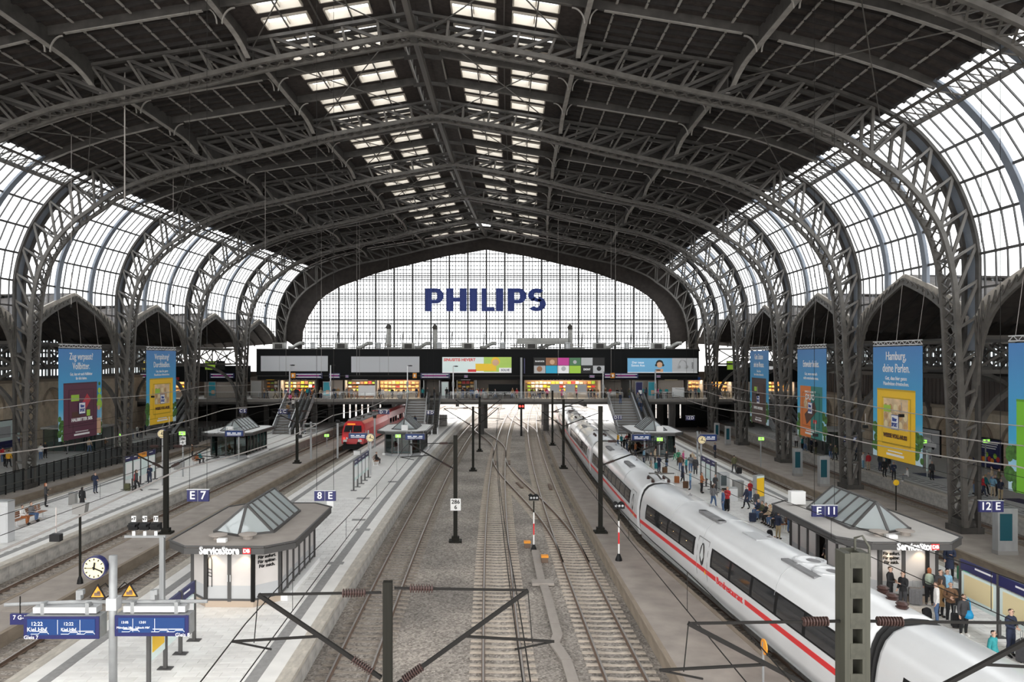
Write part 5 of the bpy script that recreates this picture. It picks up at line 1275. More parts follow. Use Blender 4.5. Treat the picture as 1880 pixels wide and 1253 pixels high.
# green exit signs
for i, (x, y, v) in enumerate(((335, 796, 71), (600, 800, 98), (731, 801, 84.2), (1211, 807, 78), (1397, 806, 80), (1810, 810, 70), (224, 799, 100), (1695, 811, 74))):
    X, Z = (x - VX) * v / F_PX, CAMZ - (y - VY) * v / F_PX; t = thing('exit_sign', 'glowing green exit sign ' + ['above the kilometre plate of the bench platform', 'on the strip before the red locomotive', 'on the glass kiosk at the stairs', 'in front of the crowd kiosk', 'on a pole among the arch columns', 'above the fruit poster on the far wall', 'on the aisle platform behind the fence', 'by the car poster on the far wall'][i], 'sign', (X, v, Z)); box_part('case', (0, 0, 0), (.62, .16, .36), 'grey_metal', t); box_part('lit_face', (0, -.09, 0), (.58, .03, .32), 'exit_green', t); box_part('pictogram', (0, -.11, 0), (.2, .01, .2), 'sign_white', t)
    zb = {0: PZ, 1: .35, 2: PZ, 3: PZ, 4: .35, 5: 1.0, 6: .9, 7: 1.0}[i]; i and bar_part('pole', (0, .05, zb - Z), (0, .05, -.15), .09, .09, 'grey_metal', t)
# ---- kilometre boards
def km_board(x0, x1, y0, y1, v, label, post=True):
    X, Z = ((x0 + x1) / 2 - VX) * v / F_PX, CAMZ - ((y0 + y1) / 2 - VY) * v / F_PX; w, h = (x1 - x0) * v / F_PX, (y1 - y0) * v / F_PX
    t = thing('kilometre_board', label, 'sign', (X, v, Z)); box_part('plate', (0, 0, 0), (w, .03, h), 'white_paint', t); text_part('number', '286', h * .48, 'black', t, (0, -.03, h * .22), bold=.006, width=w * .8); text_part('number', '6', h * .48, 'black', t, (0, -.03, -h * .22), bold=.006)
    return t
km_board(827, 846, 916, 938, 49.64, 'white kilometre board numbered 286 6 on the middle catenary mast')
b = km_board(330, 341, 802, 817, 70.9, 'white kilometre board numbered 286 6 on a post of the bench platform'); bar_part('post', (0, .06, PZ - b.location.z), (0, .06, .55), .1, .1, 'grey_metal', b)
# ---- notice boards, timetable rows (they run along the platform)
def notice_row(u, v0, v1, label, panels, header='sign_blue', H=2.5, z0=.75, side=-1, extra=None):
    t = thing('notice_board', label, 'notice board', (gx(u, v0), v0, PZ), ga((v0 + v1) / 2)); L = v1 - v0; n = len(panels)
    for k in range(n + 1): bar_part('post', (0, L * k / n, 0), (0, L * k / n, H), .12, .12, 'kiosk_frame', t); box_part('post_foot', (0, L * k / n, .015), (.5, .3, .03), 'kiosk_frame', t)
    for k, m_ in enumerate(panels):
        ya, yb = L * k / n + .1, L * (k + 1) / n - .1; box_part('panel', (0, (ya + yb) / 2, (z0 + H - .5) / 2), (.07, yb - ya, H - .5 - z0), 'ad_pale', t)
        for s in (-1, 1):
            box_part('poster', (s * .045, (ya + yb) / 2, (z0 + H - .5) / 2 + .1), (.02, (yb - ya) * .82, (H - .5 - z0) * .7), m_, t)
    box_part('header', (0, L / 2, H - .22), (.1, L, .42), header, t)
    for k in range(n):
        box_part('header_text', (-.06, L * (k + .35) / n, H - .17), (.01, L / n * .45, .07), 'sign_white', t); box_part('header_text', (.06, L * (k + .35) / n, H - .17), (.01, L / n * .45, .07), 'sign_white', t)
    if extra is not None: box_part('orange_header', (-.0, L * extra, H - .22), (.13, L * .28, .42), 'orange', t)
    return t
notice_row(-30.2, 63.9, 69.6, 'notice board row with blue and orange header on the bench platform', ['ad_white', 'ad_white', 'ad_pale', 'ad_white'], H=2.75, extra=.55)
notice_row(-10.9, 63.5, 70.5, 'row of pale timetables under a blue header beyond the kiosk', ['ad_white'] * 4)
notice_row(-11.05, 25.75, 29.8, 'notice boards with a yellow poster beside the big train displays', ['yellow', 'ad_pale', 'ad_white'], H=2.35)
notice_row(20.6, 25.3, 32.5, 'cream notice boards with blue header beside the open kiosk', ['cream', 'cream', 'cream'])
notice_row(19.0, 62.6, 67.0, 'pale timetable row under a blue header in the waiting crowd', ['ad_white', 'ad_pale', 'ad_white'])
mat('stele_screen', (.012, .075, .1), .2)
# grey display steles with teal screens
for i, (x, y0, y1, w) in enumerate(((1845, 933, 1018, 36), (1628, 820, 873, 15), (1512, 838, 893, 18), (1464, 824, 874, 15), (1336, 783, 818, 9), (1316, 777, 808, 8))):
    X_, v = px(x, y1, .35); h = (y1 - y0) * v / F_PX; ww = w * v / F_PX
    t = thing('display_stele', 'tall grey display stele ' + ['with sea-blue screen beside the sign lettered 12 E', 'beside the white-nut yellow banner', 'standing between two arch columns past the kiosk', 'standing behind the crowd bench', 'slim one by the clock of the crowded platform', 'slim one near the footbridge columns'][i], 'stele', (X_, v, .35)); box_part('case', (0, 0, h / 2), (ww, .5, h), 'grey_metal', t); box_part('screen', (-.1 * ww, -.26, h * .6), (ww * .62, .03, h * .58), 'stele_screen', t); box_part('foot', (0, 0, .12), (ww * 1.04, .55, .24), 'bin', t)
# bins, cabinets, vending
mat('glasspane_dark', (.08, .1, .11), .15)
for i, (x, y, w, h, m_, zb, lab) in enumerate(((8, 995, 26, 75, 'light_metal', PZ, 'stainless steel cabinet at the end of the bench platform'), (840 / 3.11 * 0 + 836, 0, 0, 0, '', 0, ''), (1355, 912, 17, 29, 'bin', PZ, 'tall grey waste station in the middle of the crowded platform'), (1345, 920, 15, 24, 'light_metal', PZ, 'low light grey cabinet beside the waste station'), (607, 931, 12, 22, 'white_paint', PZ, 'white cabinet behind the sign lettered 8 E'), (134, 927, 12, 22, 'bin', PZ, 'square grey litter bin beside the person in dark coat'), (329, 862, 15, 13, 'bin', PZ, 'concrete base block under the kilometre post'), (814, 782, 14, 20, 'bin', PZ, 'grey cabinet under the kiosk platform stairs'), (656, 842, 12, 14, 'white_paint', .35, 'white switch cabinet on the strip before the red locomotive'))):
    if not w: continue
    X_, v = px(x, y, zb); ww, hh = w * v / F_PX, h * v / F_PX; t = thing('cabinet', lab, 'cabinet', (X_, v, zb), ga(v)); box_part('body', (0, 0, hh / 2), (ww, ww * .8, hh), m_, t); box_part('lid', (0, 0, hh), (ww * 1.04, ww * .84, .06), 'grey_metal', t); box_part('door_panel', (0, -ww * .41, hh * .5), (ww * .8, .02, hh * .75), m_, t)
for i, (x, y, w, h, lab) in enumerate(((1328, 902, 17, 34, 'grey snack machine with dark window in the crowded platform'),)):
    X_, v = px(x, y, PZ); ww, hh = w * v / F_PX, h * v / F_PX * 1.0; t = thing('vending_machine', lab, 'machine', (X_, v, PZ)); box_part('body', (0, 0, hh / 2), (ww, .8, hh), 'ad_grey', t); box_part('window', (-.1, -.41, hh * .6), (ww * .6, .03, hh * .55), 'glasspane_dark', t); box_part('slot', (0, -.41, hh * .15), (ww * .7, .03, .15), 'black', t)
X_, v = px(1393, 926, PZ); t = thing('info_pillar', 'yellow poster pillar with dark side beside the seated waiting group', 'pillar', (X_, v, PZ), .5); box_part('case', (0, 0, 1.1), (.9, .3, 2.2), 'grey_metal', t); box_part('poster', (0, -.16, 1.3), (.75, .03, 1.4), 'yellow', t); box_part('header', (0, -.16, 2.05), (.75, .03, .18), 'ad_pale', t)
X_, v = px(1457, 972, PZ); t = thing('ticket_machine', 'yellow ticket machine against the open kiosk', 'machine', (X_ + .05, v, PZ)); box_part('body', (0, 0, .75), (.6, .5, 1.5), 'yellow', t); box_part('screen', (0, -.26, 1.1), (.4, .03, .35), 'black', t)
# benches
def bench(x, y, lab, n=4, rz=PI / 2, m='wood', group=None):
    X_, v = px(x, y, PZ); t = thing('platform_bench', lab, 'bench', (X_, v, PZ), rz, group)
    for k in range(4): bar_part('seat_slat', (-n * .3, -.2 + k * .12, .45), (n * .3, -.2 + k * .12, .45), .1, .03, m, t)
    for k in range(3): bar_part('back_slat', (-n * .3, .25 + k * .03, .58 + k * .13), (n * .3, .25 + k * .03, .58 + k * .13), .03, .1, m, t)
    for s in (-n * .24, n * .24):
        bar_part('leg', (s, -.15, 0), (s, -.15, .45), .06, .06, 'light_metal', t); bar_part('leg', (s, .2, 0), (s, .3, .9), .06, .06, 'light_metal', t); bar_part('foot_bar', (s, -.3, .03), (s, .3, .03), .05, .05, 'light_metal', t)
    return t
bench(52, 960, 'wooden slatted bench with seated travellers on the bench platform', 6, ga(40) + PI / 2 + PI * 0)
bench(365, 852, 'wooden slatted bench beyond the notice board of the bench platform', 4, PI / 2)
bench(692, 853, 'wooden slatted bench behind the timetable row', 4, PI / 2)
bench(588, 958, 'pale metal bench under the kiosk roof edge', 4, PI / 2, 'light_metal')
bench(1412, 962, 'dark bench full of travellers beside the yellow pillar', 8, -PI / 2)
# posters on the far walls and small aisle huts
for i, (u, v, z, w, h, m_, lab) in enumerate(((49.9, 84.5, 2.5, 3.8, 2.8, 'ad_grey', 'grey poster showing a pale car on the far stone wall'), (49.9, 74, 2.6, 4.0, 2.7, 'sign_blue', 'dark blue fruit poster on the far stone wall'), (-58.2, 89, 2.9, 5.0, 3.2, 'ad_pale', 'pale poster with dark blue foot on the aisle wall'))):
    t = thing('wall_poster', lab, 'poster', (hx(v) + (52.7 if u > 0 else -52.7), v, z)); s = -1 if u > 0 else 1
    box_part('frame', (0, 0, 0), (.15, w + .2, h + .2), 'black', t); box_part('print', (s * .09, 0, 0), (.04, w, h), m_, t)
    if i == 0: MB().plate([(s * .12, y, z_) for y, z_ in ((-1.4, -.5), (-1.4, -.1), (-.7, .1), (-.2, .45), (.7, .45), (1.1, .1), (1.5, 0), (1.5, -.5))], (s * .02, 0, 0)).build('car_print', 'ad_white', t); [MB().lathe((s * .13, yy, -.5), [(.02, 0), (.28, .01), (.02, .03)], 12, axis='x').build('car_wheel', 'black', t) for yy in (-.8, .9)]
    if i == 1:
        for k in range(9): MB().lathe((s * .12, -1.6 + k * .4, -.45 + .3 * math.sin(k * 2)), [(.02, 0), (.26, .01), (.02, .03)], 10, axis='x').build('fruit_print', ['ad_red', 'ad_lime', 'orange'][k % 3], t)
        for k in range(3): box_part('text_line', (s * .12, -.1 * k, .95 - .22 * k), (.02, 3.2 - .5 * k, .1), 'ad_white', t)
    if i == 2: box_part('poster_foot', (s * .12, 0, -h * .36), (.03, w, h * .26), 'sign_blue', t); box_part('poster_picture', (s * .12, -.6, .3), (.03, w * .5, h * .4), 'ad_grey', t)
for i, (x, y, w, lab, zb) in enumerate(((128, 835, 6.5, 'low teal glass waiting room behind the mesh fence', .9), (1548, 842, 4.5, 'grey glass waiting room on the far platform', 1.0))):
    X_, v = px(x, y, zb); X_ *= (v + 2.5) / v; v += 2.5; t = thing('waiting_room', lab, 'shelter', (X_, v, zb)); box_part('roof', (0, 2, 2.75), (w, 4.5, .25), 'duct', t); box_part('floor_plate', (0, 2, .03), (w - .3, 4.2, .06), 'bin', t)
    for k in range(6): xx = -w / 2 + .2 + k * (w - .4) / 5; bar_part('post', (xx, 0, 0), (xx, 0, 2.65), .1, .1, 'kiosk_frame', t); bar_part('post', (xx, 4, 0), (xx, 4, 2.65), .1, .1, 'kiosk_frame', t)
    for k in range(5): xx = -w / 2 + .2 + k * (w - .4) / 5; MB().plate([(xx + .06, 0, .1), (xx + (w - .4) / 5 - .06, 0, .1), (xx + (w - .4) / 5 - .06, 0, 2.6), (xx + .06, 0, 2.6)], (0, .03, 0)).build('glass_panel', 'glass_teal', t)
    box_part('back_wall', (0, 4.1, 1.3), (w, .1, 2.6), 'bin', t)
# big information board and column lamps on the far platform
X_, v = px(1705, 874, 1.0); t = thing('map_board', 'white map board on legs on the far platform', 'notice board', (X_, v, 1.0), .9); box_part('board', (0, 0, 1.5), (2.2, .12, 1.9), 'ad_pale', t); box_part('map', (.1, -.07, 1.6), (1.4, .02, 1.0), 'ad_white', t); box_part('pictogram', (.2, -.09, 1.7), (.5, .02, .4), 'sign_blue', t)
for s in (-.9, .9): bar_part('leg', (s, 0, 0), (s, 0, 2.5), .1, .1, 'grey_metal', t)

v = 25.35; t = thing('platform_sign', 'small blue sign lettered 7 G-I behind the Kiel display', 'sign', ((37 - VX) * v / F_PX, v, CAMZ - (1137 - VY) * v / F_PX)); box_part('sign_panel', (0, 0, 0), (.62, .1, .36), 'sign_blue', t); text_part('letter', '7 G-I', .2, 'sign_white', t, (0, -.06, .06)); bar_part('hanger_wire', (0, 0, .15), (0, 0, .75), .03, .03, 'cable', t)
# ================================================================ HANGING BANNERS
def grad_mat(name, top, bot, z0, z1):
    m = bpy.data.materials.new(name); m.use_nodes = True; nt = m.node_tree; b = nt.nodes['Principled BSDF']; b.inputs['Roughness'].default_value = .6
    tc = nt.nodes.new('ShaderNodeTexCoord'); sp = nt.nodes.new('ShaderNodeSeparateXYZ'); mr = nt.nodes.new('ShaderNodeMapRange'); cr = nt.nodes.new('ShaderNodeValToRGB')
    mr.inputs[1].default_value = z0; mr.inputs[2].default_value = z1; cr.color_ramp.elements[0].color = (*bot, 1); cr.color_ramp.elements[1].color = (*top, 1)
    e = cr.color_ramp.elements.new(.35); e.color = (.055, .42, .70, 1)
    nt.links.new(tc.outputs['Object'], sp.inputs[0]); nt.links.new(sp.outputs[2], mr.inputs[0]); nt.links.new(mr.outputs[0], cr.inputs[0]); nt.links.new(cr.outputs[0], b.inputs['Base Color']); M[name] = m
grad_mat('banner_sky', (.08, .24, .55), (.62, .8, .88), -4.4, 4.4)
mat('pk_aubergine', (.10, .022, .05), .45); mat('pk_yellow', (.9, .56, .02), .45); mat('pk_brown', (.07, .035, .03), .5); mat('pk_orange', (.72, .19, .03), .45); mat('pk_teal', (.01, .2, .18), .45); mat('pk_green', (.2, .55, .03), .45)
mat('choc', (.09, .035, .02), .5); mat('nut', (.55, .33, .15), .6, 0, .3, 2); mat('wafer', (.68, .5, .3), .6, 0, .3, 3); mat('cacao', (.5, .04, .06), .5); mat('leafy', (.06, .16, .03), .8, 0, .6, 3); mat('logo_blue', (.02, .06, .3), .5)
BW, BH = 7.4, 8.8
def dark(m):
    n = m + '_edge'
    if n not in M: c = M[m].node_tree.nodes['Principled BSDF'].inputs['Base Color'].default_value; mat(n, (c[0] * .62, c[1] * .62, c[2] * .62), .5)
    return n
def banner(side, n, label, head, small, pack, name, art, xoff=0.0):
    v = n * DF; X = hx(v) + side * 36.2; t = thing('advertising_banner', label, 'banner', (X, v, 3.9 + BH / 2), -side * PI / 2 - math.atan(2 * KH * v)); t.rotation_euler = (0, 0, -side * PI / 2 - math.atan(2 * KH * v))
    MB().box((0, 0, 0), (BW, .04, BH)).build('cloth', 'banner_sky', t)
    f = lambda x: x * BW; g = lambda z: (z - .5) * BH
    def pat(nm, x0, x1, z0, z1, m, lay): return box_part(nm, (f((x0 + x1) / 2), -.02 - .012 * lay, g((z0 + z1) / 2)), (f(x1 - x0), .012, (z1 - z0) * BH), m, t)
    for (xa, xb) in ((-.5, -.39), (.38, .5)):
        for k in range(7): MB().lathe((f(lerp(xa, xb, random.random())), -.03, g(random.uniform(.02, .27))), [(.02, 0), (random.uniform(.25, .5), .004), (.02, .008)], 9, axis='y').build('foliage_print', 'leafy', t)
    ym = .62 if pack != 'split' else .58
    if pack == 'split':
        pat('pack_print', -.39, 0, .0, ym, 'pk_orange', 1); pat('pack_print', 0, .38, .0, ym, 'pk_teal', 1); pat('pack_fold', -.3, 0, .12, ym - .07, dark('pk_orange'), 2); pat('pack_fold', 0, .3, .12, ym - .07, dark('pk_teal'), 2); pat('pack_face', -.28, 0, .13, ym - .08, 'pk_orange', 3); pat('pack_face', 0, .28, .13, ym - .08, 'pk_teal', 3)
    else:
        pat('pack_print', -.4, .38, .0, ym, pack, 1); pat('pack_seam', -.4, .38, ym - .012, ym + .004, dark(pack), 2); pat('pack_fold', -.29, .3, .13, ym - .07, dark(pack), 2); pat('pack_face', -.28, .28, .145, ym - .08, pack, 3)
    L = 4
    if art == 'cacao':
        MB().rect([(f(.0), -.08, g(.33)), (f(.08), -.08, g(.38)), (f(.17), -.08, g(.46))], .9, .02, up=(0, 1, 0)).build('cacao_print', 'cacao', t); pat('label_print', -.24, -.06, .42, .49, 'ad_lime', L); pat('choc_print', -.22, -.03, .24, .3, 'choc', L); pat('leaf_print', .12, .2, .24, .31, 'ad_lime', L)
        for k in range(4): MB().lathe((f(.43), -.09, g(.36 + k * .08)), [(.02, 0), (.5 - .1 * k, .01), (.02, .02)], 8, axis='y').build('vegetable_print', 'ad_lime' if k < 3 else 'leafy', t)
        pat('figure_shirt', .38, .46, .2, .3, 'ad_sky', L); pat('figure_legs', .37, .47, .02, .2, 'ad_skin', L); MB().lathe((f(.41), -.1, g(.32)), [(.02, 0), (.25, .01), (.02, .02)], 9, axis='y').build('figure_head', 'ad_skin', t)
    elif art == 'nut':
        pat('wafer_print', -.25, .25, .27, .54, 'wafer', L)
        for k in range(14): MB().lathe((f(-.2 + .1 * (k % 5)), -.085, g(.31 + .075 * (k // 5))), [(.02, 0), (.3, .01), (.02, .02)], 10, axis='y').build('nut_print', 'nut' if k % 3 else 'cream', t)
        pat('label_print', -.24, -.09, .42, .48, 'ad_lime', L + 3)
    elif art == 'mousse':
        pat('choc_print', .0, .24, .2, .42, 'choc', L); pat('label_print', -.24, -.1, .44, .5, 'ad_lime', L); MB().lathe((f(.15), -.09, g(.44)), [(.02, 0), (.7, .01), (.02, .02)], 12, axis='y').build('mousse_print', 'choc', t)
    elif art == 'duo':
        MB().rect([(f(-.17), -.08, g(.2)), (f(.17), -.08, g(.36))], 1.1, .02, up=(0, 1, 0)).build('bar_print', 'choc', t); MB().lathe((f(-.17), -.09, g(.38)), [(.02, 0), (.5, .01), (.02, .02)], 10, axis='y').build('almond_print', 'wafer', t); pat('label_print', .1, .22, .17, .21, 'ad_red', L + 2)
        text_part('pack_text', 'DUO', .8, 'ad_white', t, (0, -.12, g(.455)), width=2.4, bold=.02); text_part('pack_text', 'SWEET & SALTY', .3, 'ad_white', t, (0, -.12, g(.515)), width=2.8)
    elif art == 'leaf':
        pat('pack_inner', -.16, .4, .2, .5, 'pk_green', L); MB().lathe((f(-.12), -.1, g(.42)), [(.02, 0), (.35, .01), (.02, .02)], 12, axis='y').build('leaf_badge', 'ad_white', t); MB().lathe((f(.05), -.1, g(.2)), [(.02, 0), (1.0, .01), (.02, .02)], 6, axis='y').build('choc_print', 'choc', t)
    pat('logo_plate', -.075, .075, .27, .4, 'logo_blue', L + 4); pat('logo_plate', -.068, .068, .276, .394, 'ad_white', L + 5); text_part('logo_text', 'Ritter\nSPORT', .42, 'logo_blue', t, (0, -.15, g(.335)), width=.85, bold=.012)
    if name: text_part('pack_text', name, .45, 'ad_white' if pack != 'pk_yellow' else 'choc', t, (0, -.12, g(.21)), width=3.6, bold=.014)
    for k, w in enumerate((.3, .36)): box_part('hashtag_line', (0, -.1, g(.075 - .03 * k)), (w * BW, .012, .1 + .08 * k), 'ad_white', t)
    text_part('headline', head, .95, 'ad_white', t, (xoff, -.05, g(.86 if '\n' in head else .83)), width=None if xoff else BW * (.55 if len(head) > 12 else .5), bold=.004)
    if small: text_part('subline', small, .42, 'ad_white', t, (xoff, -.05, g(.695)), width=BW * .52 if not xoff else None, bold=.0)
    # lattice hanger beam and cables
    zt = BH / 2 + .12
    for dz in (0, .3): bar_part('hanger_chord', (-BW / 2, 0, zt + dz), (BW / 2, 0, zt + dz), .07, .07, 'light_metal', t)
    m = MB()
    for k in range(18): m.bar((-BW / 2 + k * BW / 18, 0, zt + .3 * (k % 2)), (-BW / 2 + (k + 1) * BW / 18, 0, zt + .3 * ((k + 1) % 2)), .04)
    m.build('hanger_lacing', 'light_metal', t)
    for s in (-.42, 0, .42):
        y_l = DF / 2 + s * BW; bar_part('hanger_cable', (s * BW, 0, zt + .3), (s * BW, .5, arc_top(y_l) - (3.9 + BH / 2) - .1), .025, .025, 'cable_light', t)
    return t
banner(-1, 4.5, 'blue banner with an aubergine chocolate pack and a cacao pod', 'Zug verpasst?\nVollbitter.', 'Gut, dass wir auch Halbbitter\nfür dich haben.', 'pk_aubergine', 'HALBBITTER 50%', 'cacao')
banner(-1, 5.5, 'blue banner with a yellow nut chocolate pack above the bench platform side', 'Verspätung?\nDurchbeißen.', 'Gut, dass ihr ganze\nHaselnüsse drinstecken.', 'pk_yellow', 'WEISSE VOLL-NUSS', 'nut')
banner(1, 5.5, 'blue banner with a dark brown mousse chocolate pack', 'Gute Zutaten\nsind ein Mousse.', 'Gut, dass\nhier beides drinsteckt.', 'pk_brown', 'DARK-MOUSSE', 'mousse')
banner(1, 4.5, 'blue banner with an orange and teal chocolate pack', 'Entweder beides.', 'Gut, wenn man sich\nnicht entscheiden muss.', 'split', None, 'duo')
banner(1, 3.5, 'blue banner with a yellow nut chocolate pack and red birds', 'Hamburg,\ndeine Perlen.', 'Gut, dass hier ganze\nHaselnüsse drinstecken.', 'pk_yellow', 'WEISSE VOLL-NUSS', 'nut')
banner(1, 2.5, 'blue banner with a bright green chocolate pack', 'B\nG', 'Ge', 'pk_green', None, 'leaf', -1.6)
# ================================================================ CATENARY, MASTS, SIGNALS
MASTS = {}
def mast(u, v, zb, H, label, w=.28, arms=(), lattice=False, key=None):
    x = gx(u, v); t = thing('catenary_mast', label, 'mast', (x, v, zb), 0)
    if lattice:
        for s in (-1, 1): box_part('mast_flange', (s * .18, 0, H / 2), (.16, .42, H), 'mast_olive', t)
        k = 0
        while k * .62 < H: box_part('mast_batten', (0, -.2, H - .14 - k * .62), (.3, .03, .32), 'mast_olive', t); box_part('mast_batten', (0, .2, H - .14 - k * .62), (.3, .03, .32), 'mast_olive', t); k += 1
        MB().rect([(.1, .1, H), (.1, .1, H + .25), (.2, .0, H + .32), (.32, -.05, H + .1), (.3, -.1, H - .5)], .04, .04).build('lifting_hook', 'mast_olive', t)
    else:
        for s in (-1, 1): box_part('mast_flange', (s * w * .45, 0, H / 2), (.03, w, H), 'mast', t)
        box_part('mast_web', (0, 0, H / 2), (w * .9, .05, H), 'mast', t)
        for s in (-1, 1): box_part('mast_side', (0, s * w * .45, H / 2), (w * .9, .03, H), 'mast', t)
        MB().prism([(-.42, -.35), (.42, -.35), (.42, .35), (-.42, .35)], 0, .12).prism([(-.25, -.22), (.25, -.22), (.25, .22), (-.25, .22)], .12, .35).build('mast_foot', 'mast', t)
    for (du, zt, zl, reg) in arms:                    # (reach, height of the tie, height of the strut foot, steady arm reach)
        s = 1 if du > 0 else -1; zt -= zb; zl -= zb
        bar_part('tie_rod', (s * .15, 0, zt + .05), (du, 0, zt), .05, .05, 'cable', t); bar_part('strut_tube', (s * .15, 0, zl), (du, 0, zt), .085, .085, 'cable', t)
        for (a, b) in (((s * .25, 0, zt + .05), (du, 0, zt)), ((s * .15, 0, zl), (du, 0, zt))):
            A, B = Vector(a), Vector(b); d = (B - A).normalized(); m = MB(); pts = [A + d * (.25 + .06 * i) for i in range(10)]
            for i in range(9): m.tube([pts[i], pts[i] + d * .028, pts[i] + d * .03, pts[i] + d * .058], .05, 8); m.tube([pts[i] + d * .02, pts[i] + d * .04], .1, 10)
            m.build('insulator', 'insul', t)
        zs = 5.45 - zb; q = (zs - zl) / (zt - zl); xa = lerp(s * .15, du, q)
        bar_part('steady_arm', (xa, 0, zs), (du + s * .6, 0, zs - .12), .05, .05, 'cable', t); bar_part('steady_arm', (du + s * .6, 0, zs - .12), (du - s * .3, 0, zs - .3), .035, .035, 'cable', t)
        bar_part('dropper_wire', (du, 0, zt), (du + s * .1, 0, zs - .15), .02, .02, 'cable', t)
    return t
A2 = ((-3.1, 6.45, 4.6, 1), (2.7, 6.5, 4.4, 1))
mast(-1.97, 17.4, -.2, 6.9, 'dark catenary mast close to the gallery with two bracket arms', .2, ((-2.95, 6.4, 4.5, 1), (3.2, 6.5, 4.3, 1)))
mast(-1.7, 49.8, -.2, 6.95, 'dark catenary mast carrying the 286 6 board', .26, ((-3.0, 6.2, 4.6, 1),))
mast(-1.65, 81, -.2, 6.85, 'dark catenary mast second after the 286 6 board', .25, A2)
mast(-1.65, 98, -.2, 7.0, 'dark catenary mast just before the footbridge shade', .25, A2)
mast(7.85, 15.8, .35, 7.45, 'olive lattice catenary mast with square holes beside the express train', lattice=True, arms=((-3.4, 6.3, 4.6, 1), (4.3, 6.3, 4.1, 1)))
mast(7.8, 50, .35, 8.3, 'tall dark catenary mast on the strip beside the express train', .26, ((4.2, 6.3, 4.8, 1),))
mast(7.8, 79, .35, 7.2, 'dark catenary mast midway along the express train strip', .24, ((4.1, 6.3, 4.8, 1), (-2.2, 6.2, 4.8, 1)))
mast(7.8, 100, .35, 7.2, 'dark catenary mast on the strip near the footbridge', .24, ((4.1, 6.3, 4.8, 1),))
mast(-20.6, 49.8, .35, 6.7, 'dark catenary mast on the strip beside the sign lettered E 7', .28, ((-3.0, 6.0, 4.6, 1), (2.9, 6.0, 4.6, 1)))
mast(-20.9, 83, .35, 6.7, 'dark catenary mast on the strip before the red locomotive', .26, ((-2.7, 6.0, 4.8, 1), (3.2, 6.0, 4.8, 1)))
# overhead wires
def wires(u, label, v0=8, v1=118, zc=5.2, zm=6.35, m='cable', r=.014):
    fu = u if callable(u) else (lambda v: u); t = thing('overhead_wire', label, 'wire'); V = vs(v0, v1, 4)
    def sag(v): return .45 * (1 - ((v - 17.4) / 31.6 % 1 * 2 - 1) ** 2)
    MB().tube([(gx(fu(v), v), v, zc) for v in V], r, 5).build('contact_wire', m, t); MB().tube([(gx(fu(v), v), v, zm - sag(v)) for v in V], r, 5).build('messenger_wire', m, t)
    v = 12.0
    while v < 110: bar_part('dropper', (gx(fu(v), v), v, zc), (gx(fu(v), v), v, zm - sag(v)), .012, .012, m, t); v += 7.9
    return t
for u, nm in ((T8, 'track beside the kiosk platform'), (T9, 'pale-sleepered middle track'), (T10, 'switch track by the service strip'), (TICE, 'express train'), (T11, 'sunken track by the arch columns'), (T12, 'far platform track'), (T7, 'red locomotive track'), (T6, 'bench platform track'), (T5, 'fenced dark track')):
    wires(u, 'overhead contact and messenger wires above the ' + nm)
for i, (u, z) in enumerate(((-13.2, 6.9), (-22.6, 7.4), (-38, 8.2), (27.6, 7.6), (30.2, 8.4), (24.0, 7.0))):
    t = thing('feeder_cable', 'pale thick feeder cable strung ' + ['above the kiosk platform', 'above the brown strip by the bench platform', 'above the mesh fence', 'above the sunken track', 'in front of the far banners', 'above the crowded platform'][i], 'cable'); V = vs(10, 118, 4)
    MB().tube([(gx(u, v), v, z - .5 * (1 - ((v / 33.6) % 1 * 2 - 1) ** 2)) for v in V], .035, 5).build('cable_run', 'cable_light', t)
    for k in range(3):
        v = 24 + k * 31; bar_part('cable_dropper', (gx(u, v), v, z - .6), (gx(u, v), v, z + .2), .03, .03, 'cable_light', t); box_part('cable_weight', (gx(u, v), v, z - .75), (.32, .22, .22), 'black', t)
for i, (x, y1, v) in enumerate(((229, 380, 52), (131, 560, 60), (487, 560, 80), (655, 690, 110), (660, 690, 110), (590, 690, 108), (1130, 560, 100), (1122, 690, 112), (318, 560, 70), (1025, 690, 110), (713, 690, 112), (525, 690, 110))):
    X = (x - VX) * v / F_PX; zt = hall_roof(X, v); zb = CAMZ - (y1 - VY) * v / F_PX; t = thing('roof_cable', 'thin vertical cable hanging from the hall roof', 'cable', (X, v, zb), 0, 'thin cables hanging from the roof'); bar_part('cable', (0, 0, 0), (0, 0, zt - zb), .035 if i else .07, .035 if i else .07, 'cable_light', t); box_part('end_weight', (0, 0, -.1), (.12, .12, .25), 'cable', t)
# signals and lineside things
x, v = px(298, 1105, PZ); t = thing('shunting_signal', 'grey bracket post with three black lamps lettered r7, v7 and 17', 'signal', (x, v, PZ)); H = 2.95
bar_part('post', (0, 0, 0), (0, 0, H), .2, .2, 'grey_metal', t); bar_part('bracket', (-1.7, 0, H), (.15, 0, H), .12, .1, 'grey_metal', t)
for k, s in enumerate(('r7', 'v7', '17')):
    xx = -1.25 + k * .5; q = MB().box((xx, -.05, H + .48), (.42, .3, .3)).box((xx, -.25, H + .55), (.34, .3, .1)).build('lamp_box', 'black', t); box_part('lamp_plate', (xx, -.1, H + .82), (.2, .03, .26), 'white_paint', t); text_part('lamp_text', s, .2, 'black', t, (xx, -.13, H + .82), bold=.004); box_part('lower_plate', (xx, -.1, H + .16), (.14, .03, .2), 'white_paint', t); bar_part('lamp_stem', (xx, 0, H), (xx, 0, H + .35), .06, .06, 'grey_metal', t)
x, v = px(147, 1072, .35); t = thing('loudspeaker_post', 'slim dark post with a grey wedge-shaped lamp box on the brown strip', 'post', (x, v, .35)); bar_part('post', (0, 0, 0), (0, 0, 3.6), .09, .09, 'mast', t); MB().lathe((0, 0, 0), [(.16, 0), (.13, .2), (.06, .4)], 8).build('post_foot', 'black', t)
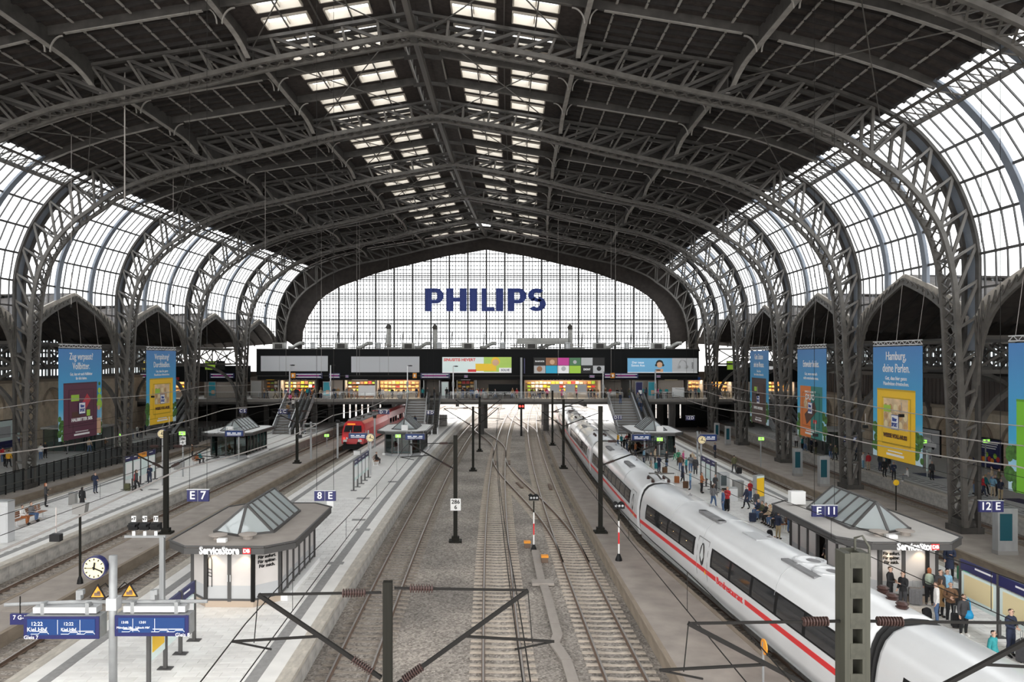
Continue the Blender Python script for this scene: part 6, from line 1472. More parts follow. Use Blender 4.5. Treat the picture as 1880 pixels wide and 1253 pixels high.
MB().plate([(-.3, -.2, 3.55), (.3, -.2, 3.55), (.38, -.2, 4.1), (-.3, -.2, 4.05)], (0, .4, 0)).build('lamp_case', 'bin', t)
for i, (x_, y_, zb, H, lab) in enumerate(((980, 1012, -.2, 3.3, 'between the two middle tracks'), (1136, 1030, .35, 3.1, 'on the strip beside the express train'))):
    x, v = px(x_, y_, zb); t = thing('dwarf_signal', 'red and white banded signal post ' + lab, 'signal', (x, v, zb)); MB().lathe((0, 0, 0), [(.2, 0), (.18, .12), (.07, .4)], 8).build('post_foot', 'black', t)
    for k in range(4): bar_part('post_band', (0, 0, .3 + k * (H - .5) / 4), (0, 0, .3 + (k + 1) * (H - .5) / 4), .075, .075, ('white_paint', 'ice_red', 'white_paint', 'mast')[k], t)
    q = MB().box((0, 0, H), (.6, .35, .28)).build('signal_head', 'black', t)
    for s in (-.18, .0, .18): MB().lathe((s, -.18, H + .03), [(.02, -.01), (.07, 0), (.06, .03)], 8, axis='y').build('signal_lens', 'ad_grey', q)
    for s in (-.2, .12): MB().lathe((s, -.05, H + .14), [(.15, 0), (.15, .05), (.05, .12)], 8).build('lamp_hood', 'black', q)
for i, (x_, y_) in enumerate(((968, 1006), (1000, 1033))):
    x, v = px(x_, y_, -.2); t = thing('balise_box', ['orange-lidded junction box at the foot of the banded signal post', 'orange-lidded junction box beside the cable trough end'][i], 'junction box', (x, v, -.2)); box_part('case', (0, 0, .15), (.38, .3, .3), 'rail_side', t); box_part('lid', (0, 0, .36), (.42, .34, .13), 'orange', t)
x, v = px(1401, 1283, .35); t = thing('round_marker', 'orange round marker on a slim post beside the express train', 'marker', (x, v, .35)); bar_part('post', (0, 0, 0), (0, 0, 1.9), .06, .06, 'grey_metal', t); MB().lathe((0, -.04, 1.75), [(.02, -.02), (.26, 0), (.26, .04), (.02, .06)], 16, axis='x').build('disc', 'orange', t)
x, v = px(1645, 938, .35); t = thing('round_marker', 'yellow round marker on a slim post by the arch columns', 'marker', (x, v, .35)); bar_part('post', (0, 0, 0), (0, 0, 2.2), .06, .06, 'mast', t); MB().lathe((0, -.04, 2.1), [(.02, -.02), (.22, 0), (.22, .04), (.02, .06)], 16, axis='y').build('disc', 'yellow', t)
t = thing('red_signal', 'dark signal post showing two red lamps under the footbridge', 'signal', (bX(957, 117.5), 117.5, -.2)); bar_part('post', (0, 0, 0), (0, 0, 4.4), .3, .3, 'black', t); box_part('signal_head', (0, -.1, 4.6), (1.0, .4, .9), 'black', t)
for s in (-.22, .22): MB().lathe((s, -.32, 4.6), [(.02, -.02), (.16, 0), (.16, .03)], 10, axis='y').build('red_lamp', 'lamp_red', t)
for i, (x_, y_) in enumerate(((571, 843), (620, 842), (688, 828))):
    x, v = px(x_, y_, .35); t = thing('lineside_post', ['grey lattice signal post with a work basket on the strip before the red train', 'slim dark lamp post on the strip before the red train', 'grey equipment post beside the red locomotive'][i], 'post', (x, v, .35)); bar_part('post', (0, 0, 0), (0, 0, 4.2), .2, .2, 'grey_metal', t)
    if i == 0:
        for z in (3.0, 3.5, 4.0): box_part('basket_rail', (0, 0, z), (1.5, 1.0, .05), 'grey_metal', t)
        for sx_ in (-.7, .7): bar_part('basket_post', (sx_, -.5, 2.9), (sx_, -.5, 4.1), .05, .05, 'grey_metal', t)
    else: box_part('lamp_case', (0, 0, 4.2), (.4, .4, .35), 'black', t)
# ================================================================ PEOPLE AND LUGGAGE
CL = {'black': (.015, .015, .017), 'navy': (.02, .028, .06), 'charcoal': (.05, .05, .055), 'grey': (.2, .2, .21), 'white': (.75, .74, .72), 'beige': (.5, .4, .28), 'camel': (.34, .2, .09), 'brown': (.14, .075, .04),
      'red': (.5, .03, .04), 'teal': (.03, .28, .3), 'light blue': (.22, .42, .58), 'denim': (.08, .14, .27), 'olive': (.1, .1, .05), 'sage': (.35, .42, .34), 'yellow': (.85, .45, .03), 'orange': (.6, .2, .05), 'green': (.06, .3, .16), 'pink': (.6, .1, .25), 'khaki': (.42, .33, .2), 'rust': (.35, .12, .04)}
for k, c in CL.items(): mat('cloth_' + k, c, .85, 0, .12, 12)
for k, c in (('light', (.62, .4, .3)), ('tan', (.45, .26, .17)), ('deep', (.13, .07, .045))): mat('skin_' + k, c, .55)
for k, c in (('black', (.012, .01, .01)), ('brown', (.06, .03, .015)), ('blond', (.42, .28, .12)), ('grey', (.4, .39, .38)), ('red', (.3, .09, .03))): mat('hair_' + k, c, .7)
mat('eye_dark', (.03, .015, .01), .3)
def skeleton(pose):
    V, E, R, G = [], [], [], []                       # points, edges, radii, segment label of the edge
    def p(co, r): V.append(Vector(co)); R.append(r); return len(V) - 1
    def e(a, b, g): E.append((a, b)); G.append(g)
    ground = pose == 'ground'; sit = pose == 'sit' or ground; lean = -.06 if sit else 0
    P = .15 if ground else .52 if sit else .95; d = P - .95
    pel = p((0, 0, P), (.145, .115)); bel = p((0, lean * .3, 1.10 + d), (.135, .105)); che = p((0, lean, 1.29 + d), (.165, .115)); upc = p((0, lean + .01, 1.42 + d), (.115, .085)); nec = p((0, lean - .005, 1.495 + d), (.052, .055))
    h1 = p((0, lean - .025, 1.565 + d), (.06, .075)); h2 = p((0, lean - .012, 1.655 + d), (.078, .098)); h3 = p((0, lean, 1.735 + d), (.052, .066))
    for a, b, g in ((pel, bel, 'torso'), (bel, che, 'torso'), (che, upc, 'torso'), (upc, nec, 'neck'), (nec, h1, 'head'), (h1, h2, 'head'), (h2, h3, 'head')): e(a, b, g)
    for s in (-1, 1):
        if ground: hip, kn, an = (s * .1, -.06, .13), (s * .13, -.38, .43), (s * .13, -.62, .085)
        elif sit: hip, kn, an = (s * .1, -.06, .5), (s * .13, -.46, .52), (s * .13, -.44 + (.06 if s > 0 else 0), .09)
        elif pose == 'walk': hip, kn, an = (s * .09, 0, .86), (s * .095, -.12 * s - .04, .5), (s * .09, -.26 * s + (.06 if s < 0 else -.02), .09 + (.04 if s < 0 else 0))
        elif pose == 'stride': hip, kn, an = (s * .09, 0, .86), (s * .1, .09 * s - .05, .5), (s * .1, .2 * s, .09)
        else: hip, kn, an = (s * .095, 0, .86), (s * .105, -.015, .49), (s * .115, .02, .085)
        a = p(hip, (.092, .098)); m = p(Vector(hip).lerp(Vector(kn), .5), (.078, .082)); b = p(kn, (.058, .06)); c_ = p(Vector(kn).lerp(Vector(an), .35) + Vector((0, .02, 0)), (.056, .06)); c = p(an, (.04, .042)); t1 = p((an[0], an[1] - .09, .05), (.045, .035)); t2 = p((an[0] + s * .015, an[1] - .17, .035), (.036, .026))
        for x, y, g in ((pel, a, 'hip'), (a, m, 'leg'), (m, b, 'leg'), (b, c_, 'leg'), (c_, c, 'leg'), (c, t1, 'foot'), (t1, t2, 'foot')): e(x, y, g)
        sh = (s * .175, lean + .01, 1.405 + d)
        if sit: el, wr = (s * .22, lean - .06, 1.14 + d), (s * .1, -.33, 1.09 + d)
        elif pose == 'phone' and s > 0: el, wr = (s * .21, -.04, 1.14), (s * .08, -.25, 1.24)
        elif pose == 'fold': el, wr = (s * .23, -.03, 1.15), (s * -.02 + s * .06, -.2, 1.13 + .03 * s)
        elif pose in ('walk', 'stride'): el, wr = (s * .215, .07 * s, 1.14), (s * .21, .1 * s - .1, .91)
        elif pose == 'phone': el, wr = (s * .22, .03, 1.14), (s * .2, -.1, .95)
        else: el, wr = (s * .225, .035, 1.13), (s * .225, -.04, .88)
        a = p(sh, (.062, .066)); b = p(el, (.046, .046)); f = p(Vector(el).lerp(Vector(wr), .3), (.044, .044)); c = p(wr, (.028, .026))
        dr = (Vector(wr) - Vector(el)).normalized(); pm = p(Vector(wr) + dr * .06, (.036, .022))
        for x, y, g in ((upc, a, 'arm'), (a, b, 'arm'), (b, f, 'arm'), (f, c, 'arm'), (c, pm, 'hand')): e(x, y, g)
        sd = dr.cross(Vector((0, 1, 0)) if abs(dr.y) < .7 else Vector((0, 0, 1))).normalized(); cu = dr.cross(sd).normalized()
        for k in range(4):
            o = Vector(wr) + dr * .09 + sd * (k - 1.5) * .02; ln = (.055, .068, .072, .06)[k]
            k0 = p(o, (.011, .011)); k1 = p(o + dr * ln * .55 + cu * .006, (.009, .009)); k2 = p(o + dr * ln + cu * .022, (.007, .007)); e(pm, k0, 'hand'); e(k0, k1, 'hand'); e(k1, k2, 'hand')
        k0 = p(Vector(wr) + dr * .045 + sd * -s * .036, (.012, .012)); k1 = p(Vector(wr) + dr * .085 + sd * -s * .055 + cu * .01, (.009, .009)); e(pm, k0, 'hand'); e(k0, k1, 'hand')
    return V, E, R, G, d, lean
def body_template(pose):
    V, E, R, G, d, lean = skeleton(pose)
    me = bpy.data.meshes.new('skel'); me.from_pydata([tuple(v) for v in V], E, []); o = bpy.data.objects.new('skel', me); COL.objects.link(o)
    md = o.modifiers.new('skin', 'SKIN'); md.use_smooth_shade = True; md.branch_smoothing = .4
    if not me.skin_vertices: raise RuntimeError('no skin layer')
    for i, r in enumerate(R): me.skin_vertices[0].data[i].radius = r
    me.skin_vertices[0].data[0].use_root = True
    sb = o.modifiers.new('sub', 'SUBSURF'); sb.levels = 1; sb.render_levels = 1
    dg = bpy.context.evaluated_depsgraph_get(); dg.update()
    bm_ = bpy.data.meshes.new_from_object(o.evaluated_get(dg)); bpy.data.objects.remove(o)
    co = [v.co.copy() for v in bm_.vertices]; no = [v.normal.copy() for v in bm_.vertices]
    lab = []
    for c in co:
        best, bg = 9, ''
        for (a, b), g in zip(E, G):
            A, B = V[a], V[b]; ab = B - A; t = max(0, min(1, (c - A).dot(ab) / max(1e-9, ab.length_squared))); dd = (c - (A + ab * t)).length - lerp(R[a][0], R[b][0], t) * .9
            if dd < best: best, bg = dd, g
        lab.append(bg)
    polys = [tuple(q.vertices) for q in bm_.polygons]
    def shell(keep, off):
        fs = [f for f in polys if sum(keep(lab[i], co[i]) for i in f) >= len(f) - 1]; used = sorted({i for f in fs for i in f}); mp = {i: k for k, i in enumerate(used)}
        m = MB(); m.add([co[i] + no[i] * off for i in used], [tuple(mp[i] for i in f) for f in fs]); return m
    hz = 1.655 + d
    out = {}
    b = MB(); b.add(co, polys)
    b.add([(0, lean - .135, hz - .035), (-.016, lean - .1, hz - .045), (.016, lean - .1, hz - .045), (0, lean - .1, hz + .01)], [(0, 1, 2), (0, 2, 3), (0, 3, 1), (1, 3, 2)])
    for s in (-1, 1): b.box((s * .083, lean, hz - .01), (.02, .035, .055))
    out['body'] = b.mesh('body', 'skin_light', True)
    f = MB()
    for s in (-1, 1): f.box((s * .033, lean - .103, hz), (.028, .02, .014)); f.box((s * .034, lean - .1, hz + .024), (.036, .02, .008))
    f.box((0, lean - .098, hz - .07), (.045, .02, .01)); out['face_features'] = f.mesh('face_features', 'eye_dark')
    top = lambda g, c: g in ('torso', 'arm', 'hip') and not (g == 'hip' and c.z < .84 + d) and c.z < 1.5 + d and c.z > .86 + d or g == 'arm'
    out['jacket'] = shell(top, .016).mesh('jacket', 'cloth_black', True)
    out['trousers'] = shell(lambda g, c: g in ('leg', 'hip') or (g == 'torso' and c.z < 1.0 + d), .009).mesh('trousers', 'cloth_black', True)
    out['shoes'] = shell(lambda g, c: g == 'foot', .012).mesh('shoes', 'black', True)
    hairc = lambda g, c: g == 'head' and (c.z > hz + .055 or (c.y > lean - .02 and c.z > hz - .06))
    out['hair'] = shell(hairc, .016).mesh('hair', 'hair_black', True)
    h = shell(hairc, .02)
    pr = [(.03, 0), (.075, .06), (.085, .16), (.08, .26), (.02, .34)]; k = 10
    h.add([(r * math.cos(2 * PI * j / k), lean + .055 + r * .62 * math.sin(2 * PI * j / k), hz - .24 + z) for r, z in pr for j in range(k)], [(i * k + j, i * k + (j + 1) % k, (i + 1) * k + (j + 1) % k, (i + 1) * k + j) for i in range(4) for j in range(k)])
    out['long_hair'] = h.mesh('hair', 'hair_black', True)
    if pose not in ('sit', 'ground'):
        c = shell(top, .022); pr = [(.155, .12, 1.08), (.165, .13, .95), (.18, .15, .75), (.2, .165, .52)]; k = 14
        c.add([(a * math.cos(2 * PI * j / k), q * math.sin(2 * PI * j / k), z) for a, q, z in pr for j in range(k)], [(i * k + j, i * k + (j + 1) % k, (i + 1) * k + (j + 1) % k, (i + 1) * k + j) for i in range(3) for j in range(k)])
        out['coat'] = c.mesh('coat', 'cloth_black', True)
    return out
TPL = {k: body_template(k) for k in ('stand', 'walk', 'stride', 'phone', 'fold', 'sit', 'ground')}
def part_with(name, me, parent, m):
    o = link(name, me, parent); o.material_slots[0].link = 'OBJECT'; o.material_slots[0].material = M[m]; return o
PR = random.Random(11); SEEN = {}
TAKEN = []; OBST = []
bpy.context.view_layer.update()
for o in S.objects:                                   # what stands on the floors and cannot be walked through
    nm = o.name.split('.')[0]
    if o.parent or nm not in ('litter_bin', 'poster_stele', 'hoarding', 'vending_machine', 'info_pillar', 'cabinet', 'ticket_machine', 'waiting_room', 'platform_kiosk', 'staircase', 'escalator', 'notice_board', 'platform_bench', 'display_stele', 'map_board', 'lamp_post'): continue
    if nm == 'platform_kiosk': OBST.append((o.location.x - 2.1, o.location.x + 2.1, o.location.y - 4.4, o.location.y + 4.4, o.location.z)); continue
    c = [ch.matrix_world @ Vector(q) for ch in o.children for q in ch.bound_box]
    OBST.append((min(q.x for q in c), max(q.x for q in c), min(q.y for q in c), max(q.y for q in c), o.location.z if nm not in ('staircase', 'escalator') else .8))
for o in S.objects:
    if not o.parent and o.name.split('.')[0] in ('escalator', 'staircase'):
        c = [ch.matrix_world @ Vector(q) for ch in o.children for q in ch.bound_box]; OBST.append((min(q.x for q in c), max(q.x for q in c), 118, 119.9, DECK + .02))
def free_spot(x, v, z, r=.3, gap=.64):
    x0, v0 = x, v
    for k in range(160):
        if all(abs(z - c) > 1.2 or (x - a) ** 2 + (v - b) ** 2 > gap * gap for a, b, c in TAKEN) and not any(abs(z - q[4]) < 1.2 and q[0] - r < x < q[1] + r and q[2] - r < v < q[3] + r for q in OBST): break
        d = .12 + .035 * k; x, v = x0 + d * math.cos(k * 2.4), v0 + d * math.sin(k * 2.4)
        if z == DECK + .02: v = min(121.9, max(119.5, v))
    TAKEN.append((x, v, z)); return x, v
def person(x, v, z, where, jac='navy', tro='black', pose='stand', rz=None, hair='brown', long=False, coat=False, h=1.74, skin='light', group=None, who=None, extra='', face=True, fixed=False):
    if not fixed: x, v = free_spot(x, v, z)
    T = TPL[pose]; who = who or ('person with long %s hair' % hair if long else 'person with %s hair' % hair)
    verb = {'stand': 'standing', 'walk': 'walking', 'stride': 'walking', 'phone': 'looking at a phone', 'fold': 'with hands held together', 'sit': 'sitting', 'ground': 'sitting'}[pose]
    lab = '%s in %s %s and %s trousers %s%s' % ('person with long hair' if long and len(where.split()) < 6 else 'person', jac, 'coat' if coat else 'jacket', tro, verb + ' ' if pose in ('sit', 'ground', 'walk') else '', where)
    wl = lab.split()
    if len(wl) > 16: lab = lab.replace(' and %s trousers' % tro, '')
    t = thing('person', lab, 'person', (x, v, z), PR.uniform(-PI, PI) if rz is None else rz, group or 'people ' + where)
    s = h / 1.79; t.scale = (s * PR.uniform(.97, 1.06), s * PR.uniform(.97, 1.06), s)
    part_with('body', T['body'], t, 'skin_' + skin); part_with('trousers', T['trousers'], t, 'cloth_' + tro); part_with('shoes', T['shoes'], t, 'cloth_white' if PR.random() < .25 else 'black')
    part_with('coat' if coat and pose != 'sit' else 'jacket', T['coat' if coat and pose != 'sit' else 'jacket'], t, 'cloth_' + jac)
    part_with('hair', T['long_hair' if long else 'hair'], t, 'hair_' + hair)
    if face: link('face_features', T['face_features'], t)
    return t
def at_px(x, y, z): return px(x, y, z)
SEATS = {'on the wooden bench': ((52, 960), [-.6]), 'on the bench beyond the notice boards': ((365, 852), [-.5]), 'on the bench behind the timetables': ((692, 853), [0])}
def crop_people(rows, ox, oy, sc, z, where):
    for r in rows:
        x, v = at_px(ox + r[0] / sc, oy + r[1] / sc, z); kw = r[4] if len(r) > 4 else {}
        kw = dict(kw); w = kw.pop('where', where)
        if w in SEATS:                                # seated on a bench that faces across the platform
            (bx, by), used = SEATS[w]; x, v = at_px(bx, by, z); x -= .12; v += used[0]; used[0] += 1.0; kw['rz'] = PI / 2; kw['fixed'] = True
        person(x, v, z, w, r[2], r[3], hair=kw.pop('hair', PR.choice(['black', 'brown', 'brown', 'blond', 'grey'])), pose=kw.pop('pose', PR.choice(['stand', 'fold', 'phone', 'stride'])), h=kw.pop('h', PR.uniform(1.64, 1.82)), **kw)
Q = dict
W1 = 'in the crowd beside the express train'
crop_people([(430, 580, 'navy', 'navy', Q(pose='fold', where='beside the brown suitcase in the crowd')), (485, 540, 'black', 'denim', Q(long=True, hair='brown', coat=True, where='near the glass kiosk')), (600, 655, 'navy', 'black', Q(coat=True, where='beside the clock pole')), (655, 704, 'light blue', 'denim', Q(hair='grey', where='with a dark suitcase')),
             (737, 728, 'rust', 'black', Q(long=True, hair='brown', where='with a yellow bag strap')), (775, 640, 'camel', 'brown', Q(coat=True, hair='red', long=True, where='at the timetable row')), (835, 735, 'charcoal', 'charcoal', Q(hair='black', where='beside the snack machine')), (345, 500, 'grey', 'black', Q(where=W1)), (372, 552, 'grey', 'beige', Q(coat=True, where=W1)), (402, 530, 'beige', 'charcoal', Q(where=W1)),
             (275, 445, 'olive', 'black', Q(where=W1)), (290, 470, 'rust', 'navy', Q(where=W1)), (215, 445, 'white', 'beige', Q(where=W1)), (135, 390, 'yellow', 'denim', Q(where=W1)), (180, 425, 'black', 'black', Q(where=W1)), (160, 400, 'teal', 'black', Q(where=W1)), (245, 430, 'navy', 'denim', Q(where=W1)), (200, 400, 'red', 'black', Q(where=W1)), (320, 520, 'light blue', 'navy', Q(where=W1)),
             (545, 495, 'black', 'green', Q(where='behind the litter bin in the crowd')), (585, 570, 'brown', 'denim', Q(where=W1)), (627, 590, 'teal', 'charcoal', Q(hair='grey', where=W1)), (657, 580, 'grey', 'denim', Q(long=True, where=W1)), (692, 600, 'charcoal', 'black', Q(coat=True, where=W1)), (605, 540, 'pink', 'black', Q(where=W1)), (670, 550, 'beige', 'denim', Q(where=W1)), (570, 530, 'green', 'black', Q(where=W1)),
             (833, 475, 'navy', 'charcoal', Q(pose='stand', where='at the far platform edge under the clock')), (970, 582, 'olive', 'charcoal', Q(pose='walk', where='pulling a case along the platform edge')), (820, 828, 'grey', 'denim', Q(long=True, hair='brown', where='with a pink bag by the train')), (890, 868, 'denim', 'denim', Q(hair='brown', where='close to the train roof edge')), (922, 856, 'red', 'black', Q(where='close to the low cabinet')),
             (1060, 840, 'navy', 'black', Q(coat=True, hair='grey', where='beside the yellow pillar')), (1085, 790, 'red', 'denim', Q(where='behind the yellow pillar')), (1118, 770, 'olive', 'black', Q(where='behind the yellow pillar')), (1130, 878, 'charcoal', 'denim', Q(hair='grey', where='in front of the yellow pillar')),
             (1287, 1058, 'navy', 'khaki', Q(pose='fold', hair='brown', where='beside the bench and luggage')), (1357, 1012, 'navy', 'denim', Q(pose='phone', long=True, hair='black', where='at the yellow ticket machine'))], 1100, 720, 3.915, PZ, W1)
bx_, bv_ = px(1412, 962, PZ)
for k, (jc, tr, hr, lg) in enumerate((('grey', 'navy', 'brown', False), ('navy', 'black', 'brown', False), ('charcoal', 'denim', 'blond', False), ('beige', 'black', 'blond', True), ('black', 'charcoal', 'black', False), ('olive', 'denim', 'brown', False), ('navy', 'denim', 'grey', False))):
    person(bx_ + .12, bv_ - 1.98 + k * .66, PZ, 'on the crowded bench', jc, tr, 'sit', -PI / 2, hr, lg, fixed=True); TAKEN += [(bx_ + .1, bv_ - 1.98 + k * .66, PZ), (bx_ - .45, bv_ - 1.98 + k * .66, PZ)]
W2 = 'in front of the open kiosk'
crop_people([(1085, 812, 'black', 'black', Q(pose='fold', hair='brown', h=1.82, rz=.7, where='facing a companion by the kiosk')), (1160, 838, 'black', 'charcoal', Q(pose='phone', hair='brown', h=1.76, rz=-1.2, where='facing a companion by the kiosk')), (1268, 798, 'charcoal', 'black', Q(long=True, hair='red', pose='stand', rz=2.6, where='wearing a sage backpack')), (1388, 882, 'camel', 'black', Q(coat=True, hair='brown', long=True, pose='phone', rz=1.8, where='before the cream notice boards')),
             (1372, 836, 'charcoal', 'black', Q(hair='black', pose='stand', rz=.3, h=1.84, where='behind the person in camel')), (1447, 915, 'brown', 'black', Q(hair='grey', pose='fold', rz=-.4, where='leaning by the cream notice boards')), (1470, 905, 'white', 'denim', Q(hair='brown', pose='stand', where='beside the black trolley bag')), (1522, 988, 'charcoal', 'black', Q(long=True, hair='brown', pose='stand', rz=.1, h=1.68, where='carrying a bright blue bag')),
             (1790, 1108, 'navy', 'navy', Q(hair='brown', pose='fold', rz=.3, h=1.82, where='past the last notice board')), (1690, 1230, 'teal', 'charcoal', Q(hair='black', pose='stand', rz=.5, where='close behind the train roof')), (1442, 662, 'navy', 'black', Q(long=True, hair='brown', coat=True, pose='phone', rz=-.6, where='at the kiosk corner with a green case')), (1330, 790, 'light blue', 'black', Q(hair='black', where='behind the grey suitcases'))], 1280, 850, 3.11, PZ, W2)
for k, (x, y, j_) in enumerate(((17.3, 43.3, 'brown'), (17.25, 42.3, 'grey'))):
    person(x, y, PZ, 'on the ground against the kiosk wall', j_, 'denim', 'ground', -PI / 2, 'brown' if k else 'red', k == 0, fixed=True)
person(gx(19.25, 38.8) - 1.75, 38.25, PZ + .3, 'in the open kiosk doorway', 'black', 'khaki', 'phone', -1.1, 'grey', fixed=True)
W3 = 'on the far platform below the banners'
crop_people([(850, 668, 'black', 'black', Q(pose='stand')), (915, 692, 'navy', 'black', Q(pose='phone')), (1480, 790, 'brown', 'denim'), (1497, 792, 'teal', 'black', Q(hair='blond')), (1525, 798, 'red', 'navy', Q(hair='grey')), (1575, 808, 'light blue', 'beige', Q(hair='grey')), (1612, 800, 'charcoal', 'black'), (1600, 740, 'beige', 'denim'), (1648, 750, 'olive', 'black', Q(hair='red')), (1660, 830, 'navy', 'khaki'),
             (738, 622, 'red', 'beige'), (702, 612, 'white', 'light blue'), (365, 490, 'red', 'black'), (390, 500, 'navy', 'black'), (340, 490, 'grey', 'denim'), (420, 510, 'black', 'olive'), (475, 545, 'charcoal', 'denim'), (500, 550, 'olive', 'black'), (1015, 702, 'white', 'grey', Q(pose='sit')), (235, 465, 'white', 'black'), (290, 480, 'black', 'denim'), (320, 485, 'teal', 'black'), (880, 640, 'black', 'charcoal'), (820, 630, 'charcoal', 'navy'), (660, 560, 'navy', 'black'), (1180, 690, 'charcoal', 'black')], 1400, 700, 3.798, 1.0, W3)
W4 = 'on the bench platform'
crop_people([(175, 906, 'navy', 'navy', Q(pose='fold', hair='brown', rz=1.1, where='alone on the bench platform with a black rucksack')), (239, 900, 'red', 'black', Q(long=True, hair='black', pose='stand', where='before the notice board row')), (252, 901, 'charcoal', 'black', Q(long=True, hair='black', pose='walk', where='before the notice board row')), (275, 889, 'navy', 'navy', Q(pose='phone', hair='brown', where='reading at the notice board row')), (84, 931, 'charcoal', 'black', Q(long=True, hair='red', pose='phone', where='behind the wooden bench')),
             (151, 936, 'black', 'black', Q(coat=True, long=True, hair='black', pose='stand', rz=PI, where='at the square litter bin')), (62, 966, 'white', 'rust', Q(pose='sit', hair='black', rz=.5, where='on the wooden bench')), (88, 956, 'grey', 'denim', Q(pose='sit', hair='brown', rz=.5, where='on the wooden bench')), (360, 853, 'rust', 'black', Q(pose='sit', where='on the bench beyond the notice boards')), (375, 851, 'teal', 'charcoal', Q(pose='sit', where='on the bench beyond the notice boards')), (306, 840, 'navy', 'denim', Q(where='behind the clock pole')), (353, 842, 'brown', 'black', Q(where='behind the bench beyond the notice boards'))], 0, 0, 1, PZ, W4)
crop_people([(694, 854, 'black', 'charcoal', Q(pose='sit', where='on the bench behind the timetables')), (560, 797, 'charcoal', 'navy', Q(where='at the escalator foot')), (512, 790, 'green', 'black', Q(where='at the stair foot'))], 0, 0, 1, PZ, 'on the kiosk platform')
W5 = 'on the aisle platform behind the fence'
crop_people([(16, 859, 'yellow', 'black', Q(rz=PI)), (9, 857, 'black', 'black'), (75, 845, 'white', 'denim'), (83, 842, 'black', 'black', Q(coat=True)), (64, 844, 'charcoal', 'black'), (124, 834, 'charcoal', 'grey'), (165, 831, 'beige', 'denim'), (171, 827, 'brown', 'black'), (185, 821, 'grey', 'black'), (193, 819, 'white', 'charcoal'), (200, 817, 'black', 'black'), (243, 806, 'grey', 'denim'), (252, 804, 'white', 'navy'), (259, 806, 'black', 'charcoal'), (267, 800, 'navy', 'black'), (310, 792, 'light blue', 'black'), (318, 790, 'charcoal', 'black'), (5, 850, 'red', 'denim'), (21, 850, 'beige', 'black'), (338, 786, 'yellow', 'navy')], 0, 0, 1, .9, W5)
# the crowd on the footbridge
SPOT = [(470, 'by the steel cabinet'), (500, 'before the cafe with the yellow sign'), (530, 'at the head of the first stairs'), (600, 'beside the teal stele'), (650, 'before the snack shop'), (730, 'before the orange bakery'), (790, 'at the head of the kiosk platform stairs'), (850, 'before the dark fashion shop'), (915, 'before the dark glazed shopfront'), (1030, 'before the burger restaurant'), (1130, 'at the head of the crowded stairs'), (1180, 'beside the blue ticket stele'), (1230, 'before the sausage stand'), (1275, 'before the newsstand'), (1320, 'before the drinks shop')]
jacs = ['black', 'navy', 'charcoal', 'grey', 'black', 'navy', 'beige', 'red', 'white', 'denim', 'brown', 'teal', 'olive', 'pink', 'camel']
xs = [485, 492, 505, 518, 522, 527, 531, 536, 541, 546, 551, 556, 561, 566, 571, 576, 588, 590, 613, 616, 619, 636, 641, 645, 648, 694, 698, 703, 720, 732, 735, 749, 764, 776, 782, 797, 820, 824, 836, 841, 849, 857, 862, 866, 870, 874, 878, 883, 888, 895, 905, 912, 940, 946, 967, 972, 977, 982, 987, 991, 996, 1000, 1006, 1029, 1034, 1057, 1080, 1086, 1091, 1097, 1112, 1120, 1134, 1142, 1156, 1160, 1166, 1179, 1183, 1208, 1213, 1224, 1263, 1268, 1277, 1281, 1297, 1316, 1322, 1330]
for x in xs:
    v = PR.uniform(119.7, 121.6) if x not in (658,) else 120; w = min(SPOT, key=lambda s: abs(s[0] - x))[1]
    person(bX(x, v) + PR.uniform(-.1, .1), v, DECK + .02, w + ' on the footbridge', PR.choice(jacs), PR.choice(['black', 'navy', 'denim', 'charcoal', 'beige']), PR.choice(['stand', 'walk', 'stride', 'phone']), PR.uniform(-PI, PI), PR.choice(['black', 'brown', 'blond', 'grey']), PR.random() < .35, PR.random() < .25, PR.uniform(1.6, 1.85), face=False, group='people on the footbridge')
# on the stairs
for k, (uc, where) in enumerate(((-31.4, 'on the staircase to the bench platform'), (-12, 'on the staircase to the kiosk platform'), (19.5, 'on the staircase to the crowded platform'), (22.09, 'on the escalator to the crowded platform'))):
    for j in range((4, 1, 1, 3)[k]):
        st = 3 + j * 4 if k != 1 else 20; n = 26 if k < 3 else 30; z = DECK - (st + 1) * (DECK - PZ) / n; vv_ = 119.2 - (st + .5) * 8.6 / n
        person(gx(0, 114) + uc + (PR.uniform(-.5, .5) if k < 3 else 0), vv_, z + .01, where, PR.choice(jacs), PR.choice(['black', 'denim']), 'stand', PR.choice([0, PI]), PR.choice(['black', 'brown', 'grey']), PR.random() < .4, False, 1.72, face=False, fixed=True, group='people on the stairs')
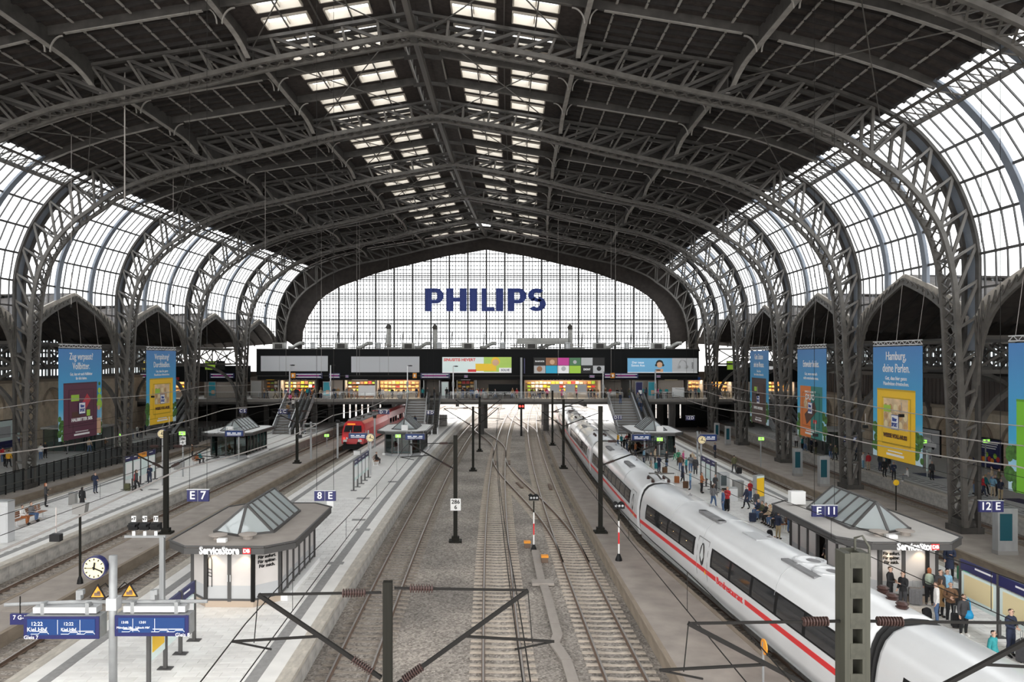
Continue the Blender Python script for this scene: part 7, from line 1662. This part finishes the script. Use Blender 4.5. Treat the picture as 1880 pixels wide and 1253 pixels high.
# ---- luggage
def suitcase(x, y, z, m, lab, h=.62):
    X, v = free_spot(*px(x, y, z), z, .22, .5); t = thing('suitcase', lab, 'suitcase', (X, v, z), PR.uniform(-.6, .6))
    b = MB(); w, d_ = h * .68, h * .4
    for k, (s_, zz) in enumerate(((.92, .05), (1, .1), (1, h - .06), (.9, h))): b.v += [(sx_ * w / 2 * s_, sy * d_ / 2 * s_, zz) for sx_, sy in ((-1, -1), (1, -1), (1, 1), (-1, 1))]
    for i in range(3): b.f += [(i * 4 + j, i * 4 + (j + 1) % 4, i * 4 + 4 + (j + 1) % 4, i * 4 + 4 + j) for j in range(4)]
    b.f += [(3, 2, 1, 0), (12, 13, 14, 15)]; b.mi = [0] * len(b.f); b.build('shell', 'cloth_' + m, t)
    for i in range(3): box_part('rib', (-w * .3 + i * w * .3, -d_ / 2 - .008, h * .5), (.03, .02, h * .75), 'cloth_' + m, t)
    MB().rect([(-.1, .06, h - .02), (-.1, .06, h + .3), (.1, .06, h + .3), (.1, .06, h - .02)], .02, .02, up=(0, 1, 0)).build('handle', 'grey_metal', t)
    for sx_ in (-1, 1): MB().lathe((sx_ * w * .36, 0, .04), [(.03, -.02), (.04, 0), (.03, .02)], 8, axis='x').build('wheel', 'black', t)
    return t
SC = lambda x, y: (1100 + x / 3.915, 720 + y / 3.915)
for (x, y, m, lab) in ((472, 588, 'brown', 'dark brown suitcase beside the person in all navy'), (570, 658, 'rust', 'tall rust suitcase beside the clock pole'), (637, 700, 'brown', 'brown suitcase held by the person in light blue'), (1007, 590, 'black', 'black trolley case pulled along the platform edge'), (930, 852, 'black', 'black suitcase by the low cabinet'), (1142, 930, 'navy', 'dark blue suitcase before the crowded bench'), (1210, 940, 'charcoal', 'charcoal suitcase before the crowded bench'), (1165, 890, 'red', 'red suitcase by the yellow pillar'), (1245, 960, 'black', 'black bag standing at the bench end'), (405, 555, 'teal', 'dark teal suitcase in the crowd')): suitcase(*SC(x, y), PZ, m, lab)
for (x, y, m, lab, h) in ((1285, 800, 'grey', 'big grey suitcase before the kiosk front', .75), (1325, 800, 'black', 'big black suitcase before the kiosk front', .75), (1440, 915, 'black', 'black trolley bag by the cream notice boards', .6), (1785, 1112, 'charcoal', 'large charcoal suitcase past the last notice board', .8), (1480, 668, 'green', 'green suitcase at the kiosk corner', .7)): suitcase(1280 + x / 3.11, 850 + y / 3.11, PZ, m, lab, h)
suitcase(234, 902, PZ, 'olive', 'dark olive suitcase before the notice board row')
def rucksack(x, y, z, m, lab, up=0.0, off=(0, 0), rz=0):
    X, v = px(x, y, z) if up else free_spot(*px(x, y, z), z, .2, .48); t = thing('rucksack', lab, 'rucksack', (X + off[0], v + off[1], z + up), rz)
    MB().lathe((0, 0, 0), [(.1, 0), (.17, .05), (.18, .25), (.14, .42), (.05, .47)], 10).build('bag', 'cloth_' + m, t, True); MB().lathe((0, -.14, .06), [(.06, 0), (.1, .04), (.09, .18), (.03, .22)], 8).build('front_pocket', 'cloth_' + m, t, True)
    MB().rect([(-.08, .15, .38), (-.09, .2, .3), (-.08, .16, .1)], .05, .015).rect([(.08, .15, .38), (.09, .2, .3), (.08, .16, .1)], .05, .015).build('strap', 'black', t)
rucksack(1280 + 1100 / 3.11, 850 + 815 / 3.11, PZ, 'charcoal', 'charcoal rucksack standing between the two people in black')
rucksack(1280 + 430 / 3.11, 850 + 428 / 3.11, PZ, 'black', 'black rucksack lying on the platform beyond the kiosk')
rucksack(1280 + 1455 / 3.11, 850 + 915 / 3.11, PZ, 'black', 'black rucksack by the black trolley bag')
def worn(words, m, lab):
    p = next(o for o in S.objects if o.name.startswith('person') and not o.parent and words in o['label']); a = p.rotation_euler.z
    rucksack(1500, 1000, PZ, m, lab, 1.0, (0, 0), a + PI); r = [o for o in S.objects if o.name.startswith('rucksack') and not o.parent][-1]
    r.location = (p.location.x - .23 * math.sin(a), p.location.y + .23 * math.cos(a), PZ + 1.0)
worn('black rucksack', 'black', 'black rucksack on the back of the lone navy traveller')
worn('sage backpack', 'sage', 'sage green rucksack on the back of the red-haired person')
X, v = px(1280 + 1545 / 3.11, 850 + 988 / 3.11, PZ); mat('bag_blue', (.01, .3, .6), .6); t = thing('shoulder_bag', 'bright blue shoulder bag hanging at the hip of a woman-sized figure'.replace('a woman-sized figure', 'the person by the notice boards'), 'bag', (X + .02, v, PZ + .66)); MB().lathe((0, 0, 0), [(.05, 0), (.17, .05), (.19, .18), (.12, .34)], 10).build('bag_body', 'bag_blue', t, True); MB().rect([(-.1, 0, .3), (-.06, 0, .72), (.0, 0, .8), (.06, 0, .72), (.1, 0, .3)], .04, .015).build('bag_strap', 'bag_blue', t)
fit_text()
